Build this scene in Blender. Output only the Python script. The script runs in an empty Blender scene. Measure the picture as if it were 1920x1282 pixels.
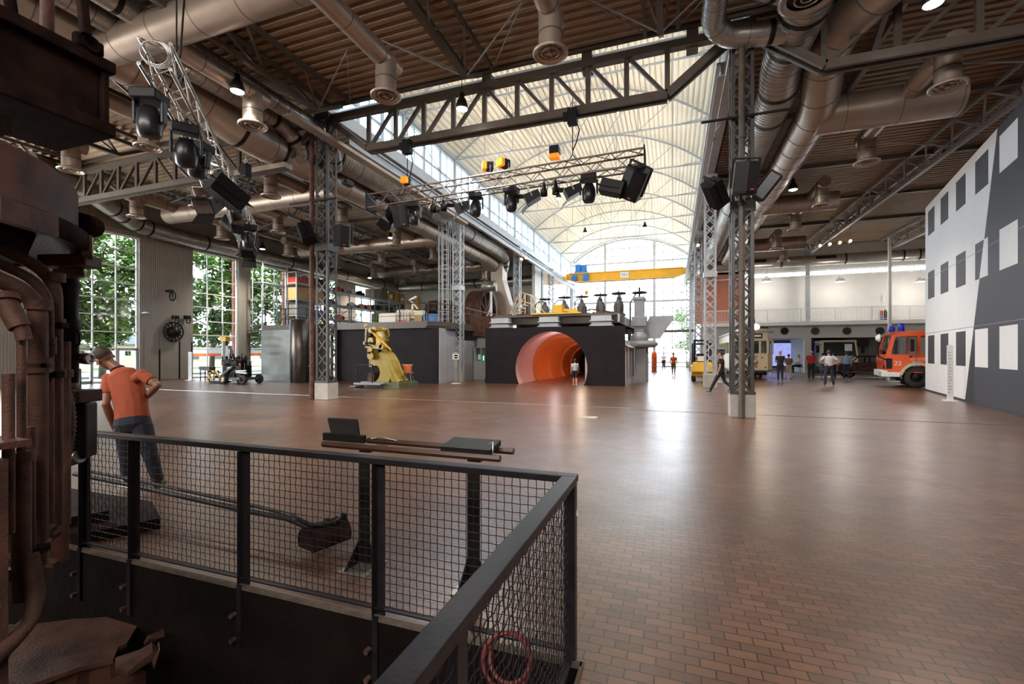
import bpy, math, random
from mathutils import Vector, Matrix, Euler
random.seed(7)
PI = math.pi
R = math.radians
sc = bpy.context.scene
COL = sc.collection
V = Vector

# ---------------------------------------------------------------- camera
cam_d = bpy.data.cameras.new('camera')
cam_d.sensor_width = 36.0
cam_d.lens = 850 / 1920 * 36.0
cam_d.shift_y = 21 / 1920
cam_d.clip_start = 0.05
cam_d.clip_end = 400
cam = bpy.data.objects.new('camera', cam_d)
COL.objects.link(cam)
cam.location = (0, 0, 1.67)
cam.rotation_euler = (R(90), 0, R(19.56))
sc.camera = cam

# ---------------------------------------------------------------- colour management
sc.view_settings.view_transform = 'Standard'
sc.view_settings.look = 'None'
sc.view_settings.gamma = 1.0
sc.view_settings.use_curve_mapping = False
sc.view_settings.exposure = 1.75
sc.cycles.use_denoising = True
sc.cycles.max_bounces = 9
sc.cycles.diffuse_bounces = 5
sc.cycles.glossy_bounces = 4
sc.cycles.transparent_max_bounces = 16
sc.cycles.sample_clamp_indirect = 20.0
sc.cycles.use_adaptive_sampling = True
sc.cycles.adaptive_threshold = 0.02
sc.cycles.caustics_reflective = False
sc.cycles.caustics_refractive = False

# ---------------------------------------------------------------- daylight
world = bpy.data.worlds.new('daylight')
sc.world = world
world.use_nodes = True
wn = world.node_tree
wn.nodes.clear()
w_out = wn.nodes.new('ShaderNodeOutputWorld')
w_bg = wn.nodes.new('ShaderNodeBackground')
w_tc = wn.nodes.new('ShaderNodeTexCoord')
w_sep = wn.nodes.new('ShaderNodeSeparateXYZ')
w_ramp = wn.nodes.new('ShaderNodeValToRGB')
w_ramp.color_ramp.elements[0].position = 0.0
w_ramp.color_ramp.elements[0].color = (0.84, 0.92, 1.0, 1)
w_ramp.color_ramp.elements[1].position = 0.7
w_ramp.color_ramp.elements[1].color = (0.62, 0.79, 1.0, 1)
w_bg.inputs['Strength'].default_value = 3.2
wn.links.new(w_tc.outputs['Generated'], w_sep.inputs[0])
wn.links.new(w_sep.outputs['Z'], w_ramp.inputs[0])
wn.links.new(w_ramp.outputs[0], w_bg.inputs['Color'])
wn.links.new(w_bg.outputs[0], w_out.inputs[0])

def lamp(name, kind, loc, rot=(0, 0, 0), energy=100, color=(1, 1, 1), size=None, size_y=None, portal=False, **k):
    d = bpy.data.lights.new(name, kind)
    d.energy = energy
    d.color = color
    if kind == 'AREA':
        d.shape = 'RECTANGLE'
        d.size = size
        d.size_y = size_y or size
        if portal:
            d.cycles.is_portal = True
    elif size is not None and kind in ('POINT', 'SPOT'):
        d.shadow_soft_size = size
    for a, b in k.items():
        setattr(d, a, b)
    o = bpy.data.objects.new(name, d)
    o.location = loc
    o.rotation_euler = rot
    COL.objects.link(o)
    return o

sun = lamp('sun', 'SUN', (0, 40, 40), (R(-38), R(14), 0), 6, (1, 0.95, 0.86))
sun.data.angle = R(1.0)
# portals: each marks a glazed opening so that the sky is sampled through it
lamp('portal_end', 'AREA', (-5.1, 58.2, 7.8), (R(-90), 0, 0), size=13.4, size_y=15.6, portal=True)
for _y0, _y1 in ((13.4, 24), (24, 34.8), (34.8, 45.5), (45.5, 57.5)):
    lamp('portal_clerestory', 'AREA', (-12.6, (_y0 + _y1) / 2, 12.0), (0, R(-90), 0), size=2.2, size_y=_y1 - _y0, portal=True)
    lamp('portal_clerestory', 'AREA', (2.4, (_y0 + _y1) / 2, 12.0), (0, R(90), 0), size=2.2, size_y=_y1 - _y0, portal=True)
# added fill lamps standing in for unseen windows behind and left of the camera
lamp('fill_back', 'AREA', (-4, -7.3, 8.6), (R(48), 0, 0), 1150, (1.0, 0.95, 0.9), size=26, size_y=3)
lamp('fill_left', 'AREA', (-29.6, 3, 5.4), (R(0), R(-84), 0), 1150, (1.0, 0.97, 0.92), size=7, size_y=18)
for _y in (16.4, 22.9, 27.3, 33.3, 39.3):
    lamp('portal_window', 'AREA', (-30.4, _y, 4.3), (0, R(-90), 0), size=8.5, size_y=3.4, portal=True)
lamp('portal_ribbon', 'AREA', (12, 44.5, 8.35), (R(-90), 0, 0), size=20, size_y=.9, portal=True)

# added spots along the crane runways, turned up to brighten the vault
for _y in (16, 21.4, 26.7, 32.1, 37.5, 42.9, 48.2, 53.6):
    for _x, _t in ((-10.9, -3.4), (.7, -6.8)):
        lamp('vault_fill', 'SPOT', (_x, _y, 10.2), (V((_t, _y, 16)) - V((_x, _y, 10.2))).to_track_quat('-Z', 'Y').to_euler(), 170, (1, .96, .9), size=.25, spot_size=R(140), spot_blend=1.0)

# ---------------------------------------------------------------- mesh builder
class MB:
    def __init__(s):
        s.v = []; s.f = []; s.s = []; s.m = []; s.k = 0; s.M = None
    def add(s, vs, fs, smooth=False):
        b = len(s.v)
        if s.M is not None:
            vs = [s.M @ V(p) for p in vs]
        s.v.extend([tuple(p) for p in vs])
        for f in fs:
            s.f.append(tuple(i + b for i in f)); s.s.append(smooth); s.m.append(s.k)
        return s
    def box(s, a, b):
        (x0, y0, z0), (x1, y1, z1) = a, b
        vs = [(x0,y0,z0),(x1,y0,z0),(x1,y1,z0),(x0,y1,z0),(x0,y0,z1),(x1,y0,z1),(x1,y1,z1),(x0,y1,z1)]
        return s.add(vs, [(3,2,1,0),(4,5,6,7),(0,1,5,4),(1,2,6,5),(2,3,7,6),(3,0,4,7)])
    def cbox(s, c, d, rot=None):
        h = V(d) / 2
        M = (Euler(rot).to_matrix() if rot else Matrix.Identity(3))
        vs = [V(c) + M @ V((h.x*i, h.y*j, h.z*k)) for i, j, k in ((-1,-1,-1),(1,-1,-1),(1,1,-1),(-1,1,-1),(-1,-1,1),(1,-1,1),(1,1,1),(-1,1,1))]
        return s.add(vs, [(3,2,1,0),(4,5,6,7),(0,1,5,4),(1,2,6,5),(2,3,7,6),(3,0,4,7)])
    def bar(s, p, q, w, h=None, up=(0, 0, 1)):
        p = V(p); q = V(q); h = h or w
        d = (q - p)
        if d.length < 1e-6: return s
        d.normalize(); u = V(up)
        if abs(d.dot(u)) > 0.98: u = V((1, 0, 0)) if abs(d.x) < 0.9 else V((0, 1, 0))
        a = d.cross(u).normalized(); c = a.cross(d).normalized()
        a = a * w / 2; c = c * h / 2
        vs = [p-a-c, p+a-c, p+a+c, p-a+c, q-a-c, q+a-c, q+a+c, q-a+c]
        return s.add(vs, [(0,1,2,3),(7,6,5,4),(0,4,5,1),(1,5,6,2),(2,6,7,3),(3,7,4,0)])
    def tube(s, pts, r, n=10, caps=True, closed=False, flat=False):
        pts = [V(p) for p in pts]; N = len(pts)
        rs = r if isinstance(r, (list, tuple)) else [r] * N
        T = []
        for i in range(N):
            if closed: t = pts[(i+1) % N] - pts[i-1]
            else: t = pts[min(i+1, N-1)] - pts[max(i-1, 0)]
            T.append(t.normalized() if t.length > 1e-9 else V((0, 0, 1)))
        u = V((0, 0, 1)) if abs(T[0].z) < 0.9 else V((1, 0, 0))
        a = T[0].cross(u).normalized()
        vs = []
        for i in range(N):
            a = (a - T[i] * a.dot(T[i])).normalized()
            b = T[i].cross(a)
            for j in range(n):
                an = 2 * PI * j / n
                vs.append(pts[i] + (a * math.cos(an) + b * math.sin(an)) * rs[i])
        fs = []
        for i in range(N if closed else N - 1):
            i2 = (i + 1) % N
            for j in range(n):
                j2 = (j + 1) % n
                fs.append((i*n+j, i*n+j2, i2*n+j2, i2*n+j))
        s.add(vs, fs, not flat)
        if caps and not closed:
            s.add(vs[:n], [tuple(range(n))[::-1]]); s.add(vs[-n:], [tuple(range(n))])
        return s
    def cyl(s, p, q, r, n=12, r2=None):
        return s.tube([p, q], [r, r if r2 is None else r2], n)
    def lathe(s, prof, c=(0, 0, 0), n=16, axis='Z', smooth=True, M=None, arc=2*PI):
        vs = []
        A = M if M is not None else {'Z': Matrix.Identity(3), 'X': Matrix(((0,0,1),(1,0,0),(0,1,0))), 'Y': Matrix(((1,0,0),(0,0,1),(0,-1,0)))}[axis]
        full = arc > 2*PI - 1e-4
        m = n if full else n + 1
        for r, z in prof:
            for j in range(m):
                an = arc * j / n
                vs.append(V(c) + A @ V((r*math.cos(an), r*math.sin(an), z)))
        fs = []
        for i in range(len(prof) - 1):
            for j in range(n):
                j2 = (j + 1) % m
                fs.append((i*m+j, i*m+j2, (i+1)*m+j2, (i+1)*m+j))
        return s.add(vs, fs, smooth)
    def sph(s, c, r, n=12, m=8, rot=None):
        rx, ry, rz = (r, r, r) if not isinstance(r, (tuple, list)) else r
        Mx = Euler(rot).to_matrix() if rot else Matrix.Identity(3)
        vs = []
        for i in range(m + 1):
            t = PI * i / m
            for j in range(n):
                a = 2 * PI * j / n
                vs.append(V(c) + Mx @ V((rx*math.sin(t)*math.cos(a), ry*math.sin(t)*math.sin(a), rz*math.cos(t))))
        fs = [(i*n+j, (i+1)*n+j, (i+1)*n+(j+1) % n, i*n+(j+1) % n) for i in range(m) for j in range(n)]
        return s.add(vs, fs, True)
    def torus(s, c, Rr, r, axis='Z', n=20, m=6, M=None):
        A = M if M is not None else {'Z': Matrix.Identity(3), 'X': Matrix(((0,0,1),(1,0,0),(0,1,0))), 'Y': Matrix(((1,0,0),(0,0,1),(0,-1,0)))}[axis]
        return s.tube([V(c) + A @ V((Rr*math.cos(2*PI*j/n), Rr*math.sin(2*PI*j/n), 0)) for j in range(n)], r, m, closed=True)
    def prism(s, pts, vec, smooth=False):
        pts = [V(p) for p in pts]; n = len(pts); vec = V(vec)
        vs = pts + [p + vec for p in pts]
        fs = [tuple(range(n))[::-1], tuple(range(n, 2*n))] 
        s.add(vs, fs)
        return s.add(vs, [(i, (i+1) % n, n + (i+1) % n, n + i) for i in range(n)], smooth)
    def sheet(s, pts, vec, smooth=False):
        pts = [V(p) for p in pts]; n = len(pts); vec = V(vec)
        return s.add(pts + [p + vec for p in pts], [(i, i+1, n+i+1, n+i) for i in range(n-1)], smooth)
    def build(s, name, mat, parent=None, world=False, label=None, bev=0, kind=None):
        me = bpy.data.meshes.new(name)
        me.from_pydata(s.v, [], s.f)
        me.polygons.foreach_set('use_smooth', s.s)
        mats = mat if isinstance(mat, (list, tuple)) else [mat]
        for m_ in mats: me.materials.append(m_)
        if len(mats) > 1: me.polygons.foreach_set('material_index', s.m)
        me.update()
        o = bpy.data.objects.new(name, me)
        COL.objects.link(o)
        if parent is not None:
            o.parent = parent
            if world:
                P = Matrix.LocRotScale(parent.location, parent.rotation_euler, parent.scale)
                if parent.parent is not None:
                    g = parent.parent
                    P = Matrix.LocRotScale(g.location, g.rotation_euler, g.scale) @ parent.matrix_parent_inverse @ P
                o.matrix_parent_inverse = P.inverted()
        if bev:
            b = o.modifiers.new('edge', 'BEVEL'); b.width = bev; b.segments = 2; b.limit_method = 'ANGLE'
        if label: o['label'] = label
        if kind: o['kind'] = kind
        return o

    def build_each(s, name, mat, parent=None, world=False, label=None, **k):
        n = len(s.v); up = list(range(n))
        def find(i):
            while up[i] != i: up[i] = up[up[i]]; i = up[i]
            return i
        for f in s.f:
            r = find(f[0])
            for i in f[1:]: up[find(i)] = r
        groups = {}
        key = {}
        for i, p in enumerate(s.v):        # pieces that share a place belong together
            q = (round(p[0], 4), round(p[1], 4), round(p[2], 4))
            if q in key: up[find(i)] = find(key[q])
            else: key[q] = i
        for fi, f in enumerate(s.f): groups.setdefault(find(f[0]), []).append(fi)
        out = []
        for g in groups.values():
            b = MB(); mp = {}
            for fi in g:
                for i in s.f[fi]:
                    if i not in mp: mp[i] = len(b.v); b.v.append(s.v[i])
                b.f.append(tuple(mp[i] for i in s.f[fi])); b.s.append(s.s[fi]); b.m.append(0)
            out.append(b.build(name, mat, parent, world, label if label else None, **k))
        return out

def thing(name, label, cat, loc=(0, 0, 0), rz=0, group=None):
    o = bpy.data.objects.new(name, None)
    o.empty_display_size = 0.2
    COL.objects.link(o)
    o.location = loc; o.rotation_euler = (0, 0, rz)
    o['label'] = label; o['category'] = cat
    if group: o['group'] = group
    return o

def tag(o, label, cat, group=None, kind=None):
    o['label'] = label; o['category'] = cat
    if group: o['group'] = group
    if kind: o['kind'] = kind
    return o

KIDS = {}
def dup(root, loc=None, rz=None, label=None, group=None, scale=None):
    if root.name not in KIDS:
        KIDS[root.name] = [(c, [g for g in bpy.data.objects if g.parent == c]) for c in bpy.data.objects if c.parent == root]
    r = root.copy(); COL.objects.link(r)
    if loc is not None: r.location = loc
    if rz is not None: r.rotation_euler = (0, 0, rz) if not isinstance(rz, (tuple, list)) else rz
    if scale is not None: r.scale = (scale,)*3
    if label: r['label'] = label
    if group: r['group'] = group
    for c, gs in KIDS[root.name]:
        d = c.copy(); COL.objects.link(d); d.parent = r
        for g in gs:
            e = g.copy(); COL.objects.link(e); e.parent = d
    return r

def text(body, size, mat, parent, loc, rot, name='lettering', ext=0.002, align='CENTER', world=False):
    c = bpy.data.curves.new(name, 'FONT')
    c.body = body; c.size = size; c.extrude = ext; c.align_x = align; c.align_y = 'CENTER'; c.resolution_u = 3
    tmp = bpy.data.objects.new(name, c)
    me = bpy.data.meshes.new_from_object(tmp)
    bpy.data.objects.remove(tmp); bpy.data.curves.remove(c)
    me.materials.clear(); me.materials.append(mat)
    o = bpy.data.objects.new(name, me)
    COL.objects.link(o)
    o.location = loc; o.rotation_euler = rot
    if parent is not None:
        o.parent = parent
        if world:
            o.matrix_parent_inverse = Matrix.LocRotScale(parent.location, parent.rotation_euler, parent.scale).inverted()
    return o

# pixel -> place on a known plane (the photo was measured this way)
_S, _C = math.sin(R(19.56)), math.cos(R(19.56))
def ray(px, py):
    u = (px - 960) / 850
    return V((-_S + _C*u, _C + _S*u, (662 - py) / 850))
def atZ(px, py, z):
    r = ray(px, py); t = (z - 1.67) / r.z
    return V((r.x*t, r.y*t, z))
def atY(px, py, y):
    r = ray(px, py); t = y / r.y
    return V((r.x*t, y, 1.67 + r.z*t))
def atX(px, py, x):
    r = ray(px, py); t = x / r.x
    return V((x, r.y*t, 1.67 + r.z*t))

# ---------------------------------------------------------------- materials
def mat(name, col, rough=0.6, metal=0.0, var=0.12, scale=6.0, bump=0.0, bscale=None, coat=0.0, col2=None, spec=None, stretch=None, emit=None, es=0.0, alpha=None):
    m = bpy.data.materials.new(name); m.use_nodes = True
    nt = m.node_tree; N = nt.nodes; L = nt.links
    b = N['Principled BSDF']
    b.inputs['Roughness'].default_value = rough
    b.inputs['Metallic'].default_value = metal
    if spec is not None: b.inputs['Specular IOR Level'].default_value = spec
    if coat: b.inputs['Coat Weight'].default_value = coat; b.inputs['Coat Roughness'].default_value = 0.1
    tc = N.new('ShaderNodeTexCoord'); mp = N.new('ShaderNodeMapping')
    if stretch: mp.inputs['Scale'].default_value = stretch
    L.new(tc.outputs['Object'], mp.inputs[0])
    no = N.new('ShaderNodeTexNoise'); no.inputs['Scale'].default_value = scale; no.inputs['Detail'].default_value = 5
    L.new(mp.outputs[0], no.inputs['Vector'])
    r = N.new('ShaderNodeValToRGB')
    r.color_ramp.elements[0].position = 0.3; r.color_ramp.elements[1].position = 0.7
    if col2 is None:
        a = tuple(c * (1 - var) for c in col) + (1,); c2 = tuple(min(1, c * (1 + var)) for c in col) + (1,)
    else:
        a = tuple(col) + (1,); c2 = tuple(col2) + (1,)
    r.color_ramp.elements[0].color = a; r.color_ramp.elements[1].color = c2
    L.new(no.outputs['Fac'], r.inputs[0]); L.new(r.outputs[0], b.inputs['Base Color'])
    if bump:
        bn = N.new('ShaderNodeBump'); bn.inputs['Strength'].default_value = bump; bn.inputs['Distance'].default_value = 0.02
        n2 = N.new('ShaderNodeTexNoise'); n2.inputs['Scale'].default_value = bscale or scale * 4; n2.inputs['Detail'].default_value = 4
        L.new(mp.outputs[0], n2.inputs['Vector']); L.new(n2.outputs['Fac'], bn.inputs['Height']); L.new(bn.outputs[0], b.inputs['Normal'])
    if emit:
        b.inputs['Emission Color'].default_value = tuple(emit) + (1,); b.inputs['Emission Strength'].default_value = es
    return m

def glass_mat(name, tint=(0.95, 0.98, 1.0), refl=0.08):
    m = bpy.data.materials.new(name); m.use_nodes = True
    nt = m.node_tree; N = nt.nodes; L = nt.links; N.clear()
    o = N.new('ShaderNodeOutputMaterial'); mx = N.new('ShaderNodeMixShader')
    t = N.new('ShaderNodeBsdfTransparent'); g = N.new('ShaderNodeBsdfGlossy'); lw = N.new('ShaderNodeLayerWeight')
    no = N.new('ShaderNodeTexNoise'); no.inputs['Scale'].default_value = 0.6
    ml = N.new('ShaderNodeMath'); ml.operation = 'MULTIPLY'
    lw.inputs[0].default_value = 0.35
    mr = N.new('ShaderNodeMapRange'); mr.inputs['To Min'].default_value = refl * 0.7; mr.inputs['To Max'].default_value = refl * 1.3
    L.new(no.outputs['Fac'], mr.inputs['Value']); L.new(mr.outputs[0], ml.inputs[0]); 
    ad = N.new('ShaderNodeMath'); ad.operation = 'ADD'; ad.inputs[1].default_value = 0.35
    L.new(lw.outputs['Fresnel'], ad.inputs[0]); L.new(ad.outputs[0], ml.inputs[1])
    t.inputs[0].default_value = tuple(tint) + (1,); g.inputs['Roughness'].default_value = 0.03
    L.new(ml.outputs[0], mx.inputs[0]); L.new(t.outputs[0], mx.inputs[1]); L.new(g.outputs[0], mx.inputs[2]); L.new(mx.outputs[0], o.inputs[0])
    return m

M = {}
M['deck'] = mat('ceiling sheet, warm grey', (0.33, 0.235, 0.155), 0.55, 0.0, 0.1, 1.5)
M['vault'] = mat('vault sheet, cream', (0.93, 0.87, 0.74), 0.5, 0.0, 0.04, 1.0)
M['steel_grey'] = mat('painted steel, grey', (0.30, 0.31, 0.33), 0.45, 0.1, 0.1, 3)
M['steel_light'] = mat('painted steel, light grey', (0.45, 0.47, 0.5), 0.45, 0.1, 0.08, 3)
M['steel_brown'] = mat('painted steel, warm dark grey', (0.095, 0.075, 0.06), 0.45, 0.1, 0.15, 3)
M['steel_backlit'] = mat('painted steel of columns', (0.06, 0.056, 0.055), 0.42, 0.15, 0.15, 3)
M['galv'] = mat('galvanised sheet', (0.36, 0.335, 0.31), 0.34, 0.75, 0.18, 2.0, 0.1, 30)
M['galv_warm'] = mat('galvanised duct, matt', (0.37, 0.295, 0.24), 0.38, 0.55, 0.12, 1.2)
M['seam'] = mat('duct seam, dark', (0.13, 0.12, 0.11), 0.5, 0.5)
M['white_wall'] = mat('white plaster', (0.78, 0.77, 0.74), 0.7, 0, 0.03, 1.2)
M['grey_wall'] = mat('grey cladding', (0.36, 0.33, 0.29), 0.6, 0, 0.08, 2.0, stretch=(6, 6, 0.3))
M['black_board'] = mat('black board', (0.017, 0.013, 0.016), 0.6, 0, 0.2, 1.5, spec=0.15)
M['grey_board'] = mat('grey board', (0.33, 0.33, 0.35), 0.6, 0, 0.05, 2)
M['concrete'] = mat('concrete plinth', (0.42, 0.40, 0.37), 0.8, 0, 0.1, 5, 0.3)
M['kerb'] = mat('dusty kerb strip', (0.10, 0.075, 0.055), 0.85, 0, 0.3, 14, 0.4)
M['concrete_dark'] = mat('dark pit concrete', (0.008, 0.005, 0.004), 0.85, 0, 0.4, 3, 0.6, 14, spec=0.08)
M['rust'] = mat('rusty iron', (0.05, 0.027, 0.023), 0.58, 0.1, 0.3, 5, 0.3, 60, col2=(0.15, 0.072, 0.05), spec=0.22)
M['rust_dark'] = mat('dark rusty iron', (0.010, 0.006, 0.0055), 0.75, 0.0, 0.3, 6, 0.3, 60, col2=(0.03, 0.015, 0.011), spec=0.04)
M['valve_iron'] = mat('grey brown cast iron', (0.10, 0.085, 0.08), 0.6, 0.1, 0.2, 6)
M['iron_black'] = mat('black lacquered iron', (0.010, 0.008, 0.007), 0.5, 0.1, 0.25, 8, spec=0.25)
M['rail_paint'] = mat('worn black rail paint', (0.018, 0.015, 0.017), 0.36, 0.2, 0.3, 9, 0.05, 60, spec=0.4)
M['black_plastic'] = mat('black housing', (0.008, 0.007, 0.008), 0.45, 0, 0.2, 10, spec=0.25)
M['black_gloss'] = mat('black gloss housing', (0.012, 0.011, 0.014), 0.3, 0, 0.2, 10)
M['alu'] = mat('bare aluminium', (0.55, 0.54, 0.52), 0.3, 0.9, 0.08, 10)
M['truss_brown'] = mat('anodised truss tube', (0.20, 0.16, 0.14), 0.4, 0.7, 0.1, 10)
M['yellow'] = mat('yellow paint', (0.72, 0.42, 0.03), 0.4, 0, 0.1, 4)
M['crane_yellow'] = mat('crane yellow', (0.85, 0.42, 0.02), 0.4, 0, 0.06, 2)
M['hammer_yellow'] = mat('old machine yellow green', (0.36, 0.225, 0.02), 0.32, 0.1, 0.2, 3, 0.1, 20, col2=(0.36, 0.29, 0.05))
M['hammer_green'] = mat('old machine green', (0.10, 0.115, 0.05), 0.5, 0, 0.2, 4)
M['hose_red'] = mat('dull red hose', (0.16, 0.02, 0.015), 0.5)
M['red'] = mat('red paint', (0.55, 0.05, 0.03), 0.4, 0, 0.1, 4)
M['orange_fire'] = mat('fire engine orange', (0.88, 0.11, 0.015), 0.25, 0, 0.05, 2, coat=0.5)
M['brick_red'] = mat('red brick wall', (0.42, 0.15, 0.09), 0.8, 0, 0.15, 9)
M['cream'] = mat('tram cream', (0.66, 0.56, 0.36), 0.35, 0, 0.04, 2, coat=0.3)
M['white'] = mat('white paint', (0.8, 0.8, 0.78), 0.5, 0, 0.03, 3)
M['panel_white'] = mat('white facade panel', (0.80, 0.79, 0.78), 0.6, 0, 0.02, 2)
M['panel_dark'] = mat('anthracite facade panel', (0.038, 0.036, 0.045), 0.6, 0, 0.08, 2, stretch=(8, 8, 0.5))
M['blue'] = mat('blue paint', (0.03, 0.16, 0.45), 0.4, 0, 0.1, 4)
M['blue_glass'] = mat('blue beacon', (0.02, 0.05, 0.6), 0.15, 0, 0.1, 4)
M['rubber'] = mat('tyre rubber', (0.03, 0.026, 0.023), 0.75, 0, 0.2, 20)
M['wood'] = mat('brown wooden rail', (0.06, 0.025, 0.013), 0.35, 0, 0.25, 3, stretch=(1, 12, 12))
M['crate'] = mat('plywood crate', (0.52, 0.33, 0.14), 0.6, 0, 0.12, 4)
M['skin'] = mat('skin', (0.50, 0.27, 0.18), 0.5, 0, 0.06, 8)
M['skin_dark'] = mat('skin tanned', (0.34, 0.165, 0.10), 0.5, 0, 0.06, 8)
M['hair_dark'] = mat('dark hair', (0.025, 0.018, 0.014), 0.6, 0, 0.2, 60, 0.4, 120)
M['hair_brown'] = mat('short brown hair', (0.05, 0.03, 0.022), 0.6, 0, 0.2, 60, 0.3, 120)
M['hair_grey'] = mat('grey hair', (0.5, 0.48, 0.46), 0.6, 0, 0.2, 60)
M['hair_blond'] = mat('blond hair', (0.45, 0.28, 0.12), 0.6, 0, 0.2, 60)
M['polo'] = mat('orange polo cloth', (0.42, 0.088, 0.038), 0.85, 0, 0.08, 12, 0.35, 9)
M['navy'] = mat('navy trouser cloth', (0.022, 0.024, 0.038), 0.85, 0, 0.2, 12, 0.3, 14)
M['black_cloth'] = mat('black cloth', (0.018, 0.016, 0.018), 0.85, 0, 0.2, 12)
M['beige_cloth'] = mat('beige cloth', (0.58, 0.40, 0.26), 0.85, 0, 0.08, 12)
M['brown_cloth'] = mat('brown knit', (0.20, 0.12, 0.075), 0.9, 0, 0.1, 12)
M['white_cloth'] = mat('white cloth', (0.72, 0.72, 0.74), 0.85, 0, 0.04, 12)
M['lgrey_cloth'] = mat('light grey cloth', (0.50, 0.50, 0.54), 0.85, 0, 0.06, 12)
M['red_cloth'] = mat('dark red cloth', (0.38, 0.025, 0.02), 0.85, 0, 0.08, 12)
M['blue_cloth'] = mat('pale blue cloth', (0.22, 0.34, 0.52), 0.85, 0, 0.06, 12)
M['jeans'] = mat('blue denim', (0.12, 0.19, 0.32), 0.85, 0, 0.15, 14)
M['shoe'] = mat('dark shoe leather', (0.03, 0.025, 0.025), 0.5, 0, 0.1, 12)
M['orange_cloth'] = mat('bright orange cloth', (0.85, 0.13, 0.03), 0.85, 0, 0.06, 12)
M['tunnel_orange'] = mat('glossy orange tunnel shell', (0.72, 0.20, 0.05), 0.3, 0, 0.05, 1)
M['tunnel_pink'] = mat('pale pink tunnel ring', (0.66, 0.38, 0.38), 0.5, 0, 0.04, 1)
M['leaf'] = mat('leaves', (0.06, 0.12, 0.02), 0.5, 0, 0.3, 0.7, col2=(0.16, 0.24, 0.05))
M['bark'] = mat('bark', (0.10, 0.07, 0.05), 0.9, 0, 0.2, 9)
M['grass'] = mat('lawn', (0.05, 0.09, 0.02), 0.9, 0, 0.2, 2)
M['pavement'] = mat('pale outdoor paving', (0.5, 0.47, 0.42), 0.9, 0, 0.06, 2)
M['asphalt'] = mat('street asphalt', (0.22, 0.21, 0.20), 0.9, 0, 0.1, 3)
M['roof_tile'] = mat('grey roof tiles', (0.16, 0.17, 0.2), 0.7, 0, 0.15, 5, stretch=(1, 1, 9))
M['house_wall'] = mat('beige house wall', (0.42, 0.34, 0.24), 0.8, 0, 0.06, 2)
M['dark_glass'] = mat('dark window glass', (0.03, 0.035, 0.04), 0.08, 0, 0.2, 2)
M['steel_plate'] = mat('brushed steel plate', (0.19, 0.19, 0.17), 0.38, 0.55, 0.25, 1.2, 0.1, 10)
M['steel_tube'] = mat('dark steel tube', (0.10, 0.085, 0.075), 0.3, 0.8, 0.25, 2)
M['sign_red'] = mat('sign red', (0.75, 0.04, 0.02), 0.5)
M['sign_green'] = mat('exit sign green', (0.01, 0.22, 0.07), 0.5)
M['chair_orange'] = mat('orange moulded wood', (0.78, 0.25, 0.09), 0.4, 0, 0.06, 3)
M['screen_blue'] = mat('lit screen', (0.2, 0.25, 0.6), 0.3, 0, 0.3, 3, emit=(0.35, 0.38, 0.8), es=0.28)
M['lamp_glow'] = mat('lamp glow white', (0.9, 0.9, 0.9), 0.5, emit=(1.0, 0.97, 0.9), es=9.0)
M['lamp_warm'] = mat('lamp glow warm', (0.9, 0.8, 0.5), 0.5, emit=(1.0, 0.62, 0.22), es=6.0)
M['gel_orange'] = mat('orange colour filter', (0.95, 0.25, 0.01), 0.3, emit=(1.0, 0.25, 0.01), es=0.22)
M['green_led'] = mat('green glow', (0.05, 0.6, 0.2), 0.4, emit=(0.1, 0.9, 0.3), es=1.5)
M['glass'] = glass_mat('clear window glass')
M['glass_blue'] = glass_mat('bluish window glass', (0.62, 0.84, 1.0))
M['glass_car'] = glass_mat('vehicle glass', (0.55, 0.6, 0.6), 0.25)
M['lens'] = mat('lamp lens', (0.10, 0.09, 0.09), 0.08, 0.2, 0.2, 9)
M['paper'] = mat('white paper', (0.8, 0.8, 0.8), 0.8)

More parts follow.
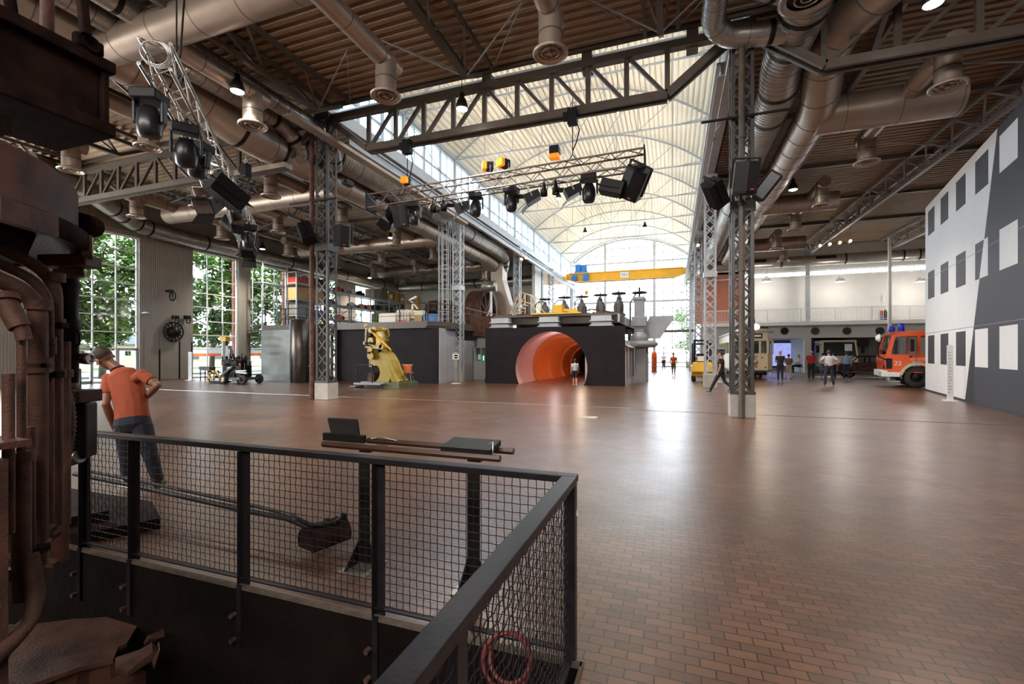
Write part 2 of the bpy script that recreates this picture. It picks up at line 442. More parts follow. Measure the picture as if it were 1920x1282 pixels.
def floor_mat():
    m = bpy.data.materials.new('wood block paving'); m.use_nodes = True
    nt = m.node_tree; N = nt.nodes; L = nt.links; b = N['Principled BSDF']
    tc = N.new('ShaderNodeTexCoord'); mp = N.new('ShaderNodeMapping')
    L.new(tc.outputs['Object'], mp.inputs[0])
    wob = N.new('ShaderNodeTexNoise'); wob.inputs['Scale'].default_value = 0.8
    L.new(tc.outputs['Object'], wob.inputs['Vector'])
    ws = N.new('ShaderNodeVectorMath'); ws.operation = 'SCALE'; ws.inputs['Scale'].default_value = 0.03
    L.new(wob.outputs['Color'], ws.inputs[0])
    wa = N.new('ShaderNodeVectorMath'); wa.operation = 'ADD'
    L.new(mp.outputs[0], wa.inputs[0]); L.new(ws.outputs[0], wa.inputs[1])
    br = N.new('ShaderNodeTexBrick')
    br.inputs['Scale'].default_value = 1.0; br.inputs['Mortar Size'].default_value = 0.0042; br.inputs['Mortar Smooth'].default_value = 0.2
    br.inputs['Bias'].default_value = 0.0; br.inputs['Brick Width'].default_value = 0.15; br.inputs['Row Height'].default_value = 0.075
    br.inputs['Color1'].default_value = (0.175, 0.084, 0.046, 1); br.inputs['Color2'].default_value = (0.098, 0.048, 0.027, 1)
    br.inputs['Mortar'].default_value = (0.012, 0.007, 0.005, 1)
    L.new(wa.outputs[0], br.inputs['Vector'])
    n1 = N.new('ShaderNodeTexNoise'); n1.inputs['Scale'].default_value = 0.45; n1.inputs['Detail'].default_value = 6
    L.new(tc.outputs['Object'], n1.inputs['Vector'])
    r1 = N.new('ShaderNodeValToRGB'); r1.color_ramp.elements[0].position = 0.3; r1.color_ramp.elements[1].position = 0.72
    r1.color_ramp.elements[0].color = (0.72, 0.68, 0.66, 1); r1.color_ramp.elements[1].color = (1.35, 1.3, 1.25, 1)
    L.new(n1.outputs['Fac'], r1.inputs[0])
    mx = N.new('ShaderNodeMix'); mx.data_type = 'RGBA'; mx.blend_type = 'MULTIPLY'; mx.inputs['Factor'].default_value = 1.0
    L.new(br.outputs['Color'], mx.inputs['A']); L.new(r1.outputs[0], mx.inputs['B'])
    # fine grain of the blocks
    n3 = N.new('ShaderNodeTexNoise'); n3.inputs['Scale'].default_value = 22; n3.inputs['Detail'].default_value = 5
    L.new(tc.outputs['Object'], n3.inputs['Vector'])
    r3 = N.new('ShaderNodeMapRange'); r3.inputs['To Min'].default_value = 0.82; r3.inputs['To Max'].default_value = 1.18
    L.new(n3.outputs['Fac'], r3.inputs['Value'])
    mx2 = N.new('ShaderNodeMix'); mx2.data_type = 'RGBA'; mx2.blend_type = 'MULTIPLY'; mx2.inputs['Factor'].default_value = 1.0
    L.new(mx.outputs['Result'], mx2.inputs['A']); L.new(r3.outputs[0], mx2.inputs['B'])
    L.new(mx2.outputs['Result'], b.inputs['Base Color'])
    n2 = N.new('ShaderNodeTexNoise'); n2.inputs['Scale'].default_value = 1.7; n2.inputs['Detail'].default_value = 6
    L.new(tc.outputs['Object'], n2.inputs['Vector'])
    r2 = N.new('ShaderNodeMapRange'); r2.interpolation_type = 'SMOOTHSTEP'; r2.inputs['From Min'].default_value = 0.2; r2.inputs['From Max'].default_value = 0.8
    r2.inputs['To Min'].default_value = 0.282; r2.inputs['To Max'].default_value = 0.37
    L.new(n2.outputs['Fac'], r2.inputs['Value']); L.new(r2.outputs[0], b.inputs['Roughness'])
    b.inputs['Specular IOR Level'].default_value = 0.6
    b.inputs['Coat Weight'].default_value = 0.5; b.inputs['Coat Roughness'].default_value = 0.285
    bp = N.new('ShaderNodeBump'); bp.inputs['Strength'].default_value = 0.4; bp.inputs['Distance'].default_value = 0.006
    iv = N.new('ShaderNodeMath'); iv.operation = 'MULTIPLY_ADD'; iv.inputs[1].default_value = -1.0; iv.inputs[2].default_value = 1.0
    L.new(br.outputs['Fac'], iv.inputs[0])
    ad = N.new('ShaderNodeMath'); ad.operation = 'MULTIPLY_ADD'; ad.inputs[1].default_value = 0.10
    ad.inputs[0].default_value = 0; L.new(iv.outputs[0], ad.inputs[2])
    L.new(ad.outputs[0], bp.inputs['Height']); L.new(bp.outputs[0], b.inputs['Normal'])
    return m
M['floor'] = floor_mat()

def clad_mat(name, col, period, dark=0.6, rough=0.5, axis='X'):
    """fine vertical grooves"""
    m = mat(name, col, rough, 0, 0.05, 1.5)
    nt = m.node_tree; N = nt.nodes; L = nt.links; b = N['Principled BSDF']
    tc = N.new('ShaderNodeTexCoord'); w = N.new('ShaderNodeTexWave')
    w.bands_direction = axis; w.inputs['Scale'].default_value = 0.314 / period
    w.inputs['Distortion'].default_value = 0
    L.new(tc.outputs['Object'], w.inputs['Vector'])
    bp = N.new('ShaderNodeBump'); bp.inputs['Strength'].default_value = dark; bp.inputs['Distance'].default_value = 0.02
    L.new(w.outputs['Fac'], bp.inputs['Height']); L.new(bp.outputs[0], b.inputs['Normal'])
    return m
M['clad'] = clad_mat('ribbed grey cladding', (0.30, 0.27, 0.23), 0.12, 0.6, 0.55, 'Y')
M['garage_wall'] = clad_mat('ribbed pale wall', (0.55, 0.53, 0.48), 0.2, 0.5, 0.6, 'X')
# ================================================================ THE HALL
XL, XR = -11.9, 1.7           # column lines of the nave
YB = [13.3, 24.05, 34.8, 45.55, 56.3]
ZD = 10.6                      # underside of the low roof
ZS, ZA = 13.05, 15.8           # springing and apex of the vault
XW = -30.0                     # left outer wall
YE = 57.7                      # glazed end wall
YK = 44.0                      # back wall of the aisles

def struct(mb, name, m, parent=None, **k):
    o = mb.build(name, m, parent, **k)
    if parent is None: o['kind'] = 'structure'
    return o

# floor with the pit cut out
PX0, PX1, PY0, PY1 = -8.6, -0.46, -5.0, 2.40
b = MB()
for x0, y0, x1, y1 in ((-30.5, PY1, 22.5, 58.5), (PX1, -8, 22.5, PY1), (-30.5, -8, PX0, PY1), (PX0, -8, PX1, PY0)):
    b.add([(x0, y0, 0), (x1, y0, 0), (x1, y1, 0), (x0, y1, 0)], [(0, 1, 2, 3)])
struct(b, 'floor', M['floor'])
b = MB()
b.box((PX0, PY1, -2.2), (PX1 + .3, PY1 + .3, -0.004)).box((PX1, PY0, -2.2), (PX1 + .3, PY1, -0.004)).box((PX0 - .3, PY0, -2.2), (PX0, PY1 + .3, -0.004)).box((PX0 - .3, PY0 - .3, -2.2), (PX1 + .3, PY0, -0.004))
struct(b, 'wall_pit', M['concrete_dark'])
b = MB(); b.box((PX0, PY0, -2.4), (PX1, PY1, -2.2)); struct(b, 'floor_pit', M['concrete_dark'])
b = MB(); b.box((PX0, PY1 - .008, -0.012), (PX1, PY1 + 0.03, 0.008)).box((PX1 - 0.01, PY0, -0.012), (PX1 + .01, PY1 + .03, 0.008)); struct(b, 'trim_1', M['kerb'])
# steel rails / joints let into the floor
b = MB()
for xx, yy in ((-26, 14.95), (XR - .3, 14.95)): pass
b.box((-26, 14.2, 0.0), (-1.2, 14.25, 0.006)); struct(b, 'trim_2', M['alu'])
b = MB(); b.box((-1.2, 13.75, 0.0), (21, 13.79, 0.005)); struct(b, 'trim_3', M['steel_brown'])
b = MB(); b.box((-2.35, 11.6, 0.0), (-1.85, 12.0, 0.006)); struct(b, 'trim_4', M['concrete'])

# ribbed low roof: profile runs along Y, ribs run along X
def ribs(y0, y1, p=0.30, h=0.10):
    pts = []; y = y0
    while y < y1:
        pts += [(y, 0), (y + p*.42, 0), (y + p*.55, h), (y + p*.87, h)]
        y += p
    pts.append((y, 0)); return pts
def deck(name, x0, x1, y0, y1, z=ZD):
    b = MB(); pr = ribs(y0, y1)
    b.sheet([(x0, y, z + h) for y, h in pr], (x1 - x0, 0, 0))
    b.box((x0, y0, z + .3), (x1, y1, z + .4))
    return struct(b, name, M['deck'])
deck('ceiling_near', XW, 22, -8, 13.3)
deck('ceiling_left', XW, XL - .3, 13.3, YK)
deck('ceiling_right', XR + .3, 22, 13.3, YK)
deck('ceiling_far_left', -20, XL - .3, YK, YE)
deck('ceiling_far_right', XR + .3, 12, YK, YE)

# barrel vault
XC = (XL + XR) / 2; HW = (XR - XL) / 2 + .35
RISE = ZA - ZS; RV = (HW**2 + RISE**2) / (2*RISE); ZC = ZA - RV; AV = math.asin(HW / RV)
def arc(r, n=32, a=AV):
    return [(XC + r*math.sin(-a + 2*a*i/n), ZC + r*math.cos(-a + 2*a*i/n)) for i in range(n + 1)]
b = MB(); pts = []
NR = 56
for i in range(NR):
    for f, h in ((0, 0), (.42, 0), (.55, .12), (.87, .12)):
        a = -AV + 2*AV*(i + f)/NR
        pts.append((XC + (RV + h)*math.sin(a), 13.3, ZC + (RV + h)*math.cos(a)))
b.sheet(pts, (0, YE - 13.3, 0))
outer = [(x, 13.3, z) for x, z in arc(RV + .35)]
b.sheet(outer, (0, YE - 13.3, 0))
struct(b, 'ceiling_vault', M['vault'])
# gable above the low roof at the near end of the vault
b = MB(); b.prism([(x, 13.0, z) for x, z in arc(RV + .3)] + [(XR + .4, 13.0, ZD + .4), (XL - .4, 13.0, ZD + .4)], (0, .25, 0))
struct(b, 'wall_gable_near', M['vault'])

# walls
def wall(name, m, *boxes):
    b = MB()
    for q in boxes: b.box(*q)
    return struct(b, name, m)
LW = [(3.6, 7.0), (8.2, 11.6), (14.7, 18.06), (21.25, 24.6), (25.6, 29.1), (31.6, 35.0), (37.6, 41.0)]     # left window openings
bx = []
ys = [-8] + [q for w in LW for q in w] + [YK]
for i in range(0, len(ys), 2): bx.append(((XW - .35, ys[i], 0), (XW, ys[i+1], 10.9)))
for a, c in LW: bx.append(((XW - .35, a, 8.55), (XW, c, 10.9)))
wall('wall_left', M['clad'], *bx)
wall('wall_left_upper', M['clad'], ((XW, -8, 8.75), (XW + .12, YK, 10.9)))
wall('wall_back_left', M['garage_wall'], ((XW, YK, 0), (XL - .6, YK + .3, 10.9)))
wall('wall_back_right_upper', M['white_wall'], ((XR + .6, YK, 4.25), (22, YK + .3, 8.05)), ((XR + .6, YK, 8.6), (22, YK + .3, 10.9)), ((XR + .6, YK, 7.95), (5.4, YK + .3, 8.8)))
wall('wall_right', M['white_wall'], ((22, -8, 0), (22.3, YK, 10.9)))
wall('wall_front', M['grey_wall'], ((XW, -8.3, 0), (22, -8, 10.9)))
# side walls of the far bay of the nave
wall('wall_nave_left', M['white_wall'], ((XL - .9, YK - 2.2, 3.2), (XL - .6, YK + 1.0, 10.5)), ((XL - .9, YK + 1.0, 0), (XL - .6, YE, 5.4)), ((XL - .9, 56.6, 0), (XL - .6, YE, 10.5)))
wall('wall_nave_right', M['white_wall'], ((XR + .6, YK, 0), (XR + .9, YE, 10.5)))
wall('wall_brick', M['brick_red'], ((1.9, YK - .06, 4.3), (5.4, YK, 8.6)), ((-17.2, YK - .06, 4.3), (-14.0, YK, 7.6)))

# window helper: frame grid + one pane
WN = [0]
def window(p0, p1, axis, zs, us, m, depth=.10, tr=.055, heavy=None, arch=None, gm=None):
    """p0/p1: (u, z) corners on a plane; axis 'X' = plane x const (u is y), 'Y' = plane y const (u is x)"""
    WN[0] += 1
    c, u0, z0, u1, z1 = p0[0], p0[1], p0[2], p1[0], p1[1]
    b = MB()
    def bx(ua, za, ub, zb, d=depth):
        if axis == 'X': b.box((c - d/2, ua, za), (c + d/2, ub, zb))
        else: b.box((ua, c - d/2, za), (ub, c + d/2, zb))
    f = .09
    bx(u0, z0, u0 + f, z1); bx(u1 - f, z0, u1, z1); bx(u0 + f, z0, u1 - f, z0 + f); 
    bx(u0 + f, z1 - f, u1 - f, z1)
    for u in us: bx(u - tr/2, z0 + f, u + tr/2, z1 - f, depth*.7)
    for z in zs: bx(u0 + f, z - tr/2, u1 - f, z + tr/2, depth*.6)
    o = struct(b, 'window_%d' % WN[0], m)
    g = MB()
    if axis == 'X': g.add([(c, u0 + .02, z0 + .02), (c, u1 - .02, z0 + .02), (c, u1 - .02, z1 - .02), (c, u0 + .02, z1 - .02)], [(0, 1, 2, 3)])
    else: g.add([(u0 + .02, c, z0 + .02), (u1 - .02, c, z0 + .02), (u1 - .02, c, z1 - .02), (u0 + .02, c, z1 - .02)], [(0, 1, 2, 3)])
    g.build('pane', gm or M['glass'], o)
    return o
for i, (a, c) in enumerate(LW):
    w = (c - a)/3
    o = window((XW - .2, a, 0.0), (c, 8.55), 'X', [0.95*k + 1.95 for k in range(7)], [a + w, a + 2*w], M['white'], tr=.06)
    if i == 2:
        b = MB()
        for q in (0, 2):
            ya = a + q*w
            b.box((XW - .24, ya + .05, 0.02), (XW - .13, ya + .14, 1.95)).box((XW - .24, ya + w - .12, 0.02), (XW - .13, ya + w - .03, 1.95)).box((XW - .24, ya + .1, 1.83), (XW - .13, ya + w - .05, 1.95)).box((XW - .24, ya + .1, .02), (XW - .13, ya + w - .05, .14))
        b.build('door_leaf_frame', M['steel_light'], o)
        for q in (0, 2):
            s_ = thing('exit_sign', 'green exit sign on the ' + ('far' if q else 'near') + ' door in the window behind the stooping man', 'sign', (XW - .09, a + (q + .5)*w, 1.66))
            bb = MB(); bb.box((-.03, -.14, -.13), (.0, .14, .13)); bb.build('sign_board', M['sign_green'], s_)
            bb = MB(); bb.box((0, -.02, -.09), (.006, .05, .03)).box((0, -.07, -.01), (.006, -.02, .03)).box((0, .02, -.11), (.006, .10, -.08)); bb.cyl((0, .0, .07), (.006, .0, .07), .025, 10); bb.build('running_figure', M['white'], s_)
# orange-red soldier strips outside the left windows
b = MB()
for a, c in LW[3:5]: b.box((XW - .55, c - .1, 0), (XW - .36, c + .15, 8.4))
struct(b, 'trim_5', M['brick_red'])

# ---- glazed end wall of the nave
window((YK + .15, 5.4, 8.05), (22, 8.6), 'Y', [], [5.4 + 1.38*k for k in range(1, 12)], M['white'])
WN[0] = 10
xs = [XL - .3, -8.02, -2.15, XR + .3]      # heavy posts at px 1145 and 1225
b = MB()
for x in (-8.02, -2.15): b.box((x - .16, YE - .35, 0), (x + .16, YE + .1, ZC + math.sqrt(RV**2 - (x - XC)**2)))
for z in (8.0, 4.3): b.box((XL - .6, YE - .12, z - .12), (XR + .6, YE + .12, z + .12))
b.box((XL - .7, YE - .2, 0), (XL - .3, YE + .2, ZS)).box((XR + .3, YE - .2, 0), (XR + .7, YE + .2, ZS))
struct(b, 'trim_6', M['steel_light'])
for i in range(3):
    u0, u1 = xs[i], xs[i+1]; n = 4
    window((YE, u0, 4.3), (u1, 8.0), 'Y', [5.2, 6.15, 7.1], [u0 + (u1 - u0)*k/n for k in range(1, n)], M['steel_light'], tr=.10)
    zt = 12.9
    window((YE, u0, 8.0), (u1, zt), 'Y', [8.95, 9.9, 10.85, 11.8], [u0 + (u1 - u0)*k/n for k in range(1, n)], M['steel_light'], tr=.10)
    window((YE, u0, 0), (u1, 4.3), 'Y', [.55, 1.1, 1.7, 2.3, 2.9, 3.6], [u0 + (u1 - u0)*k/2 for k in range(1, 2)], M['steel_light'], tr=.10)
# arched light above
b = MB(); aa = arc(RV - .02, 40)
b.tube([(x, YE, z) for x, z in aa], .13, 6)
for k in range(1, 14):
    x = XL - .3 + k*(XR - XL + .6)/14; b.box((x - .04, YE - .03, 12.9), (x + .04, YE + .03, ZC + math.sqrt(RV**2 - (x - XC)**2)))
for z in (12.95, 13.8, 14.7):
    hw = math.sqrt(max(0, RV**2 - (z - ZC)**2)); hw = min(hw, HW); b.box((XC - hw, YE - .03, z - .045), (XC + hw, YE + .03, z + .045))
o = struct(b, 'window_20', M['steel_light'])
g = MB(); g.add([(x, YE, z) for x, z in aa] + [(XR + .3, YE, 12.9), (XL - .3, YE, 12.9)], [tuple(range(len(aa) + 2))]); g.build('pane', M['glass'], o)
o = thing('door', 'glazed door in the end wall behind the walker in orange', 'door', (-.0, YE - .1, 0))
o.name = 'door_1'; o['kind'] = 'structure'; del o['category']; del o['label']
b = MB(); b.box((-1.1, YE - .18, 0), (-1.0, YE - .06, 2.5)).box((.0, YE - .18, 0), (.1, YE - .06, 2.5)).box((-1.1, YE - .18, 2.4), (.1, YE - .06, 2.5)).box((-1.0, YE - .18, .0), (0, YE - .06, .15)); b.build('door_frame', M['steel_grey'], o, world=True)
# gangway across the end of the nave
o = thing('gangway', 'steel gangway with railing across the end of the nave, before the glazed wall', 'walkway', (-.5, 52, 0))
b = MB(); b.box((-3.4, 52.0, 3.95), (XR + .6, 53.2, 4.2)); b.build('deck_plate', M['steel_brown'], o, world=True)
b = MB(); b.box((-3.4, 52.1, 0), (-3.2, 52.3, 3.95)); b.build('support_post', M['steel_brown'], o, world=True)
b = MB()
for z in (4.7, 5.2): b.bar((-3.4, 52.05, z), (XR + .3, 52.05, z), .04)
for k in range(6): b.bar((-3.4 + k*1.08, 52.05, 4.2), (-3.4 + k*1.08, 52.05, 5.2), .04)
b.build('railing', M['steel_grey'], o, world=True)

# clerestory windows, left and right, one light per half bay
HB = [13.5] + [18.675, 24.05, 29.42, 34.8, 40.17, 45.55, 50.92, 56.3, YE]
for sgn, X in ((-1, XL - .28), (1, XR + .28)):
    for k in range(len(HB) - 1):
        y0, y1 = HB[k] + .1, HB[k+1] - .1
        if y1 - y0 < .6: continue
        n = 3 if y1 - y0 > 3 else 1
        us = []
        for q in range(n):
            a = y0 + (y1 - y0)*q/n; w = (y1 - y0)/n
            us += [a + w*.5] + ([a, a + .16] if q else [])
        window((X, y0, 11.0), (y1, 13.0), 'X', [11.75], us, M['steel_light'], depth=.14, tr=.09, gm=M['glass_blue'])
b = MB()
for X in (XL - .28, XR + .28):
    for y in HB[1:]: b.box((X - .09, y - .1, 10.9), (X + .12, y + .1, 13.1))
    b.box((X - .2, 13.3, 13.0), (X + .14, YE, 13.3))
struct(b, 'trim_7', M['steel_light'])
# slanted window in the far left wall of the nave with bright louvres
b = MB()
X = XL - .62
b.bar((X, YK + 1.0, 6.6), (X, 56.6, 5.2), .15, .15); b.bar((X, YK + 1, 10.2), (X, 56.6, 10.2), .15)
for k in range(13):
    y = YK + 1.2 + k*.9
    b.bar((X, y, 5.9), (X, y + 3.4, 10.1), .05, .10)
struct(b, 'window_30', M['white'])
g = MB(); g.add([(X - .1, YK + 1, 5.4), (X - .1, 56.6, 5.4), (X - .1, 56.6, 10.2), (X - .1, YK + 1, 10.2)], [(0, 1, 2, 3)]); g.build('pane', M['glass'], bpy.data.objects['window_30'])
# ================================================================ COLUMNS, BEAMS, TRUSSES
def column_proto():
    t = thing('lattice_column', 'proto', 'column', (0, 0, 0))
    W, D, H = .27, .24, 10.3
    b = MB(); b.box((-.3, -.27, 0), (.3, .27, .60)); b.build('plinth', M['concrete'], t, bev=.015)
    for sx in (-1, 1):
        for sy in (-1, 1):
            b = MB(); x, y = sx*W, sy*D
            b.box((min(x, x - sx*.085), min(y, y - sy*.012), .6), (max(x, x - sx*.085), max(y, y - sy*.012), H))
            b.box((min(x, x - sx*.012), min(y, y - sy*.085), .6), (max(x, x - sx*.012), max(y, y - sy*.085), H))
            b.build('corner_post', M['steel_backlit'], t)
    b = MB(); p = .52; z = .66; n = int((H - .7)/p)
    for k in range(n):
        z0 = .66 + k*p; z1 = z0 + p
        for s in (-1, 1):
            y = s*(D - .02)
            b.bar((-W + .04, y, z0), (W - .04, y, z1), .045, .012, (0, 1, 0)); b.bar((W - .04, y - s*.014, z0), (-W + .04, y - s*.014, z1), .045, .012, (0, 1, 0))
            x = s*(W - .02)
            if k % 2: b.bar((x, -D + .04, z0), (x, D - .04, z1), .012, .045, (0, 1, 0))
            else: b.bar((x, D - .04, z0), (x, -D + .04, z1), .012, .045, (0, 1, 0))
    b.build('lacing', M['steel_backlit'], t)
    b = MB(); b.box((-W - .03, -D - .03, .6), (W + .03, D + .03, .68)).box((-W - .03, -D - .03, 5.35), (W + .03, D + .03, 5.62)).box((-W - .04, -D - .04, H - .25), (W + .04, D + .04, H)); b.build('tie_plate', M['steel_backlit'], t)
    return t
cp = column_proto()
CL = [(XR, 0, 'lattice column with the drain pipe, nearest of the right row'), (XR, 1, 'light lattice column beside the yellow forklift'), (XR, 2, 'third lattice column of the right row, behind the forklift'), (XR, 3, 'fourth lattice column of the right row'), (XR, 4, 'last lattice column of the right row by the glazed end wall'),
      (XL, 0, 'lattice column with brown pipe, nearest of the left row'), (XL, 1, 'lattice column with caged ladder beside the dark building'), (XL, 2, 'third lattice column of the left row, where the big ducts end'), (XL, 3, 'fourth lattice column of the left row, behind the steel platform'), (XL, 4, 'last lattice column of the left row by the glazed end wall')]
for i, (x, k, lab) in enumerate(CL):
    if i == 0:
        cp.location = (x, YB[k], 0); cp['label'] = lab
        o = cp
    else:
        o = dup(cp, (x, YB[k], 0), label=lab)
    o['group'] = 'lattice columns of the nave'; 
# lighter grey on all but the near two, darkened in colour as if backlit
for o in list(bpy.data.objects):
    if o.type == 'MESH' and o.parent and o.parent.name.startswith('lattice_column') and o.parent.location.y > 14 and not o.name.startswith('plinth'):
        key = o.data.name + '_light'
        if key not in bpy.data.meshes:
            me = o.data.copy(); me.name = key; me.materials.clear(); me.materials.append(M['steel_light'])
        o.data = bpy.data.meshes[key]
# drain pipes on the near columns
def pipe_thing(name, lab, pts, r, m, brackets=()):
    t = thing(name, lab, 'pipe', pts[0])
    b = MB(); b.tube(pts, r, 12); b.build('pipe', m, t, world=True)
    b = MB()
    for z in brackets: b.cyl((pts[0][0], pts[0][1], z - .03), (pts[0][0], pts[0][1], z + .03), r*1.35, 12)
    if brackets: b.build_each('clamp', m, t, world=True)
    return t
pipe_thing('drain_pipe', 'dark drain pipe running down the front of the nearest right column', [(1.66, 12.93, .02), (1.66, 12.93, 9.6)], .075, M['steel_brown'], (1.0, 3.8, 5.5, 7.2))
pipe_thing('drain_pipe', 'rusty brown drain pipe beside the nearest left column', [(-12.33, 13.05, .02), (-12.33, 13.05, 9.6)], .085, M['rust'], (1.2, 4.1, 7.2))
# caged ladder on the second left column
t = thing('caged_ladder', 'pale caged ladder on the lattice column beside the dark building', 'ladder', (-12.6, 23.6, 3.4))
b = MB()
for x in (-12.75, -12.4): b.bar((x, 23.75, 3.0), (x, 23.75, 10.0), .05)
for k in range(24): b.bar((-12.75, 23.75, 3.1 + k*.29), (-12.4, 23.75, 3.1 + k*.29), .03)
b.build('ladder', M['steel_light'], t, world=True)
b = MB()
for k in range(16): b.tube([(-12.57 + .36*math.cos(a), 23.65 - .40*math.sin(a), 3.2 + k*.44) for a in [PI*q/8 for q in range(9)]], .014, 5)
for a in (0, .25, .5, .75, 1): b.bar((-12.57 + .36*math.cos(PI*a), 23.65 - .4*math.sin(PI*a), 3.2), (-12.57 + .36*math.cos(PI*a), 23.65 - .4*math.sin(PI*a), 9.8), .025)
b.build('safety_cage', M['steel_light'], t, world=True)

# deep beams above the columns and the crane runway below them
for side, X in (('left', XL), ('right', XR)):
    s = -1 if X < -5 else 1
    t = thing('eaves_beam', 'deep grey steel beam under the %s clerestory windows' % side, 'beam', (X, 13.3, 10.4))
    b = MB(); b.box((X + s*.12, 13.3, 10.42), (X + s*.2, YE, 10.98)).box((X - .16, 13.3, 10.92), (X + .3*s + .16, YE, 11.0)).box((X - .16, 13.3, 10.3), (X + .16, YE, 10.42)); b.build('web_and_flanges', M['steel_light'], t, world=True)
    t = thing('crane_runway', 'crane runway girder with brackets along the %s columns' % side, 'beam', (X - s*.45, 13.3, 9.6))
    xx = X - s*.42
    b = MB(); b.box((xx - .12, 14.0, 9.80), (xx + .12, YE - 1, 9.86)).box((xx - .02, 14.0, 9.5), (xx + .02, YE - 1, 9.8)).box((xx - .1, 14.0, 9.46), (xx + .1, YE - 1, 9.5)); b.build('girder', M['steel_light'], t, world=True)
    b = MB()
    for y in HB[1:-1]: b.bar((X, y, 9.9), (xx, y, 9.62), .1); b.bar((X + s*.1, y, 10.4), (xx, y, 9.8), .06)
    b.build_each('bracket', M['steel_light'], t, world=True)
    b = MB()
    for k in range(1, 9):
        y0, y1 = HB[k], HB[k+1]
        if k % 2: y0, y1 = y1, y0
        b.bar((X + s*.2, y0, 11.1), (X + s*.2, y1, 13.0), .035)
    o = b.build('wind_brace', M['steel_light']); tag(o, 'diagonal brace rods across the %s clerestory windows' % side, 'brace')
# conduit and cable tray by the first truss (top left)
t = thing('cable_tray', 'perforated metal cable tray along the left eaves beam above the ducts', 'cable tray', (-11.2, 13.4, 9.2))
b = MB(); b.box((-11.55, 11.0, 9.12), (-11.2, 23.9, 9.16)).box((-11.55, 11.0, 9.16), (-11.53, 23.9, 9.25)).box((-11.22, 11.0, 9.16), (-11.2, 23.9, 9.25)); b.build('tray', M['galv_warm'], t, world=True)

# bowstring arches of the vault
def arch_frame(y, lab, heavy=1.0):
    t = thing('vault_arch', lab, 'roof arch', (XC, y, ZS), group='bowstring arches under the vault')
    return t
proto_arch = thing('vault_arch', 'p', 'roof arch', (0, 0, 0))
b = MB(); b.tube([(x - XC, 0, z) for x, z in arc(RV - .12, 28)], .055, 6); b.build('arch_tube', M['steel_light'], proto_arch)
b = MB(); b.tube([(XL - XC, 0, ZS), (XR - XC, 0, ZS)], .045, 6); b.build('tie_rod', M['steel_light'], proto_arch)
b = MB()
low = [(-6.8 + 13.6*k/8) for k in range(9)]
def zarc(x): return ZC + math.sqrt((RV - .12)**2 - x**2)
for k in range(1, 8):
    b.tube([(low[k], 0, ZS), (low[k], 0, zarc(low[k]))], .022, 5)
for k in range(8):
    a, c = low[k], low[k+1]
    if k < 4: b.tube([(c, 0, ZS), (a, 0, zarc(a))], .022, 5)
    else: b.tube([(a, 0, ZS), (c, 0, zarc(c))], .022, 5)
b.build('web_rods', M['steel_light'], proto_arch)
ORD = ['first', 'second', 'third', 'fourth', 'fifth', 'sixth', 'seventh', 'eighth', 'ninth']
for i, y in enumerate(HB[1:-1]):
    lab = '%s bowstring arch under the cream vault, counted from the dark truss' % ORD[i]
    if i == 0: proto_arch.location = (XC, y, 0); proto_arch['label'] = lab; proto_arch['group'] = 'bowstring arches'
    else: dup(proto_arch, (XC, y, 0), label=lab)
b = MB()
for k in (1, 3, 5, 7):
    x = XC + low[k]; b.tube([(x, 13.5, zarc(low[k]) - .05), (x, YE, zarc(low[k]) - .05)], .02, 5)
    if k in (1, 7):
        for i in range(1, 8, 2): b.tube([(x, HB[i], ZS), (x, HB[i+1], zarc(low[k]))], .018, 5)
tag(b.build('purlin_rod', M['steel_light']), 'thin steel rods running lengthwise between the vault arches', 'brace')

# big transverse trusses in the plane of the first columns
def trapeze_truss(x0, x1, lab, left_bend=1.65, right_bend=1.65, y=13.3, m=None, n=7, zb=8.8, zt=10.15):
    m = m or M['steel_brown']
    t = thing('transverse_truss', lab, 'roof truss', ((x0 + x1)/2, y, zb))
    b = MB()
    for s in (-.13, .13):
        b.bar((x0 + left_bend, y + s, zb), (x1 - right_bend, y + s, zb), .10, .22)
        b.bar((x0 + left_bend, y + s, zb), (x0 + .1, y + s, zt - .15), .10, .2); b.bar((x1 - right_bend, y + s, zb), (x1 - .1, y + s, zt - .15), .10, .2)
    b.build('bottom_chord', m, t, world=True)
    b = MB(); b.bar((x0, y, zt), (x1, y, zt), .24, .2); b.build('top_chord', m, t, world=True)
    xa, xb = x0 + left_bend, x1 - right_bend; h = n // 2 + 0.0
    for k in range(n + 1):
        x = xa + (xb - xa)*k/n
        q = MB(); q.bar((x, y, zb), (x, y, zt), .14, .1, (0, 1, 0)); q.build('post', m, t, world=True)
        if k < n:
            x2 = xa + (xb - xa)*(k+1)/n
            q = MB()
            if k < n*.5 - .6 : q.bar((x, y, zb), (x2, y, zt), .10, .1, (0, 1, 0))
            else: q.bar((x, y, zt), (x2, y, zb), .10, .1, (0, 1, 0))
            q.build('diagonal', m, t, world=True)
    return t
trapeze_truss(XL + .2, XR - .2, 'dark transverse truss spanning the nave between the nearest two columns', n=9)
trapeze_truss(XW + 1.2, XL - .2, 'transverse truss across the left aisle behind the diagonal lighting truss', n=11)
trapeze_truss(XR + .2, 21.8, 'dark transverse truss across the right aisle', n=11)
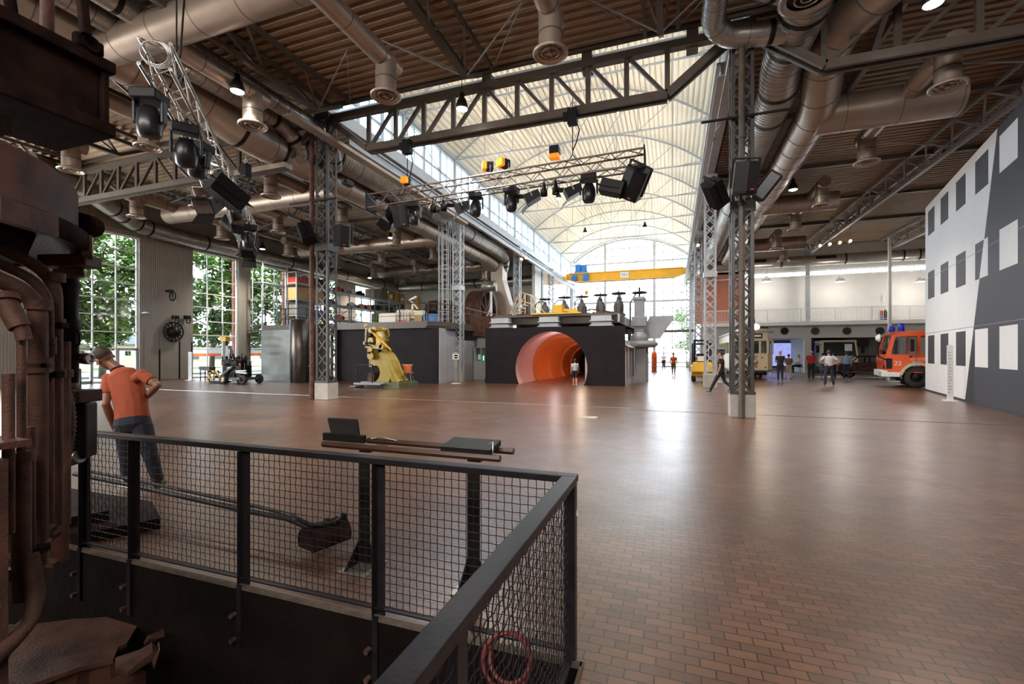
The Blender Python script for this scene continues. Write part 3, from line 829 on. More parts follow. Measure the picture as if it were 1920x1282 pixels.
# round header pipe behind the nave truss
o = MB().tube([(XL, 13.75, 10.5), (XR, 13.75, 10.5)], .17, 12).build('header_pipe', M['steel_light']); tag(o, 'pale grey round pipe lying behind the top chord of the nave truss', 'pipe')
b = MB()
for x in (-9.2, -5.6, -2.4, .5): b.cbox((x, 13.5, 10.3), (.3, .34, .55))
for _o, _w in zip(b.build_each('deck_bracket', M['steel_brown']), ('leftmost', 'second', 'third', 'rightmost')): tag(_o, _w + ' steel bracket tying the nave truss to the roof edge', 'bracket')
b = MB().box((XW, 13.22, 10.52), (22, 13.3, 10.72)); struct(b, 'trim_8', M['steel_brown'])

# lengthwise trusses under the low roof
def long_truss(x, y0, y1, lab, m, zb=9.72, zt=10.5, bend=1.1, n=None, tw=.42):
    t = thing('roof_truss', lab, 'roof truss', (x, (y0 + y1)/2, zb), group='lengthwise trusses under the low roof')
    b = MB(); b.bar((x, y0 + bend, zb), (x, y1 - bend, zb), .15, .14)
    b.bar((x, y1 - bend, zb), (x, y1, zt - .1), .13, .12); b.bar((x, y0 + bend, zb), (x, y0, zt - .1), .13, .12)
    b.build('bottom_chord', m, t, world=True)
    b = MB()
    for s in (-tw, tw): b.bar((x + s, y0, zt), (x + s, y1, zt), .09, .14)
    b.build('top_chord', m, t, world=True)
    L = y1 - y0 - 2*bend; n = n or max(4, int(L/1.9)); b = MB()
    for k in range(n):
        ya = y0 + bend + L*k/n; yb = y0 + bend + L*(k+1)/n; ym = (ya + yb)/2
        for s in (-tw, tw):
            b.bar((x, ya, zb), (x + s, ym, zt), .06); b.bar((x, yb, zb), (x + s, ym, zt), .06)
        if k % 3 == 1: b.bar((x - tw, ym, zt), (x + tw, ym, zt), .04)
    b.build('web', m, t, world=True)
    return t
for x, lab in ((-26.3, 'far left'), (-21.2, 'left middle'), (-16.3, 'left inner')):
    long_truss(x, 13.9, 43.2, 'long grey roof truss over the left aisle, %s' % {'far left': 'closest to the tall windows', 'left middle': 'the middle one of three', 'left inner': 'closest to the big ducts'}[lab], M['steel_grey'])
for x, lab in ((5.1, 'closest to the tram'), (10.4, 'the one above the orange fire engine'), (15.8, 'over the striped facade')):
    long_truss(x, 13.9, 43.2, 'long grey roof truss over the right aisle, %s' % lab, M['steel_grey'])
for x, lab in ((-26.3, 'outermost one above the diagonal lighting truss'), (-21.2, 'ending above the big transverse truss'), (-16.3, 'left of the twin spiral ducts'), (-11.1, 'running beside the black chain hoist'), (-5.7, 'between the two near air outlets'), (-.3, 'ending at the right end of the nave truss'), (5.1, 'right of the nearest right column'), (10.4, 'far right over the dark beam'), (15.8, 'outermost on the right')):
    long_truss(x, -7.5, 13.1, 'brown roof truss under the near ceiling, %s' % lab, M['steel_brown'])
# sway rods near the nave truss
b = MB()
for x in (-11.1, -5.7, -.3):
    for s in (-1, 1):
        b.tube([(x, 12.0, 9.72), (x + s*2.1, 10.9, 10.55)], .022, 5); b.tube([(x + s*.4, 13.1, 10.5), (x + s*2.1, 10.9, 10.55)], .018, 5)
for x in (5.1, 10.4, -26.3, -21.2, -16.3):
    for y in (17, 22.5, 28, 33.5, 39):
        for s in (-1, 1): b.tube([(x, y, 9.74), (x + s*2.3, y + .6, 10.55)], .025, 5)
tag(b.build('sway_rod', M['steel_grey']), 'thin sway rods bracing the lengthwise trusses to the ribbed ceiling', 'brace', kind='stuff')
# runners along X under the aisle roofs
for side, x0, x1 in (('left', XW + .15, XL - .4), ('right', XR + .4, 21.9)):
    for y, w in ((19.4, 'nearest'), (25, 'second'), (30.5, 'third'), (36, 'farthest')):
        tag(MB().bar((x0, y, 10.5), (x1, y, 10.5), .12, .16).build('purlin', M['steel_brown']), '%s dark purlin crossing the %s aisle ceiling above the trusses' % (w, side), 'beam')
# ================================================================ DUCTS
def smooth_path(pts, rad=0.6, n=5):
    """round the corners of a polyline"""
    pts = [V(p) for p in pts]; out = [pts[0]]
    for i in range(1, len(pts) - 1):
        a, p, c = pts[i-1], pts[i], pts[i+1]
        d1 = (a - p); d2 = (c - p); r = min(rad, d1.length*.45, d2.length*.45)
        s, e = p + d1.normalized()*r, p + d2.normalized()*r
        for k in range(n + 1):
            t = k/n; out.append(s*(1-t)**2 + p*2*t*(1-t) + e*t*t)
    out.append(pts[-1]); return out
def walk(pts, step):
    pts = [V(p) for p in pts]; acc = 0; nxt = step/2
    for a, c in zip(pts, pts[1:]):
        L = (c - a).length
        if L < 1e-6: continue
        while nxt <= acc + L:
            yield a + (c - a)*((nxt - acc)/L), (c - a).normalized(); nxt += step
        acc += L
def ring_at(b, p, d, r, w, n=16):
    b.tube([p - d*w/2, p + d*w/2], r, n, caps=True)
def duct(name, lab, pts, r, m, spiral=False, seam=1.3, corner=.8, bands=(), slots=(), n=20):
    P = smooth_path(pts, corner)
    t = thing(name, lab, 'ventilation duct', P[0])
    b = MB(); b.tube(P, r, n)
    if spiral:
        for p, d in walk(P, .16): ring_at(b, p, d, r*1.018, .035, n)
    b.build('pipe', m, t, world=True)
    if seam:
        b = MB()
        for p, d in walk(P, seam): ring_at(b, p, d, r*1.02, .022, n)
        b.build('seam', M['seam'], t, world=True, kind='stuff')
    if bands:
        L = list(walk(P, .25))
        for f in bands:
            p, d = L[min(len(L) - 1, int(f*len(L)))]
            b = MB(); ring_at(b, p, d, r*1.03, .12, n); b.build('joint_band', M['iron_black'], t, world=True)
    for (c, u, nrm, ln, h) in slots:
        b = MB(); c = V(c); b.bar(c - V(u)*ln/2, c + V(u)*ln/2, h, .05, nrm); b.build('outlet_slot', M['iron_black'], t, world=True)
    return t

duct('spiral_duct', 'upper one of the twin spiral ducts left of the nearest left column', [(-12.3, -6, 9.9), (-12.3, 13.6, 9.9), (-12.3, 14.2, 9.4), (-12.9, 14.9, 9.2)], .28, M['galv'], True, .45, .5, (.6, .93, .965), n=16)
duct('spiral_duct', 'lower one of the twin spiral ducts left of the nearest left column', [(-13.15, -6, 9.85), (-13.15, 12.6, 9.85), (-13.15, 13.4, 9.3), (-13.6, 13.6, 9.1)], .28, M['galv'], True, .45, .5, (.9, .95), n=16)
duct('main_duct', 'wide brown grey main duct beneath the twin spiral ducts', [(-14.3, -6, 9.75), (-14.3, 10.4, 9.75), (-14.0, 11.6, 9.3), (-13.9, 14.4, 9.2)], .62, M['galv_warm'], False, 2.2, .5, (.86, .93))
duct('spiral_duct', 'silver spiral duct along the left nave columns, ending by the third one', [(-12.95, 14.6, 9.65), (-12.95, 33.6, 9.65), (-12.95, 34.6, 9.2), (-13.3, 35.0, 8.5)], .47, M['galv'], True, 3.2, .8, (.0, .02, .3, .45, .62, .95, .97),
     [((-12.62, 16.6, 10.0), (0, 1, 0), (.8, 0, .6), 1.4, .28), ((-12.62, 24.5, 10.0), (0, 1, 0), (.8, 0, .6), 1.2, .28), ((-12.62, 30, 10.0), (0, 1, 0), (.8, 0, .6), 1.2, .28)])
duct('main_duct', 'pinkish smooth duct below the silver spiral duct along the left aisle', [(-13.95, 14.2, 9.15), (-13.95, 33.0, 9.15), (-13.6, 34.4, 8.6)], .5, M['galv_warm'], False, 1.6)
# square shaft down from its end
t = thing('sheet_metal_shaft', 'slanting square sheet metal shaft under the end of the big ducts', 'ventilation duct', (-12.9, 35, 3.4))
b = MB()
q = [(-13.9, 34.0, 8.9), (-12.9, 34.0, 8.9), (-12.9, 34.0, 7.6), (-12.0, 34.0, 4.4), (-12.9, 34.0, 4.4), (-13.9, 34.0, 7.6)]
b.prism(q, (0, 1.1, 0)); b.build('shaft', M['galv_warm'], t, world=True)
b = MB(); b.box((-12.9, 34.0, 3.3), (-12.0, 35.1, 4.4)); b.build('base_box', M['galv'], t, world=True)

# right side
duct('spiral_duct', 'left one of the two spiral ducts at the top edge by the nearest right column', [(.93, -6, 9.9), (.93, 12.35, 9.9), (1.3, 12.75, 9.75), (2.9, 13.0, 9.7)], .28, M['galv'], True, .9, .45, (.97,), n=16)
duct('spiral_duct', 'short spiral duct at the top edge right of the nearest right column', [(1.62, -6, 9.95), (1.62, 11.3, 9.95), (2.2, 11.7, 9.9), (2.75, 11.9, 9.9)], .28, M['galv'], True, .9, .45, (.96,), n=16)
duct('spiral_duct', 'silver spiral duct sweeping along the right aisle behind the nearest column', [(3.0, 10.9, 10.1), (2.95, 12.6, 9.9), (2.9, 14.6, 9.9), (3.0, 15.6, 9.6), (3.0, 43, 9.6)], .54, M['galv'], True, 2.4, .7, (.05, .09, .14, .19, .5))
duct('main_duct', 'smooth pinkish duct sweeping along the right aisle beside the spiral duct', [(5.1, 11.2, 10.1), (3.95, 13.7, 9.9), (3.95, 14.8, 9.7), (4.25, 16.4, 9.3), (4.25, 30, 9.3), (4.25, 41, 9.3)], .52, M['galv_warm'], False, 1.1, .5, ())
duct('wall_duct', 'silver duct under the ceiling along the tall left windows', [(-26.4, 11.5, 10.0), (-27.2, 13.6, 9.9), (-29.1, 17.4, 9.05), (-29.2, 19.5, 8.95), (-29.2, 43.2, 8.95)], .46, M['galv'], True, 4.0, .9, (.14, .17, .2, .22, .33, .55, .75, .93),
     [((-28.84, 20.6, 9.15), (0, 1, 0), (1, 0, .6), 1.3, .26), ((-28.84, 28.5, 9.15), (0, 1, 0), (1, 0, .6), 1.2, .26), ((-28.84, 35, 9.15), (0, 1, 0), (1, 0, .6), 1.2, .26)])
duct('wall_duct', 'silver duct along the back wall of the left aisle', [(-28.7, 43.25, 8.95), (-13.1, 43.25, 8.95)], .46, M['galv'], True, 4.0, .5, (.01, .2, .6), [((-23, 42.83, 9.1), (1, 0, 0), (0, -1, .5), 1.4, .26), ((-16, 42.83, 9.1), (1, 0, 0), (0, -1, .5), 1.4, .26)])
duct('wall_duct', 'silver duct along the back wall above the gallery', [(2.6, 43.2, 9.25), (21.9, 43.2, 9.25)], .43, M['galv'], True, 4.0, .5, (.3, .54, .74, .79), [((6.7, 42.8, 9.4), (1, 0, 0), (0, -1, .5), 1.3, .26), ((11.6, 42.8, 9.4), (1, 0, 0), (0, -1, .5), 1.4, .26)])

def outlet(t, x, y0, y1, z=9.35, zd=8.4, m=None):
    m = m or M['galv_warm']
    s = 1 if y1 > y0 else -1
    b = MB(); b.tube([(x, y0, z), (x, y1 + s*.42, z)], .25, 16); b.cyl((x, y1, z), (x, y1, zd + .05), .27, 16)
    o = b.build('branch', m, t, world=True)
    b = MB()
    for yy in (y0 + s*.9, y1 - s*.3): b.tube([(x, yy - .012, z), (x, yy + .012, z)], .256, 16)
    b.cyl((x, y1, zd + .42), (x, y1, zd + .45), .28, 16)
    q = b.build_each('branch_seam', M['seam'], o, world=True)
    b = MB()
    b.lathe([(.27, .10), (.40, .03), (.40, .0), (.34, -.01), (.28, .04)], (x, y1, zd), 22)
    b.torus((x, y1, zd), .37, .022, n=22); b.torus((x, y1, zd + .02), .2, .018, n=18); b.cyl((x, y1, zd - .02), (x, y1, zd + .05), .05, 10)
    for a in (0, PI/2): b.bar((x - .26*math.cos(a), y1 - .26*math.sin(a), zd + .03), (x + .26*math.cos(a), y1 + .26*math.sin(a), zd + .03), .02)
    d = b.build('air_outlet', M['galv_warm'], o, world=True)
    b = MB(); b.cyl((x, y1, zd + .055), (x, y1, zd + .07), .27, 16); b.build('outlet_throat', M['iron_black'], o, world=True)

def cross_duct(lab, x0, x1, y, outs, r=.5, z=9.3):
    t = thing('cross_duct', lab, 'ventilation duct', (x0, y, z))
    b = MB(); b.tube([(x0, y, z), (x1, y, z)], r, 22); b.build('pipe', M['galv_warm'], t, world=True)
    b = MB()
    for p, d in walk([(x0, y, z), (x1, y, z)], 1.4): ring_at(b, p, d, r*1.01, .02, 22)
    b.build_each('seam', M['seam'], t, world=True)
    for x, ye in outs: outlet(t, x, y, ye)
    return t
cross_duct('short wide duct across the near ceiling with two round air outlets', -13.9, -6.8, 7.6, [(-7.1, 10.1), (-11.75, 10.1)], .42, 9.6)
t = cross_duct('duct at the top edge feeding the round air outlet above the nave truss', -3.4, -1.2, 7.2, [(-2.6, 9.9)], .42, 9.9)
cross_duct('near duct over the left aisle with air outlets above the diagonal lighting truss', -26, -14.9, 7.6, [(-16.2, 10.0), (-20.9, 10.3)], .5, 9.3)
cross_duct('duct across the left aisle just behind the transverse truss', -26, -14.3, 17.1, [(x, y) for x in (-16.3, -20.7, -25.0) for y in (14.9, 19.4)], .45, 9.2)
cross_duct('second duct across the left aisle behind the transverse truss', -26, -14.3, 26.5, [(x, y) for x in (-16.3, -20.7, -25.0) for y in (24.3, 28.9)], .45, 9.2)
cross_duct('duct across the left aisle nearest its back wall', -26, -14.3, 36.0, [(x, y) for x in (-16.3, -20.7, -25.0) for y in (33.7, 38.3)], .45, 9.2)
cross_duct('wide blunt ended duct in the right aisle nearest the camera', 4.3, 7.9, 16.9, [(6.55, 14.5), (6.45, 19.3)], .55, 9.2)
cross_duct('second blunt ended duct in the right aisle', 4.3, 7.6, 26.3, [(6.4, 24.2), (6.3, 28.5)], .45, 9.2)
cross_duct('third blunt ended duct in the right aisle near the gallery', 4.3, 8.4, 35.6, [(6.3, 33.3), (7.6, 37.8)], .45, 9.2)
# ring outlet up in the corner by the right spiral ducts
t = thing('air_outlet_ring', 'wide ring shaped air outlet at the top edge on the spiral duct', 'air outlet', (2.75, 11.2, 9.5))
b = MB(); b.lathe([(.46, .35), (.50, .05), (.58, 0), (.5, -.03), (.4, .03)], (2.75, 11.4, 9.35), 24); b.torus((2.75, 11.4, 9.36), .25, .02); b.torus((2.75, 11.4, 9.36), .12, .02); b.build('rings', M['galv'], t, world=True)
b = MB(); b.cyl((2.75, 11.4, 9.42), (2.75, 11.4, 9.44), .45, 20); b.build('throat', M['iron_black'], t, world=True)
# flat grille box on the transverse truss of the left aisle
t = thing('grille_box', 'flat perforated grille box hanging on the left transverse truss', 'grille', (-14.3, 13.0, 8.7))
b = MB(); b.box((-15.8, 12.75, 8.45), (-13.3, 13.12, 8.63)); b.build('housing', M['galv_warm'], t, world=True)
b = MB()
for k in range(22): b.box((-15.75 + k*.11, 12.76, 8.44), (-15.72 + k*.11, 13.1, 8.45))
b.build('grille', M['iron_black'], t, world=True)

# ================================================================ PENDANT LAMPS
def pendant_proto():
    t = thing('pendant_lamp', 'p', 'pendant lamp')
    b = MB(); b.lathe([(.03, .50), (.075, .48), (.08, .33), (.12, .30), (.185, .10), (.195, 0), (.18, 0), (.17, .09), (.1, .27), (.02, .28)], n=20); b.build('shade', M['iron_black'], t)
    b = MB(); b.lathe([(0, -.035), (.10, -.03), (.165, 0), (.165, .03), (0, .05)], n=18); b.build('bulb_glass', M['lamp_glow'], t)
    b = MB(); b.tube([(0, 0, .48), (0, 0, 1.62)], .012, 6); b.build('cord', M['iron_black'], t)
    return t
pl = pendant_proto()
PL = [(445, 172, 9.0, 'dark bell pendant lamp beside the twin spiral ducts'), (866, 205, 9.0, 'dark bell pendant lamp in front of the nave truss'), (1750, 8, 9.0, 'glowing pendant lamp cut by the top edge on the right'),
      (950, 245, 12.3, 'pendant lamp showing under the nave truss, at its middle'), (1158, 207, 12.3, 'pendant lamp showing under the nave truss, at its right end'), (1047, 372, 12.3, 'pendant lamp under the vault just below the two small spots'),
      (1097, 437, 12.3, 'pendant lamp under the vault near the left eaves'), (1209, 427, 12.3, 'pendant lamp under the far end of the vault'), (1487, 356, 9.0, 'pendant lamp in the right aisle beside the covered speaker'),
      (492, 467, 9.0, 'pendant lamp over the silver wall duct left of the shelving'), (693, 521, 9.0, 'pendant lamp in front of the yellow crates'), (733, 446, 9.0, 'pendant lamp below the left end of the lighting truss'),
      (884, 507, 9.0, 'pendant lamp between the caged ladder and the big shaft')]
for i, (px, py, z, lab) in enumerate(PL):
    p = atZ(px, py, z)
    if i == 0: pl.location = p; pl['label'] = lab; o = pl
    else: o = dup(pl, p, label=lab)
    o['group'] = 'pendant lamps of the hall'
    if z > 12:
        top = ZC + math.sqrt(RV**2 - (p.x - XC)**2) - z
        cm = MB().tube([(0, 0, .48), (0, 0, top)], .012, 6).build('cord_mesh', M['iron_black']); me_ = cm.data; bpy.data.objects.remove(cm)
        for ch_ in bpy.data.objects:
            if ch_.parent == o and ch_.name.startswith('cord'): ch_.data = me_
    lamp('pendant_light', 'SPOT', p - V((0, 0, .10)), energy=650, color=(1, .9, .78), size=.15, spot_size=R(125), spot_blend=.8)
# white bell lamps on arms along the gallery
for i, (px, lab) in enumerate(((1437, 'white bell lamp on the gallery wall above the tram'), (1576, 'white bell lamp in the middle of the gallery wall'), (1727, 'white bell lamp on the gallery wall, right one'))):
    p = atY(px, 528, 42.2)
    lamp('bell_light', 'POINT', p + V((0, -.2, -.05)), energy=60, color=(1, .93, .84), size=.5)
    if i == 0:
        gl = thing('bell_lamp', lab, 'wall lamp', p, group='white bell lamps above the gallery')
        b = MB(); b.lathe([(.06, .5), (.1, .42), (.32, .12), (.36, 0), (.33, 0), (.1, .35)], n=18); b.build('shade', M['white'], gl)
        b = MB(); b.sph((0, 0, .1), .13, 10, 6); b.build('bulb', M['lamp_glow'], gl)
        b = MB(); b.tube([(0, 0, .48), (0, 0, 1.0), (0, 1.7, 1.0)], .03, 6); b.build('arm', M['white'], gl)
    else: dup(gl, p, label=lab)
b = MB(); b.tube([(3, 43.0, 8.0), (22, 43.0, 8.0)], .035, 6); tag(b.build('lamp_rail', M['white']), 'white rail on the gallery wall that carries the bell lamps', 'rail')
# track spots
def spot_group(px, py, z, n, lab, m=None):
    for k in range(n):
        p = atZ(px, py, z) + V((k*.5, -k*.3, k*.0))
        t = thing('track_spot', lab[k], 'spotlight', p, group='small warm spots')
        b = MB(); b.lathe([(.09, -.13), (.11, .1), (.1, .13)], p, 12, 'Y'); b.bar(p, V((p.x, p.y, 10.6)), .03); b.build('housing', M['alu'], t, world=True)
        b = MB(); b.sph(p - V((0, .1, 0)), .085, 10, 6); b.build('bulb', M['lamp_warm'], t, world=True)
spot_group(1537, 461, 9.2, 4, ['lowest of four warm spots on the right aisle truss', 'second lowest of four warm spots on the right aisle truss', 'third of four warm spots on the right aisle truss, from below', 'topmost of four warm spots on the right aisle truss'])
spot_group(978, 486, 9.2, 2, ['left one of two warm spots by the third left column', 'right one of two warm spots by the third left column'])
spot_group(1309, 460, 9.0, 1, ['warm spot on the third right column'])

# ================================================================ LIGHTING TRUSSES
def lighting_truss(name, lab, p, q, s=.36, m=None):
    m = m or M['truss_brown']; p = V(p); q = V(q); d = (q - p).normalized(); L = (q - p).length
    a = d.cross(V((0, 0, 1))).normalized()*s/2; u = V((0, 0, 1))*s/2
    t = thing(name, lab, 'lighting truss', p)
    off = [a + u, a - u, -a - u, -a + u]
    for o_ in off:
        b = MB(); b.tube([p + o_, q + o_], .029, 8); b.build('chord', m, t, world=True)
    n = int(L/(s*1.0)); b = MB()
    for k in range(n):
        s0 = p + d*L*k/n; s1 = p + d*L*(k+1)/n; 
        for j in range(4):
            o1, o2 = off[j], off[(j+1) % 4]
            if k % 2: o1, o2 = o2, o1
            b.tube([s0 + o1, s1 + o2], .014, 5)
    b.build('lacing', m, t, world=True)
    for e, k in ((p, -1), (q, 1)) if m is not M['alu'] else ():
        b = MB(); b.bar(e, e + d*k*.04, s*1.25, s*1.3); b.build('end_plate', M['iron_black'], t, world=True)
    return t, p, q, d
T1 = lighting_truss('lighting_truss', 'straight lighting truss hanging across the nave with lamps and speakers', (-9.72, 13.0, 6.80), (-.75, 13.0, 7.02), .44)
pA = atZ(290, 100, 6.3); pB = atZ(472, 438, 6.3)
T2 = lighting_truss('lighting_truss', 'silver lighting truss hanging diagonally at upper left, seen from its end', pA, pB, .40, M['alu'])
T2[0].children[0]
# coiled cable on the near end
t = thing('coiled_cable', 'loops of cable wound on the near end of the diagonal lighting truss', 'cable', pA)
b = MB(); 
for k in range(4): b.torus(pA + T2[3]*(-.02 + k*.05) + V((0, 0, .02*k)), .18 + .012*k, .009, n=22, m=5, M=T2[3].to_track_quat('Z', 'Y').to_matrix())
b.build('loops', M['alu'], t, world=True)

def hoist(lab, x, y, z0, ztruss, body=M['black_plastic']):
    t = thing('chain_hoist', lab, 'chain hoist', (x, y, z0), group='chain hoists')
    b = MB(); b.box((x - .14, y - .12, z0 - .48), (x + .14, y + .12, z0 - .02)); b.box((x - .28, y - .09, z0 - .32), (x - .14, y + .09, z0 - .1)); b.build('motor_housing', body, t, world=True, bev=.02)
    b = MB(); b.tube([(x, y, z0 - .02), (x, y, z0 + .3)], .02, 6); b.torus((x, y, z0 + .1), .07, .018, 'Y'); b.build('hook', M['alu'], t, world=True)
    b = MB(); b.tube([(x, y, z0 - .48), (x, y, ztruss)], .014, 6); b.tube([(x + .12, y, z0 - .4), (x + .2, y, (z0 + ztruss)/2), (x + .1, y, ztruss + .3), (x, y, ztruss + .1)], .018, 6); b.build('chain', M['iron_black'], t, world=True)
    b = MB()
    for s in (-1, 1): b.tube([(x, y, ztruss), (x + s*.25, y, ztruss - .35)], .012, 5)
    b.build_each('sling', M['iron_black'], t, world=True)
hoist('black chain hoist under the left end of the nave truss', -8.3, 13.0, 8.75, 7.2)
hoist('black chain hoist under the right half of the nave truss', -2.75, 13.0, 8.78, 7.45)
hp = pA + T2[3]*1.2; hoist('chain hoist with green lettering above the near end of the diagonal truss', hp.x, hp.y, 9.3, 6.7)
hq = pB - T2[3]*1.6; hoist('chain hoist above the far end of the diagonal lighting truss', hq.x, hq.y, 8.4, 6.7)
o = [c for c in bpy.data.objects if c.get('label', '') == 'chain hoist with green lettering above the near end of the diagonal truss'][0]
text('STAGE', .09, M['green_led'], o, (hp.x + .05, hp.y - .13, 9.12), (R(90), 0, R(38)), world=True)

def speaker_proto():
    t = thing('loudspeaker', 'p', 'loudspeaker')
    b = MB(); b.prism([(-.20, .20, -.33), (.20, .20, -.33), (.25, -.16, -.33), (.0, -.24, -.33), (-.25, -.16, -.33)], (0, 0, .66)); b.build('cabinet', M['black_plastic'], t, bev=.02)
    b = MB(); b.prism([(.235, -.175, -.30), (.0, -.25, -.30), (-.235, -.175, -.30), (-.235, -.185, -.30), (.0, -.262, -.30), (.235, -.185, -.30)], (0, 0, .60)); fg_ = b.build('front_grille', M['black_plastic'], t)
    b = MB(); b.bar((-.27, 0, -.2), (-.27, 0, .42), .03, .05); b.bar((.27, 0, -.2), (.27, 0, .42), .03, .05); b.bar((-.27, 0, .42), (.27, 0, .42), .05, .03); b.build('bracket', M['iron_black'], t)
    b = MB(); b.box((.08, -.262, -.27), (.15, -.245, -.24)); b.build('badge', M['red'], fg_)
    return t
def moving_head_proto():
    t = thing('moving_head_lamp', 'p', 'stage lamp')
    b = MB(); b.box((-.2, -.18, -.16), (.2, .18, 0)); b.box((-.03, -.03, 0), (.03, .03, .1)); b.build('base', M['black_plastic'], t, bev=.02)
    b = MB(); b.box((-.24, -.06, -.5), (-.19, .06, -.14)); b.box((.19, -.06, -.5), (.24, .06, -.14)); b.build('yoke', M['black_gloss'], t, bev=.02)
    b = MB(); b.lathe([(0, .24), (.11, .22), (.165, .1), (.18, -.05), (.16, -.2), (.12, -.26), (.0, -.26)], (0, 0, -.46), 16); hd_ = b.build('head', M['black_gloss'], t)
    b = MB(); b.lathe([(0, -.275), (.07, -.272), (.11, -.262)], (0, 0, -.46), 14); b.build('lens', M['lens'], hd_)
    return t
def flood_proto():
    t = thing('theatre_floodlight', 'p', 'stage lamp')
    b = MB(); b.prism([(-.17, -.20, -.14), (-.17, .22, -.10), (-.17, .22, .10), (-.17, -.20, .14)], (.34, 0, 0)); hs_ = b.build('housing', M['black_plastic'], t, bev=.015)
    b = MB(); b.add([(-.15, -.205, -.12), (.15, -.205, -.12), (.15, -.205, .12), (-.15, -.205, .12)], [(0, 1, 2, 3)]); b.build('lens', M['lens'], hs_)
    b = MB(); 
    b.prism([(-.16, -.2, .14), (.16, -.2, .14), (.20, -.42, .24), (-.20, -.42, .24)], (0, 0, .008)); b.prism([(-.16, -.2, -.14), (.16, -.2, -.14), (.20, -.42, -.24), (-.20, -.42, -.24)], (0, 0, .008)); b.build('barn_door', M['iron_black'], t)
    b = MB(); b.tube([(-.2, 0, 0), (-.2, 0, .3), (.2, 0, .3), (.2, 0, 0)], .012, 6); b.tube([(0, 0, .3), (0, 0, .42)], .02, 6); b.build('yoke', M['alu'], t)
    return t
def par_proto():
    t = thing('small_spot_lamp', 'p', 'stage lamp')
    b = MB(); b.lathe([(.02, .02), (.05, 0), (.06, -.12), (.1, -.2), (.105, -.36), (.095, -.36), (.08, -.2)], n=14); b.build('housing', M['iron_black'], t)
    b = MB(); b.lathe([(0, -.33), (.09, -.33)], n=12); b.build('lens', M['lens'], t)
    b = MB(); b.tube([(0, 0, 0), (0, 0, .14)], .02, 6); b.tube([(-.11, 0, -.2), (-.11, 0, .03), (.11, 0, .03), (.11, 0, -.2)], .01, 5); b.build('yoke', M['iron_black'], t)
    return t
def gel_proto():
    t = thing('colour_filter_lamp', 'p', 'stage lamp')
    b = MB(); b.box((-.15, -.12, .0), (.15, .12, .26)); b.build('housing', M['black_plastic'], t, bev=.02)
    b = MB(); b.box((-.14, -.26, .01), (.14, -.125, .25)); b.build('orange_filter', M['gel_orange'], t)
    b = MB(); b.tube([(-.18, 0, .12), (-.18, 0, -.12), (.18, 0, -.12), (.18, 0, .12)], .012, 6); b.tube([(0, 0, -.12), (0, 0, -.22)], .02, 6); b.build('yoke', M['alu'], t)
    return t
PROTO = {}
MK = {'sp': speaker_proto, 'mh': moving_head_proto, 'fl': flood_proto, 'pa': par_proto, 'ge': gel_proto}
GRP = {'sp': 'loudspeakers hung in the hall', 'mh': 'moving head lamps', 'fl': 'theatre floodlights', 'pa': 'small spot lamps', 'ge': 'lamps with orange filters'}
def fix(kind, loc, rot, lab, scale=1.0):
    if kind not in PROTO:
        o = PROTO[kind] = MK[kind](); o.location = loc; o.rotation_euler = rot; o['label'] = lab; o['group'] = GRP[kind]; o.scale = (scale,)*3
        return o
    return dup(PROTO[kind], loc, rot, label=lab, group=GRP[kind], scale=scale)
YT = 13.0
def on1(px, dz=0, dy=0):
    p = atY(px, 340, YT); f = (p.x + 9.72)/8.97; return V((p.x, YT + dy, 6.80 + .22*f + dz))
for kind, px, dz, rot, lab, s_ in (
    ('sp', 727, -.62, (R(35), R(20), R(150)), 'tilted wedge loudspeaker, leftmost under the nave lighting truss', 1.0),
    ('sp', 753, -.62, (R(12), R(-6), R(15)), 'upright loudspeaker second from the left under the nave lighting truss', 1.05),
    ('mh', 776, -.22, (0, 0, .2), 'moving head lamp nearest the left end of the nave lighting truss', 1.0),
    ('fl', 802, -.6, (R(20), 0, R(120)), 'floodlight with barn doors beside the leftmost moving head', .8),
    ('pa', 813, -.25, (0, 0, 0), 'small spot lamp, left one of the left pair on the nave truss', 1.0),
    ('pa', 832, -.25, (0, 0, 0), 'small spot lamp, right one of the left pair on the nave truss', 1.0),
    ('fl', 866, -.6, (R(25), 0, R(-60)), 'floodlight left of the round brown moving head', 1.0),
    ('mh', 892, -.22, (0, 0, .3), 'second moving head lamp from the left on the nave lighting truss', 1.0),
    ('mh', 959, -.22, (0, 0, -.2), 'moving head lamp at the middle of the nave lighting truss', 1.0),
    ('fl', 998, -.62, (R(25), 0, R(-75)), 'floodlight right of the middle moving head lamp', 1.1),
    ('pa', 1020, -.25, (0, 0, 0), 'small spot lamp, left one of the right pair on the nave truss', 1.0),
    ('pa', 1042, -.25, (0, 0, 0), 'small spot lamp, right one of the right pair on the nave truss', 1.0),
    ('fl', 1074, -.62, (R(25), 0, R(-70)), 'floodlight left of the rightmost moving head lamp', 1.1),
    ('mh', 1104, -.2, (0, 0, .1), 'rightmost moving head lamp on the nave lighting truss', 1.1),
    ('sp', 1150, -.66, (R(70), R(10), R(-100)), 'bluish tilted loudspeaker second from the right end of the nave truss', 1.0),
    ('sp', 1190, -.62, (R(30), R(35), R(-10)), 'big tilted loudspeaker at the right end of the nave lighting truss', 1.25),
    ('ge', 763, .42, (0, 0, 0), 'lamp with torn orange filter standing on the left end of the truss', .8),
    ('ge', 918, .42, (0, 0, R(-60)), 'lamp with orange filter on top of the truss, left one of two side by side', .9),
    ('ge', 947, .42, (0, 0, R(-30)), 'lamp with orange filter on top of the truss, right one of two side by side', .9),
    ('ge', 1042, .62, (R(90), 0, 0), 'upended lamp with glowing orange filter below its black housing', .95)):
    fix(kind, on1(px, dz), rot, lab, s_)
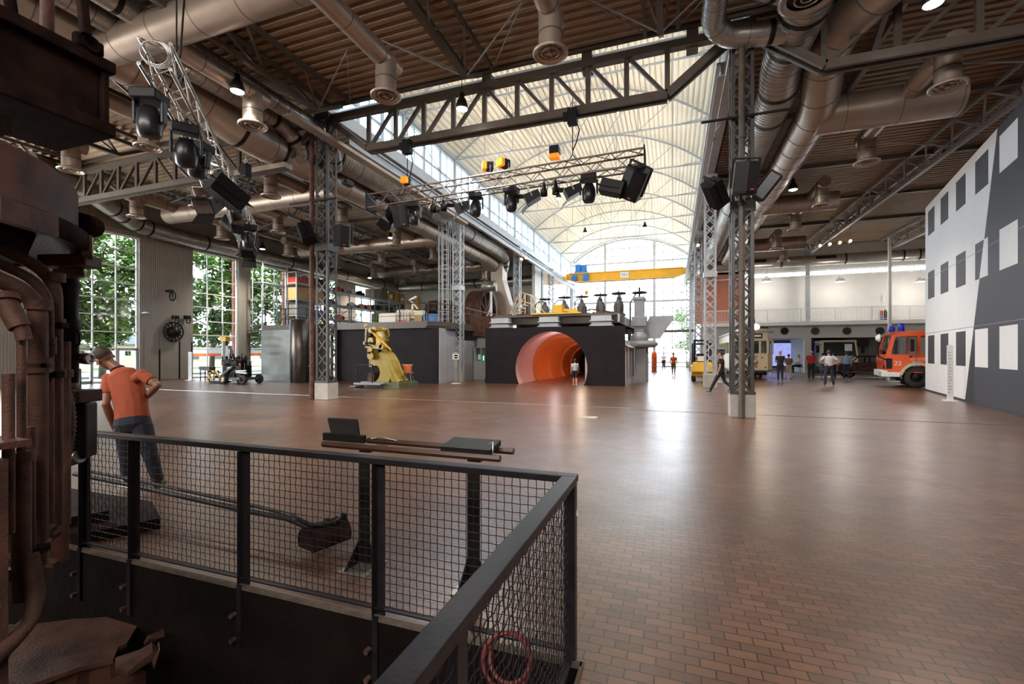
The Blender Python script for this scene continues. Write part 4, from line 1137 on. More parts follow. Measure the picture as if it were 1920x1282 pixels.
def on2(f, dz=0, side=0):
    d = T2[3]; a = d.cross(V((0, 0, 1))).normalized(); return pA + (pB - pA)*f + a*side + V((0, 0, dz))
for kind, f, side, dz, rot, lab, s_ in (
    ('mh', .06, -.25, -.3, (0, 0, .4), 'black moving head lamp hanging under the near end of the diagonal truss', 1.05),
    ('mh', .16, .0, -.25, (R(10), 0, .9), 'second moving head lamp from the near end of the diagonal truss', 1.1),
    ('mh', .22, .1, -.3, (0, R(8), .2), 'third moving head lamp from the near end of the diagonal truss', 1.0),
    ('sp', .40, .25, -.6, (R(60), R(15), R(-20)), 'large boxy loudspeaker with pale stripe on the diagonal truss', 1.25),
    ('fl', .46, -.25, -.75, (R(35), 0, R(20)), 'floodlight with a wide pale reflector under the diagonal truss', 1.4),
    ('fl', .50, .2, -.5, (R(40), 0, R(120)), 'floodlight halfway along the diagonal lighting truss', 1.0),
    ('pa', .57, 0, -.3, (R(30), 0, 0), 'small spot lamp just past the middle of the diagonal truss', 1.4),
    ('fl', .62, .1, -.55, (R(50), 0, R(80)), 'black floodlight at two thirds of the diagonal truss, nearer one', 1.1),
    ('fl', .70, -.2, -.55, (R(30), 0, R(150)), 'black floodlight at two thirds of the diagonal truss, farther one', 1.2),
    ('mh', .78, .2, -.3, (0, 0, 1.1), 'moving head lamp beyond two thirds of the diagonal truss', 1.1),
    ('fl', .86, 0, -.7, (R(40), 0, R(60)), 'floodlight close to the far end of the diagonal truss', 1.3),
    ('fl', .94, 0, -.8, (R(60), 0, R(30)), 'floodlight with open barn doors, last on the diagonal truss', 1.3)):
    fix(kind, on2(f, dz, side), rot, lab, s_)
# speakers on the columns
for p, rot, lab, s_ in ((atY(577, 438, 12.9), (R(25), R(-20), R(-70)), 'loudspeaker facing away on the left of the nearest left column', 1.1), (atY(643, 443, 12.9), (R(12), R(5), R(25)), 'loudspeaker facing the camera on the nearest left column', 1.1),
                     (atY(1341, 362, 12.5), (R(40), R(30), R(-60)), 'tilted loudspeaker on the left of the nearest right column', 1.0), (atY(1396, 335, 12.3), (R(12), R(3), R(8)), 'upright loudspeaker on the front of the nearest right column', 1.1)):
    fix('sp', p, rot, lab, s_)
for pts, lab in (([(-13.3, 13.0, 7.15), (-11.2, 13.0, 7.15)], 'black arm carrying the two loudspeakers on the nearest left column'), ([(.7, 12.95, 7.75), (2.9, 12.95, 7.75)], 'black arm carrying the loudspeakers on the nearest right column')):
    tag(MB().tube(pts, .035, 8).build('speaker_arm', M['iron_black']), lab, 'bracket')
p = atY(1437, 350, 12.6)
t = thing('wrapped_loudspeaker', 'loudspeaker wrapped in crumpled black foil on the nearest right column', 'loudspeaker', p)
b = MB(); b.cbox(p, (.36, .4, .72), (R(10), R(38), 0)); o = b.build('foil_cover', M['black_gloss'], t, world=True, bev=.06)
# small camera or projector on the left column
p = atY(652, 343, 13.3)
t = thing('small_projector', 'small black projector clamped beside the nearest left column', 'projector', p)
b = MB(); b.box(p - V((.12, .2, .1)), p + V((.12, .2, .1))); b.build('housing', M['black_plastic'], t, world=True, bev=.02)
b = MB(); b.bar(p + V((0, 0, .1)), p + V((-.3, 0, .25)), .04); b.build('clamp_arm', M['iron_black'], t, world=True)
b = MB(); b.cyl(p + V((0, -.2, 0)), p + V((0, -.26, 0)), .06); b.build('lens', M['lens'], t, world=True)

# ================================================================ BRIDGE CRANE
t = thing('bridge_crane', 'yellow bridge crane with load sign spanning the far end of the nave', 'crane', (XC, 51.5, 10))
x0, x1 = XL + .3, XR - .3
b = MB(); b.prism([(x0, 51.2, 10.15), (x0 + 1.3, 51.2, 9.75), (x1 - 1.3, 51.2, 9.75), (x1, 51.2, 10.15), (x1, 51.2, 10.75), (x0, 51.2, 10.75)], (0, .5, 0)); b.box((x0 + .4, 51.0, 10.7), (x1 - .4, 51.9, 10.78)); b.box((x0 + 1, 50.95, 9.75), (x1 - 1, 51.95, 9.82)); b.build('girder', M['crane_yellow'], t, world=True)
for x in (x0, x1): b = MB(); b.box((x - .15, 50.2, 9.95), (x + .15, 52.6, 10.35)); b.build('end_carriage', M['crane_yellow'], t, world=True, bev=.03)
b = MB(); b.box((-5.5, 51.15, 10.0), (-4.6, 51.19, 10.62)); sg = b.build('load_sign', M['white'], t, world=True)
text('15 t', .45, M['black_board'], t, (-5.05, 51.14, 10.30), (R(90), 0, 0), world=True)
t2 = thing('crane_trolley', 'blue hoist trolley with hook riding on the yellow crane', 'hoist', (-9.8, 51.3, 10.8))
b = MB(); b.box((-10.6, 51.0, 10.75), (-9.1, 52.0, 11.0)); b.box((-10.5, 51.0, 11.0), (-9.9, 51.9, 11.75)); b.box((-9.8, 51.1, 11.0), (-9.2, 51.8, 11.6)); b.build('frame', M['blue'], t2, world=True, bev=.03)
b = MB(); b.lathe([(.28, -.6), (.3, -.5), (.3, .5), (.28, .6)], (-9.9, 51.4, 11.4), 14, 'X'); b.build('drum', M['blue'], t2, world=True)
b = MB(); b.box((-10.9, 50.9, 9.9), (-10.3, 51.15, 10.5)); b.box((-9.6, 50.9, 9.8), (-9.0, 51.15, 10.6)); b.build_each('motor', M['blue'], t2, world=True, bev=.03)
b = MB(); b.tube([(-9.3, 51.0, 10.0), (-9.3, 51.0, 8.6)], .02, 5); b.tube([(-9.15, 51.0, 10.0), (-9.15, 51.0, 8.6)], .02, 5); b.build('rope', M['iron_black'], t2, world=True)
b = MB(); b.sph((-9.22, 51.0, 8.5), (.22, .15, .25)); b.tube([(-9.22, 51, 8.3), (-9.22, 51, 8.0), (-9.1, 51, 7.85), (-9.25, 51, 7.75), (-9.4, 51, 7.9)], .05, 6); b.build('hook_block', M['crane_yellow'], t2, world=True)

# ================================================================ OUTDOORS
b = MB(); b.add([(-120, -60, -.05), (XW - .4, -60, -.05), (XW - .4, 110, -.05), (-120, 110, -.05)], [(0, 1, 2, 3)]); b.add([(XW - .4, YE + .3, -.05), (120, YE + .3, -.05), (120, 140, -.05), (XW - .4, 140, -.05)], [(0, 1, 2, 3)])
o = b.build('ground_outside', M['grass']); o['kind'] = 'structure'
b = MB(); b.box((-35.2, -60, -.04), (XW - .4, YE, -.01)).box((XW, YE + .4, -.04), (30, YE + 14, -.01)); o = b.build('path_outside', M['pavement']); o['kind'] = 'structure'
b = MB(); b.box((-46, -60, -.04), (-38, 110, .0)); o = b.build('street', M['asphalt']); o['kind'] = 'structure'
def tree(lab, x, y, h, cr, seed, n=2600, trunk=2.6, leaf=.44, group=None):
    rnd = random.Random(seed); t = thing('tree', lab, 'tree', (x, y, 0), group=group)
    b = MB(); b.tube([(0, 0, -.1), (.1, .05, trunk), (0, .1, h*.55), (.1, 0, h*.85)], [.22, .17, .11, .04], 8)
    ends = []
    for k in range(11):
        a = rnd.uniform(0, 2*PI); z0 = rnd.uniform(trunk*.8, h*.6); r_ = cr*rnd.uniform(.6, .95); e = V((r_*math.cos(a), r_*math.sin(a), z0 + rnd.uniform(.5, h*.3))); ends.append(e)
        b.tube([(0, 0, z0), e*.5 + V((0, 0, z0*.45)), e], [.08, .05, .02], 5)
    b.build('trunk', M['bark'], t)
    b = MB()
    blobs = []
    for k in range(60):
        a = rnd.uniform(0, 2*PI); u = rnd.uniform(0, 1)**.5; z = rnd.uniform(trunk, h)
        f = math.sqrt(max(.05, 1 - ((z - (trunk + h)/2)/((h - trunk)/2 + .6))**2)); blobs.append(V((cr*u*f*math.cos(a), cr*u*f*math.sin(a), z)))
    vs = []; fs = []
    for k in range(n):
        c = rnd.choice(blobs); d = V((rnd.gauss(0, 1), rnd.gauss(0, 1), rnd.gauss(0, .8))).normalized()*rnd.uniform(.35, 1.05); p = c + d
        s = leaf*rnd.uniform(.6, 1.2); q = Euler((rnd.uniform(-1, 1), rnd.uniform(-1, 1), rnd.uniform(0, 6.3))).to_matrix()
        i = len(vs); vs += [p + q @ V(w) for w in ((-s/2, 0, 0), (0, -s/3, .03), (s/2, 0, 0), (0, s/3, .03))]; fs.append((i, i+1, i+2, i+3))
    b.add(vs, fs); b.build('foliage', M['leaf'], t, kind='stuff')
tree('leafy tree behind the first tall window', -36.0, 19.4, 10.5, 4.4, 3, 11000)
tree('leafy tree behind the second tall window', -36.5, 27.4, 10.5, 3.8, 4, 8000)
tree('leafy tree behind the third tall window and the shelves', -35.5, 33.0, 10.0, 3.6, 5, 7000)
tree('tall tree farther left whose leaves fill the first window', -37.5, 14.5, 12.0, 4.4, 6, 9000)
tree('distant tree behind the fourth window', -38.5, 42.0, 11.0, 4.0, 8, 4500)
tree('small tree seen through the end wall above the gangway', 2.6, 72.0, 8.0, 2.8, 7, 3000, 2.5)
def house(lab, x, y, w, d, h, roof):
    t = thing('house', lab, 'house', (x, y, 0))
    b = MB(); b.box((x - d, y, 0), (x, y + w, h)); b.build('walls', M['house_wall'], t, world=True)
    b = MB(); b.prism([(x + .5, y - .4, h - .2), (x - d/2, y - .4, h + roof), (x - d - .5, y - .4, h - .2)], (0, w + .8, 0)); b.build('roof', M['roof_tile'], t, world=True)
    for k in range(int(w/3.2)):
        b = MB(); b.box((x - .05, y + 1 + k*3.2, 1.0), (x + .05, y + 2.3 + k*3.2, 2.3)); b.build('house_window', M['dark_glass'], t, world=True)
house('low beige house with grey tiled roof behind the near tree', -50, 14, 12, 9, 2.7, 2.6)
house('low beige house with grey tiled roof farther along the street', -52, 32, 16, 9, 2.8, 2.6)
t = thing('striped_barrier', 'long white outdoor rail with red stripe behind the second window', 'barrier', (-34, 30, 0))
b = MB(); b.box((-34.1, 22, 1.6), (-34, 46, 2.1)); b.build('board', M['white'], t, world=True)
b = MB(); b.box((-33.99, 22, 1.45), (-33.96, 46, 1.65)); b.build('red_stripe', M['orange_cloth'], t, world=True)
# ================================================================ BLACK TUNNEL BOX
TX0, TX1, TY = -9.85, -2.27, 23.3
t = thing('tunnel_front_board', 'wide black board with the round tunnel opening', 'board', (-6.1, TY, 0))
cx, cz, cr = -6.13, .85, 1.97
b = MB(); n = 48
a0 = math.asin(-cz/cr)
arcp = [(cx + cr*math.cos(a0 + (PI - 2*a0)*k/n), cz + cr*math.sin(a0 + (PI - 2*a0)*k/n)) for k in range(n + 1)]
b.prism([(TX0, TY, 0), (TX0, TY, 3.05), (TX1, TY, 3.05), (TX1, TY, 0)] + [(x, TY, max(z, 0)) for x, z in arcp], (0, .12, 0))
b.build('board', M['black_board'], t, world=True)
t = thing('tunnel', 'walk-in round tunnel of stepped glowing orange rings inside the black box', 'tunnel', (cx, 28, 0))
def half_ring(r, y0, y1, m, nm, r2=None, lab=None):
    b = MB(); r2 = r2 or r; vs = []; k_ = 40
    z0 = cz
    def P(r, y):
        a = math.asin(max(-1, -z0/r)) if z0 < r else -PI/2
        return [(cx + r*math.cos(a + (PI - 2*a)*q/k_), y, max(0.0, z0 + r*math.sin(a + (PI - 2*a)*q/k_))) for q in range(k_ + 1)]
    vs = P(r, y0) + P(r2, y1)
    b.add(vs, [(q, q+1, k_ + 2 + q, k_ + 1 + q) for q in range(k_)], True)
    return b.build(nm, m, t, world=True, label=lab)
rr = [1.97, 1.80, 1.64, 1.50, 1.38, 1.28]; yy = [TY + .1, 26.6, 29.6, 32.4, 35.2, 38.0]
half_ring(1.97, yy[0], yy[1], M['tunnel_pink'], 'pink_shell')
for i in range(1, 5):
    half_ring(rr[i-1], yy[i], yy[i] + .01, M['tunnel_orange'], 'ring_step', rr[i])
    half_ring(rr[i], yy[i], yy[i+1], M['tunnel_orange'], 'ring_shell')
b = MB(); b.box((cx - 2, 38.0, 0), (cx + 2, 38.1, 3)); b.build('end_wall', M['black_board'], t, world=True)
b = MB()
for q in (cx - .9, cx + .2): b.box((q, 36.5, 2.05), (q + .5, 37.5, 2.12))
b = MB(); b.box((-4.75, 30, 1.3), (-4.55, 30.5, 1.75)); b.build('green_glow_panel', M['green_led'], t, world=True)
for i in range(1, 5):
    lamp('tunnel_light', 'POINT', (cx + .9, yy[i] + .5, 2.1), energy=14, color=(1, .78, .6), size=.15)
lamp('tunnel_light', 'POINT', (cx - .2, 25.2, 2.2), energy=7, color=(1, .85, .85), size=.15)
b = MB()
for i in range(1, 5): b.cyl((cx + .9, yy[i] + .5, 2.2), (cx + .9, yy[i] + .5, 2.26), .07, 10)
# side wall of the box with tall openings
t = thing('side_corridor', 'pale grey corridor wall with tall openings beside the black box', 'partition', (TX1, 30, 0))
b = MB(); yA, yB = TY + .15, 41.5; n = 9
b.box((TX1 - .15, yA, 0), (TX1 - .02, yB, .25)); b.box((TX1 - .15, yA, 2.0), (TX1 - .02, yB, 2.35))
w = (yB - yA)/n
for k in range(n + 1): b.box((TX1 - .15, yA + k*w - .35, .25), (TX1 - .02, min(yB, yA + k*w + .35), 2.0)) if 0 < k < n else b.box((TX1 - .15, yA if k == 0 else yB - .35, .25), (TX1 - .02, yA + .6 if k == 0 else yB, 2.0))
b.build('wall_panel', M['panel_white'], t, world=True)
b = MB()
for k in range(n): b.prism([(TX1 - .02, yA + k*w + .3, 2.12), (TX1 + .25, yA + k*w + .3, 1.98), (TX1 + .25, yA + k*w + .3, 1.95), (TX1 - .02, yA + k*w + .3, 2.08)], (0, w - .6, 0))
b.build_each('hood', M['panel_white'], t, world=True)
b = MB(); b.box((TX1 - .9, yA, 0), (TX1 - .8, yB, 2.3)).box((TX1 - .9, yA, 2.3), (TX1 - .1, yB, 2.36)); b.build('dark_backing', M['grey_board'], t, world=True)
t = thing('red_cylinder', 'orange red upright cylinder behind the pale corridor wall', 'cylinder', (-1.6, 42.5, 0))
b = MB(); b.lathe([(0, .05), (.22, .05), (.24, .3), (.24, 1.5), (.2, 1.75), (.08, 1.85), (0, 1.9)], n=16); b.build('body', M['orange_fire'], t)
b = MB(); b.torus((0, 0, .5), .25, .03); b.torus((0, 0, 1.3), .25, .03); b.box((-.3, -.3, 0), (.3, .3, .05)); b.build('band', M['steel_grey'], t)

# ---- steel platform above the box
t = thing('steel_platform', 'heavy steel platform on girders above the black tunnel box', 'platform', (-6, 24, 3.1))
b = MB(); b.prism([(-9.6, 23.9, 3.66), (-2.75, 23.9, 3.66), (-2.2, 41, 3.66), (-9.6, 41, 3.66)], (0, 0, .12)); b.build('deck_plate', M['steel_brown'], t, world=True)
b = MB()
for y in (24.4, 28, 32, 36, 40): b.box((-9.6, y - .12, 3.30), (-2.4, y - .08, 3.64)).box((-9.6, y - .2, 3.28), (-2.4, y, 3.31))
b.build_each('cross_girder', M['steel_brown'], t, world=True)
for x in (-9.1, -6.3, -3.5):
    b = MB(); b.box((x - .52, 23.55, 3.38), (x + .52, 24.1, 3.62)).box((x - .6, 23.5, 3.33), (x + .6, 24.1, 3.38)).box((x - .52, 23.6, 3.14), (x + .52, 24.1, 3.28)).box((x - .6, 23.5, 3.09), (x + .6, 24.1, 3.14)); b.build('girder_end', M['steel_light'], t, world=True)
b = MB(); b.bar((-2.65, 23.9, 3.5), (-2.1, 41, 3.5), .1, .42); 
for k in range(12): b.box((-2.62 + k*.045, 24.6 + k*1.4, 3.32), (-2.52 + k*.045, 24.72 + k*1.4, 3.66))
b.build('side_girder', M['steel_light'], t, world=True)
b = MB()
for x, y in ((-9.2, 24.6), (-9.2, 33), (-2.9, 33), (-9.2, 40), (-2.9, 40)): b.box((x - .12, y - .12, 0), (x + .12, y + .12, 3.3))
b.build_each('support_post', M['steel_grey'], t, world=True)
b = MB()
for k in range(60):
    x = random.uniform(-9.3, -3); y = random.uniform(24.4, 26.5); b.cbox((x, y, 3.84), (random.uniform(.1, .5), .15, random.uniform(.04, .16)), (0, 0, random.uniform(0, 3)))
b.build('rusty_fittings', M['rust'], t, world=True, kind='stuff')
# valves
def valve_proto():
    t = thing('gate_valve', 'p', 'valve')
    b = MB(); b.lathe([(0, 0), (.34, 0), (.34, .12), (.24, .16), (.26, .5), (.20, .72), (.12, .8), (.1, .95), (.04, 1.0)], n=14); b.box((-.22, -.2, .1), (.22, .2, .62)); b.build('body', M['valve_iron'], t, bev=.02)
    b = MB(); b.cyl((0, 0, .9), (0, 0, 1.28), .035, 8); b.torus((0, 0, 1.14), .34, .03, n=18); b.bar((-.34, 0, 1.14), (.34, 0, 1.14), .04); b.bar((0, -.34, 1.14), (0, .34, 1.14), .04); b.build('handwheel', M['iron_black'], t)
    b = MB(); b.tube([(-.3, 0, .3), (-.6, 0, .3), (-.6, 0, .8), (-.35, 0, 1.0), (-.05, 0, 1.0)], .035, 8); b.build('bypass_pipe', M['valve_iron'], t)
    return t
vp = valve_proto()
VL = [(1022, 1.0, 'first from the left'), (1058, 1.05, 'behind the yellow jib'), (1091, 1.05, 'third from the left'), (1126, 1.1, 'third from the right, before the window'), (1160, 1.15, 'second from the right, on the platform corner')]
for i, (px, s, lab) in enumerate(VL):
    p = atY(px, 585, 26.5); p.z = 3.78; L = 'rusty gate valve with handwheel on the platform, ' + lab
    if i == 0: vp.location = p; vp['label'] = L; vp['group'] = 'gate valves on the platform'; vp.rotation_euler = (0, 0, .3)
    else: dup(vp, p, .3 + .4*i, label=L, scale=s)
t = thing('tall_valve', 'tall grey valve column with handwheel standing at the right end of the platform', 'valve', atY(1199, 640, 27.0))
p = t.location.copy(); p.z = 0; t.location.z = 2.3
b = MB(); b.box(p + V((-.28, -.25, 2.9)), p + V((.28, .25, 4.9))); b.box(p + V((-.42, -.4, 3.2)), p + V((.42, .4, 3.75))); b.box(p + V((-.36, -.3, 4.7)), p + V((.36, .3, 4.82))); b.lathe([(.2, 2.35), (.5, 2.4), (.5, 2.62), (.3, 2.9)], p, 14); b.build('body', M['steel_grey'], t, world=True, bev=.03)
b = MB(); b.cyl(p + V((0, 0, 4.8)), p + V((0, 0, 5.45)), .05); b.torus(p + V((0, 0, 5.15)), .4, .035); b.bar(p + V((-.4, 0, 5.15)), p + V((.4, 0, 5.15)), .05); b.tube([p + V((-.5, 0, 3.5)), p + V((-.5, 0, 4.6)), p + V((-.2, 0, 5.1))], .04, 6); b.build('handwheel', M['iron_black'], t, world=True)
t = thing('round_casing', 'grey round machine casing below the right edge of the platform', 'machine', (-1.6, 26.8, 2.0))
b = MB(); b.lathe([(0, 2.0), (.75, 2.0), (.95, 2.12), (.95, 2.25), (.75, 2.4), (0, 2.42)], (-1.75, 27.2, 0), 22); b.cyl((-1.75, 27.2, 2.4), (-1.75, 27.2, 3.0), .35, 14); b.box((-2.0, 26.9, 0), (-1.5, 27.5, 2.0)); b.build('casing', M['steel_grey'], t, world=True)
t = thing('control_desk_chute', 'pale slanting control desk sticking out right of the steel platform', 'desk', (-.8, 28, 2.9))
b = MB(); b.prism([(-1.6, 28, 2.55), (-.75, 28, 2.55), (.05, 28, 3.75), (-.05, 28, 3.85), (-1.3, 28, 3.85), (-1.6, 28, 3.2)], (0, .9, 0)); b.build('housing', M['steel_light'], t, world=True, bev=.03)
b = MB(); b.box((-1.6, 28.1, 0), (-1.4, 28.7, 2.6)); b.build('leg', M['steel_light'], t, world=True)
for i in range(2):
    q = MB(); z = 4.15 - i*.0; q.tube([(-7.6 + 2.3*i, 26.5, 4.0), (-7.0 + 2.5*i, 26.5, 4.1 + .15*i), (-5.8 + 2.7*i, 26.5, 4.0)], .045, 6); tag(q.build('pipe_run', M['rust']), ('left' if i == 0 else 'right') + ' rusty pipe run linking valves on the steel platform', 'pipe')
t = thing('yellow_jib', 'bright yellow jib with box lying on the front edge of the platform', 'jib', (-5.9, 24.0, 3.78))
b = MB(); b.box((-7.3, 23.75, 3.78), (-4.6, 24.1, 3.86)); b.bar((-5.9, 24.0, 4.05), (-4.8, 24.0, 3.92), .1, .14); b.bar((-4.85, 24, 3.85), (-4.95, 24, 4.2), .06); b.build('beam', M['yellow'], t, world=True)
b = MB(); b.box((-6.1, 23.75, 3.86), (-5.6, 24.2, 4.28)); b.build('box', M['yellow'], t, world=True, bev=.02)
t = thing('platform_stair', 'pale yellow stair railings on the left of the steel platform', 'stair', (-8.5, 26, 3.78))
b = MB()
for y in (25.6, 26.6):
    b.tube([(-9.3, y, 3.8), (-8.6, y, 5.3), (-7.9, y, 5.1), (-6.9, y, 3.8)], .03, 6); b.tube([(-9.1, y, 3.8), (-8.6, y, 4.8), (-7.9, y, 4.6), (-7.3, y, 3.8)], .025, 6)
    for x, z in ((-8.6, 5.3), (-7.9, 5.1)): b.bar((x, y, 3.78), (x, y, z), .05)
for k in range(5): b.box((-9.2 + k*.15, 25.6, 3.85 + k*.18), (-9.0 + k*.15, 26.6, 3.88 + k*.18))
b.build('railing', M['cream'], t, world=True)

# ================================================================ LOW DARK BUILDING AND MEZZANINE, LEFT
t = thing('dark_building', 'low building with a black front under the mezzanine', 'building', (-15, 22, 0))
b = MB(); b.box((-18.9, 22.0, 0), (-12.05, 22.12, 3.05)); b.build('front_wall', M['black_board'], t, world=True)
b = MB(); b.box((-12.05, 22.0, 0), (-12.0, 27.0, 2.45)).box((-12.05, 22.0, 2.45), (-12.0, 24.0, 3.05)); b.build('side_wall', M['grey_board'], t, world=True)
b = MB(); b.box((-11.99, 22.9, .05), (-11.975, 23.8, 2.1)); b.build('door', M['grey_board'], t, world=True)
b = MB(); b.prism([(-24.4, 21.7, 3.05), (-12.7, 21.7, 3.05), (-11.8, 22.9, 3.05), (-11.8, 43.9, 3.05), (-24.4, 43.9, 3.05)], (0, 0, .1)); b.box((-24.4, 21.68, 3.15), (-12.6, 21.74, 3.42)); b.bar((-12.65, 21.72, 3.29), (-11.8, 22.9, 3.29), .06, .26); b.box((-11.86, 22.9, 3.15), (-11.8, 34, 3.42)); b.prism([(-24.4, 21.8, 3.3), (-12.7, 21.8, 3.3), (-11.9, 22.9, 3.3), (-11.9, 43.9, 3.3), (-29.9, 43.9, 3.3), (-29.9, 25.2, 3.3), (-24.4, 25.2, 3.3)], (0, 0, .1)); b.build('mezzanine_deck', M['steel_brown'], t, world=True)
# thin steel-plate relief and tube
t = thing('steel_plate_relief', 'large dull steel plate with pressed ripples standing left of the dark tube', 'steel plate', (-22, 21.5, 0))
b = MB(); N_ = 40; rows = 28
vs = []
for j in range(rows + 1):
    for i in range(N_ + 1):
        x = -24.3 + 5.4*i/N_; z = 3.1*j/rows
        w = 0
        for (cx_, cz_, a) in ((.18, .88, 1), (.18, .73, 1), (.2, .5, -.8), (.85, .88, 1), (.85, .73, 1), (.87, .5, -.8), (.5, .93, .5)):
            w += a*.045*math.exp(-((i/N_ - cx_)/.13)**2)*math.exp(-((j/rows - cz_ + .05*((i/N_ - cx_)/.13)**2*a*.6)/.02)**2)
        vs.append((x, 21.5 + .35*(1 - i/N_)**2*0 - w - .1*math.sin(i/N_*PI), z))
b.add(vs, [(j*(N_+1)+i, j*(N_+1)+i+1, (j+1)*(N_+1)+i+1, (j+1)*(N_+1)+i) for j in range(rows) for i in range(N_)], True)
b.add([(-24.3, 21.5, 0), (-24.3, 21.7, 0), (-24.3, 21.7, 3.1), (-24.3, 21.5, 3.1)], [(0, 1, 2, 3)]); b.box((-24.3, 21.62, 0), (-18.9, 21.7, 3.1))
b.build('plate', M['steel_plate'], t, world=True)
b = MB(); b.box((-24.0, 21.25, .0), (-18.9, 21.5, .35)); b.build('base_rail', M['steel_plate'], t, world=True)
t = thing('steel_tube', 'tall dark open steel tube standing before the low building', 'tube', (-20.4, 20.7, 0))
b = MB(); b.lathe([(.56, 0), (.58, .02), (.58, 3.58), (.56, 3.6), (.54, 3.58), (.54, .02)], n=36); b.build('tube_wall', M['steel_tube'], t)
# railing along the mezzanine edge
def railing(lab, pts, h=1.0, m=None, z=3.42, gap=1.6, mids=2, nm='mezzanine_railing'):
    m = m or M['iron_black']; t = thing(nm, lab, 'railing', V((pts[0][0], pts[0][1], z)))
    P = [V((x, y, z)) for x, y in pts]
    b = MB()
    for a, c in zip(P, P[1:]):
        b.bar(a + V((0, 0, h)), c + V((0, 0, h)), .05)
        for k in range(mids): b.bar(a + V((0, 0, h*(k+1)/(mids+1))), c + V((0, 0, h*(k+1)/(mids+1))), .025)
    b.build('rail', m, t, world=True)
    for a, c in zip(P, P[1:]):
        n = max(1, int((c - a).length/gap))
        for k in range(n + (1 if c == P[-1] else 0)):
            p = a + (c - a)*k/n; q = MB(); q.bar(p, p + V((0, 0, h)), .05); q.build('post', m, t, world=True)
    return t
railing('dark railing along the front edge of the mezzanine', [(-24.3, 21.78), (-12.75, 21.78)])
railing('brown railing turning back past the caged ladder on the mezzanine', [(-12.68, 21.9), (-11.9, 23.0), (-11.9, 33.5)], m=M['rust'])
# pale wall with the kiosk behind
wall('wall_kiosk', M['white_wall'], ((-12.0, 27.0, 0), (-9.9, 27.15, 2.75)))
wall('wall_kiosk_base', M['grey_board'], ((-12.0, 26.97, 0), (-9.9, 27.0, 1.9)))
b = MB(); b.box((-12.1, 26.2, 2.75), (-9.7, 33.8, 3.05)); b.box((-12.1, 26.2, 3.05), (-9.7, 26.26, 4.0)); tag(b.build('balcony', M['rust']), 'rust brown balcony with sheet parapet right of the caged ladder', 'balcony')
t = thing('info_kiosk', 'grey kiosk cabinet with glass window beside the child', 'kiosk', (-11.3, 26.3, 0))
b = MB(); b.prism([(-11.9, 26.2, 0), (-11.15, 26.2, 0), (-10.75, 26.2, 1.15), (-11.9, 26.2, 1.2)], (0, .7, 0)); b.build('cabinet', M['grey_board'], t, world=True)
b = MB(); b.box((-11.9, 26.25, 1.2), (-11.8, 26.9, 2.05)).box((-10.95, 26.25, 1.2), (-10.9, 26.9, 2.05)).box((-11.9, 26.25, 2.0), (-10.9, 26.9, 2.06)).box((-11.42, 26.25, 1.2), (-11.36, 26.3, 2.0)).box((-11.9, 26.85, 1.2), (-10.9, 26.9, 2.0)); b.build('window_frame', M['steel_grey'], t, world=True)
b = MB(); b.box((-11.72, 26.5, 1.25), (-11.5, 26.55, 1.6)); b.build('paper_figure', M['paper'], t, world=True)
b = MB(); b.box((-11.33, 26.4, 1.22), (-11.27, 26.45, 1.5)); b.build('green_light', M['green_led'], t, world=True)

# big flywheels on the mezzanine
def flywheel(lab, c, r, w, spokes=8):
    t = thing('flywheel', lab, 'wheel', c, group='flywheels on the mezzanine')
    b = MB(); b.lathe([(r - .18, -w/2), (r, -w/2), (r, w/2), (r - .18, w/2), (r - .18, -w/2)], (0, 0, 0), 40, 'X', False); b.build('rim', M['rust'], t)
    b = MB(); b.lathe([(0, -w/2 - .2), (.3, -w/2 - .2), (.3, w/2 + .2), (0, w/2 + .2)], (0, 0, 0), 18, 'X'); b.build('hub', M['rust'], t)
    for k in range(spokes):
        a = 2*PI*k/spokes + .2; q = MB(); q.bar((w*.3, .25*math.cos(a), .25*math.sin(a)), (w*.3, (r - .1)*math.cos(a), (r - .1)*math.sin(a)), .2, .16, (1, 0, 0)); q.build_each('spoke', M['rust'], t)
    return t
f1 = flywheel('large rust brown flywheel with spokes right of the caged ladder', (-14.4, 33.2, 4.9), 1.75, 1.3)
flywheel('brown flywheel drum half hidden behind the caged ladder', (-17.8, 33.0, 4.3), 1.7, 1.6)
t = thing('drum_motor', 'grey round motor on a bracket in front of the large flywheel', 'motor', (-13.2, 32.0, 6.4))
b = MB(); b.lathe([(0, -.55), (.38, -.55), (.45, -.45), (.4, -.4), (.4, .4), (.45, .45), (0, .5)], (-13.0, 31.6, 6.7), 18, 'X'); b.build('drum', M['galv'], t, world=True)
b = MB(); b.bar((-12.9, 31.6, 3.4), (-12.9, 31.6, 6.4), .14); b.bar((-13.6, 31.6, 3.4), (-12.9, 31.6, 5.2), .08); b.build('stand', M['galv'], t, world=True)

# shelving racks along the left wall above the mezzanine
RX = -26.8
t = thing('storage_rack', 'long steel storage rack with three levels on the mezzanine', 'rack', (RX, 26, 3.42))
b = MB()
RY = [26.3, 29.2, 32.1, 35.0, 37.9, 40.8]
for z in (4.45, 5.65, 6.8): b.box((RX - .55, RY[0], z - .05), (RX - .5, RY[-1], z + .06)).box((RX + .5, RY[0], z - .05), (RX + .55, RY[-1], z + .06)).box((RX - .5, RY[0], z - .02), (RX + .5, RY[-1], z))
b.build('shelf', M['steel_grey'], t, world=True)
for y in RY:
    for x in (RX - .5, RX + .52): q = MB(); q.box((x - .04, y - .04, 3.4), (x + .04, y + .04, 7.5)); q.build('upright', M['steel_light'], t, world=True)
b = MB(); 
for k in (1, 3): b.bar((RX + .52, RY[k], 3.6), (RX + .52, RY[k+1], 5.5), .04)
b.build('brace', M['steel_light'], t, world=True)
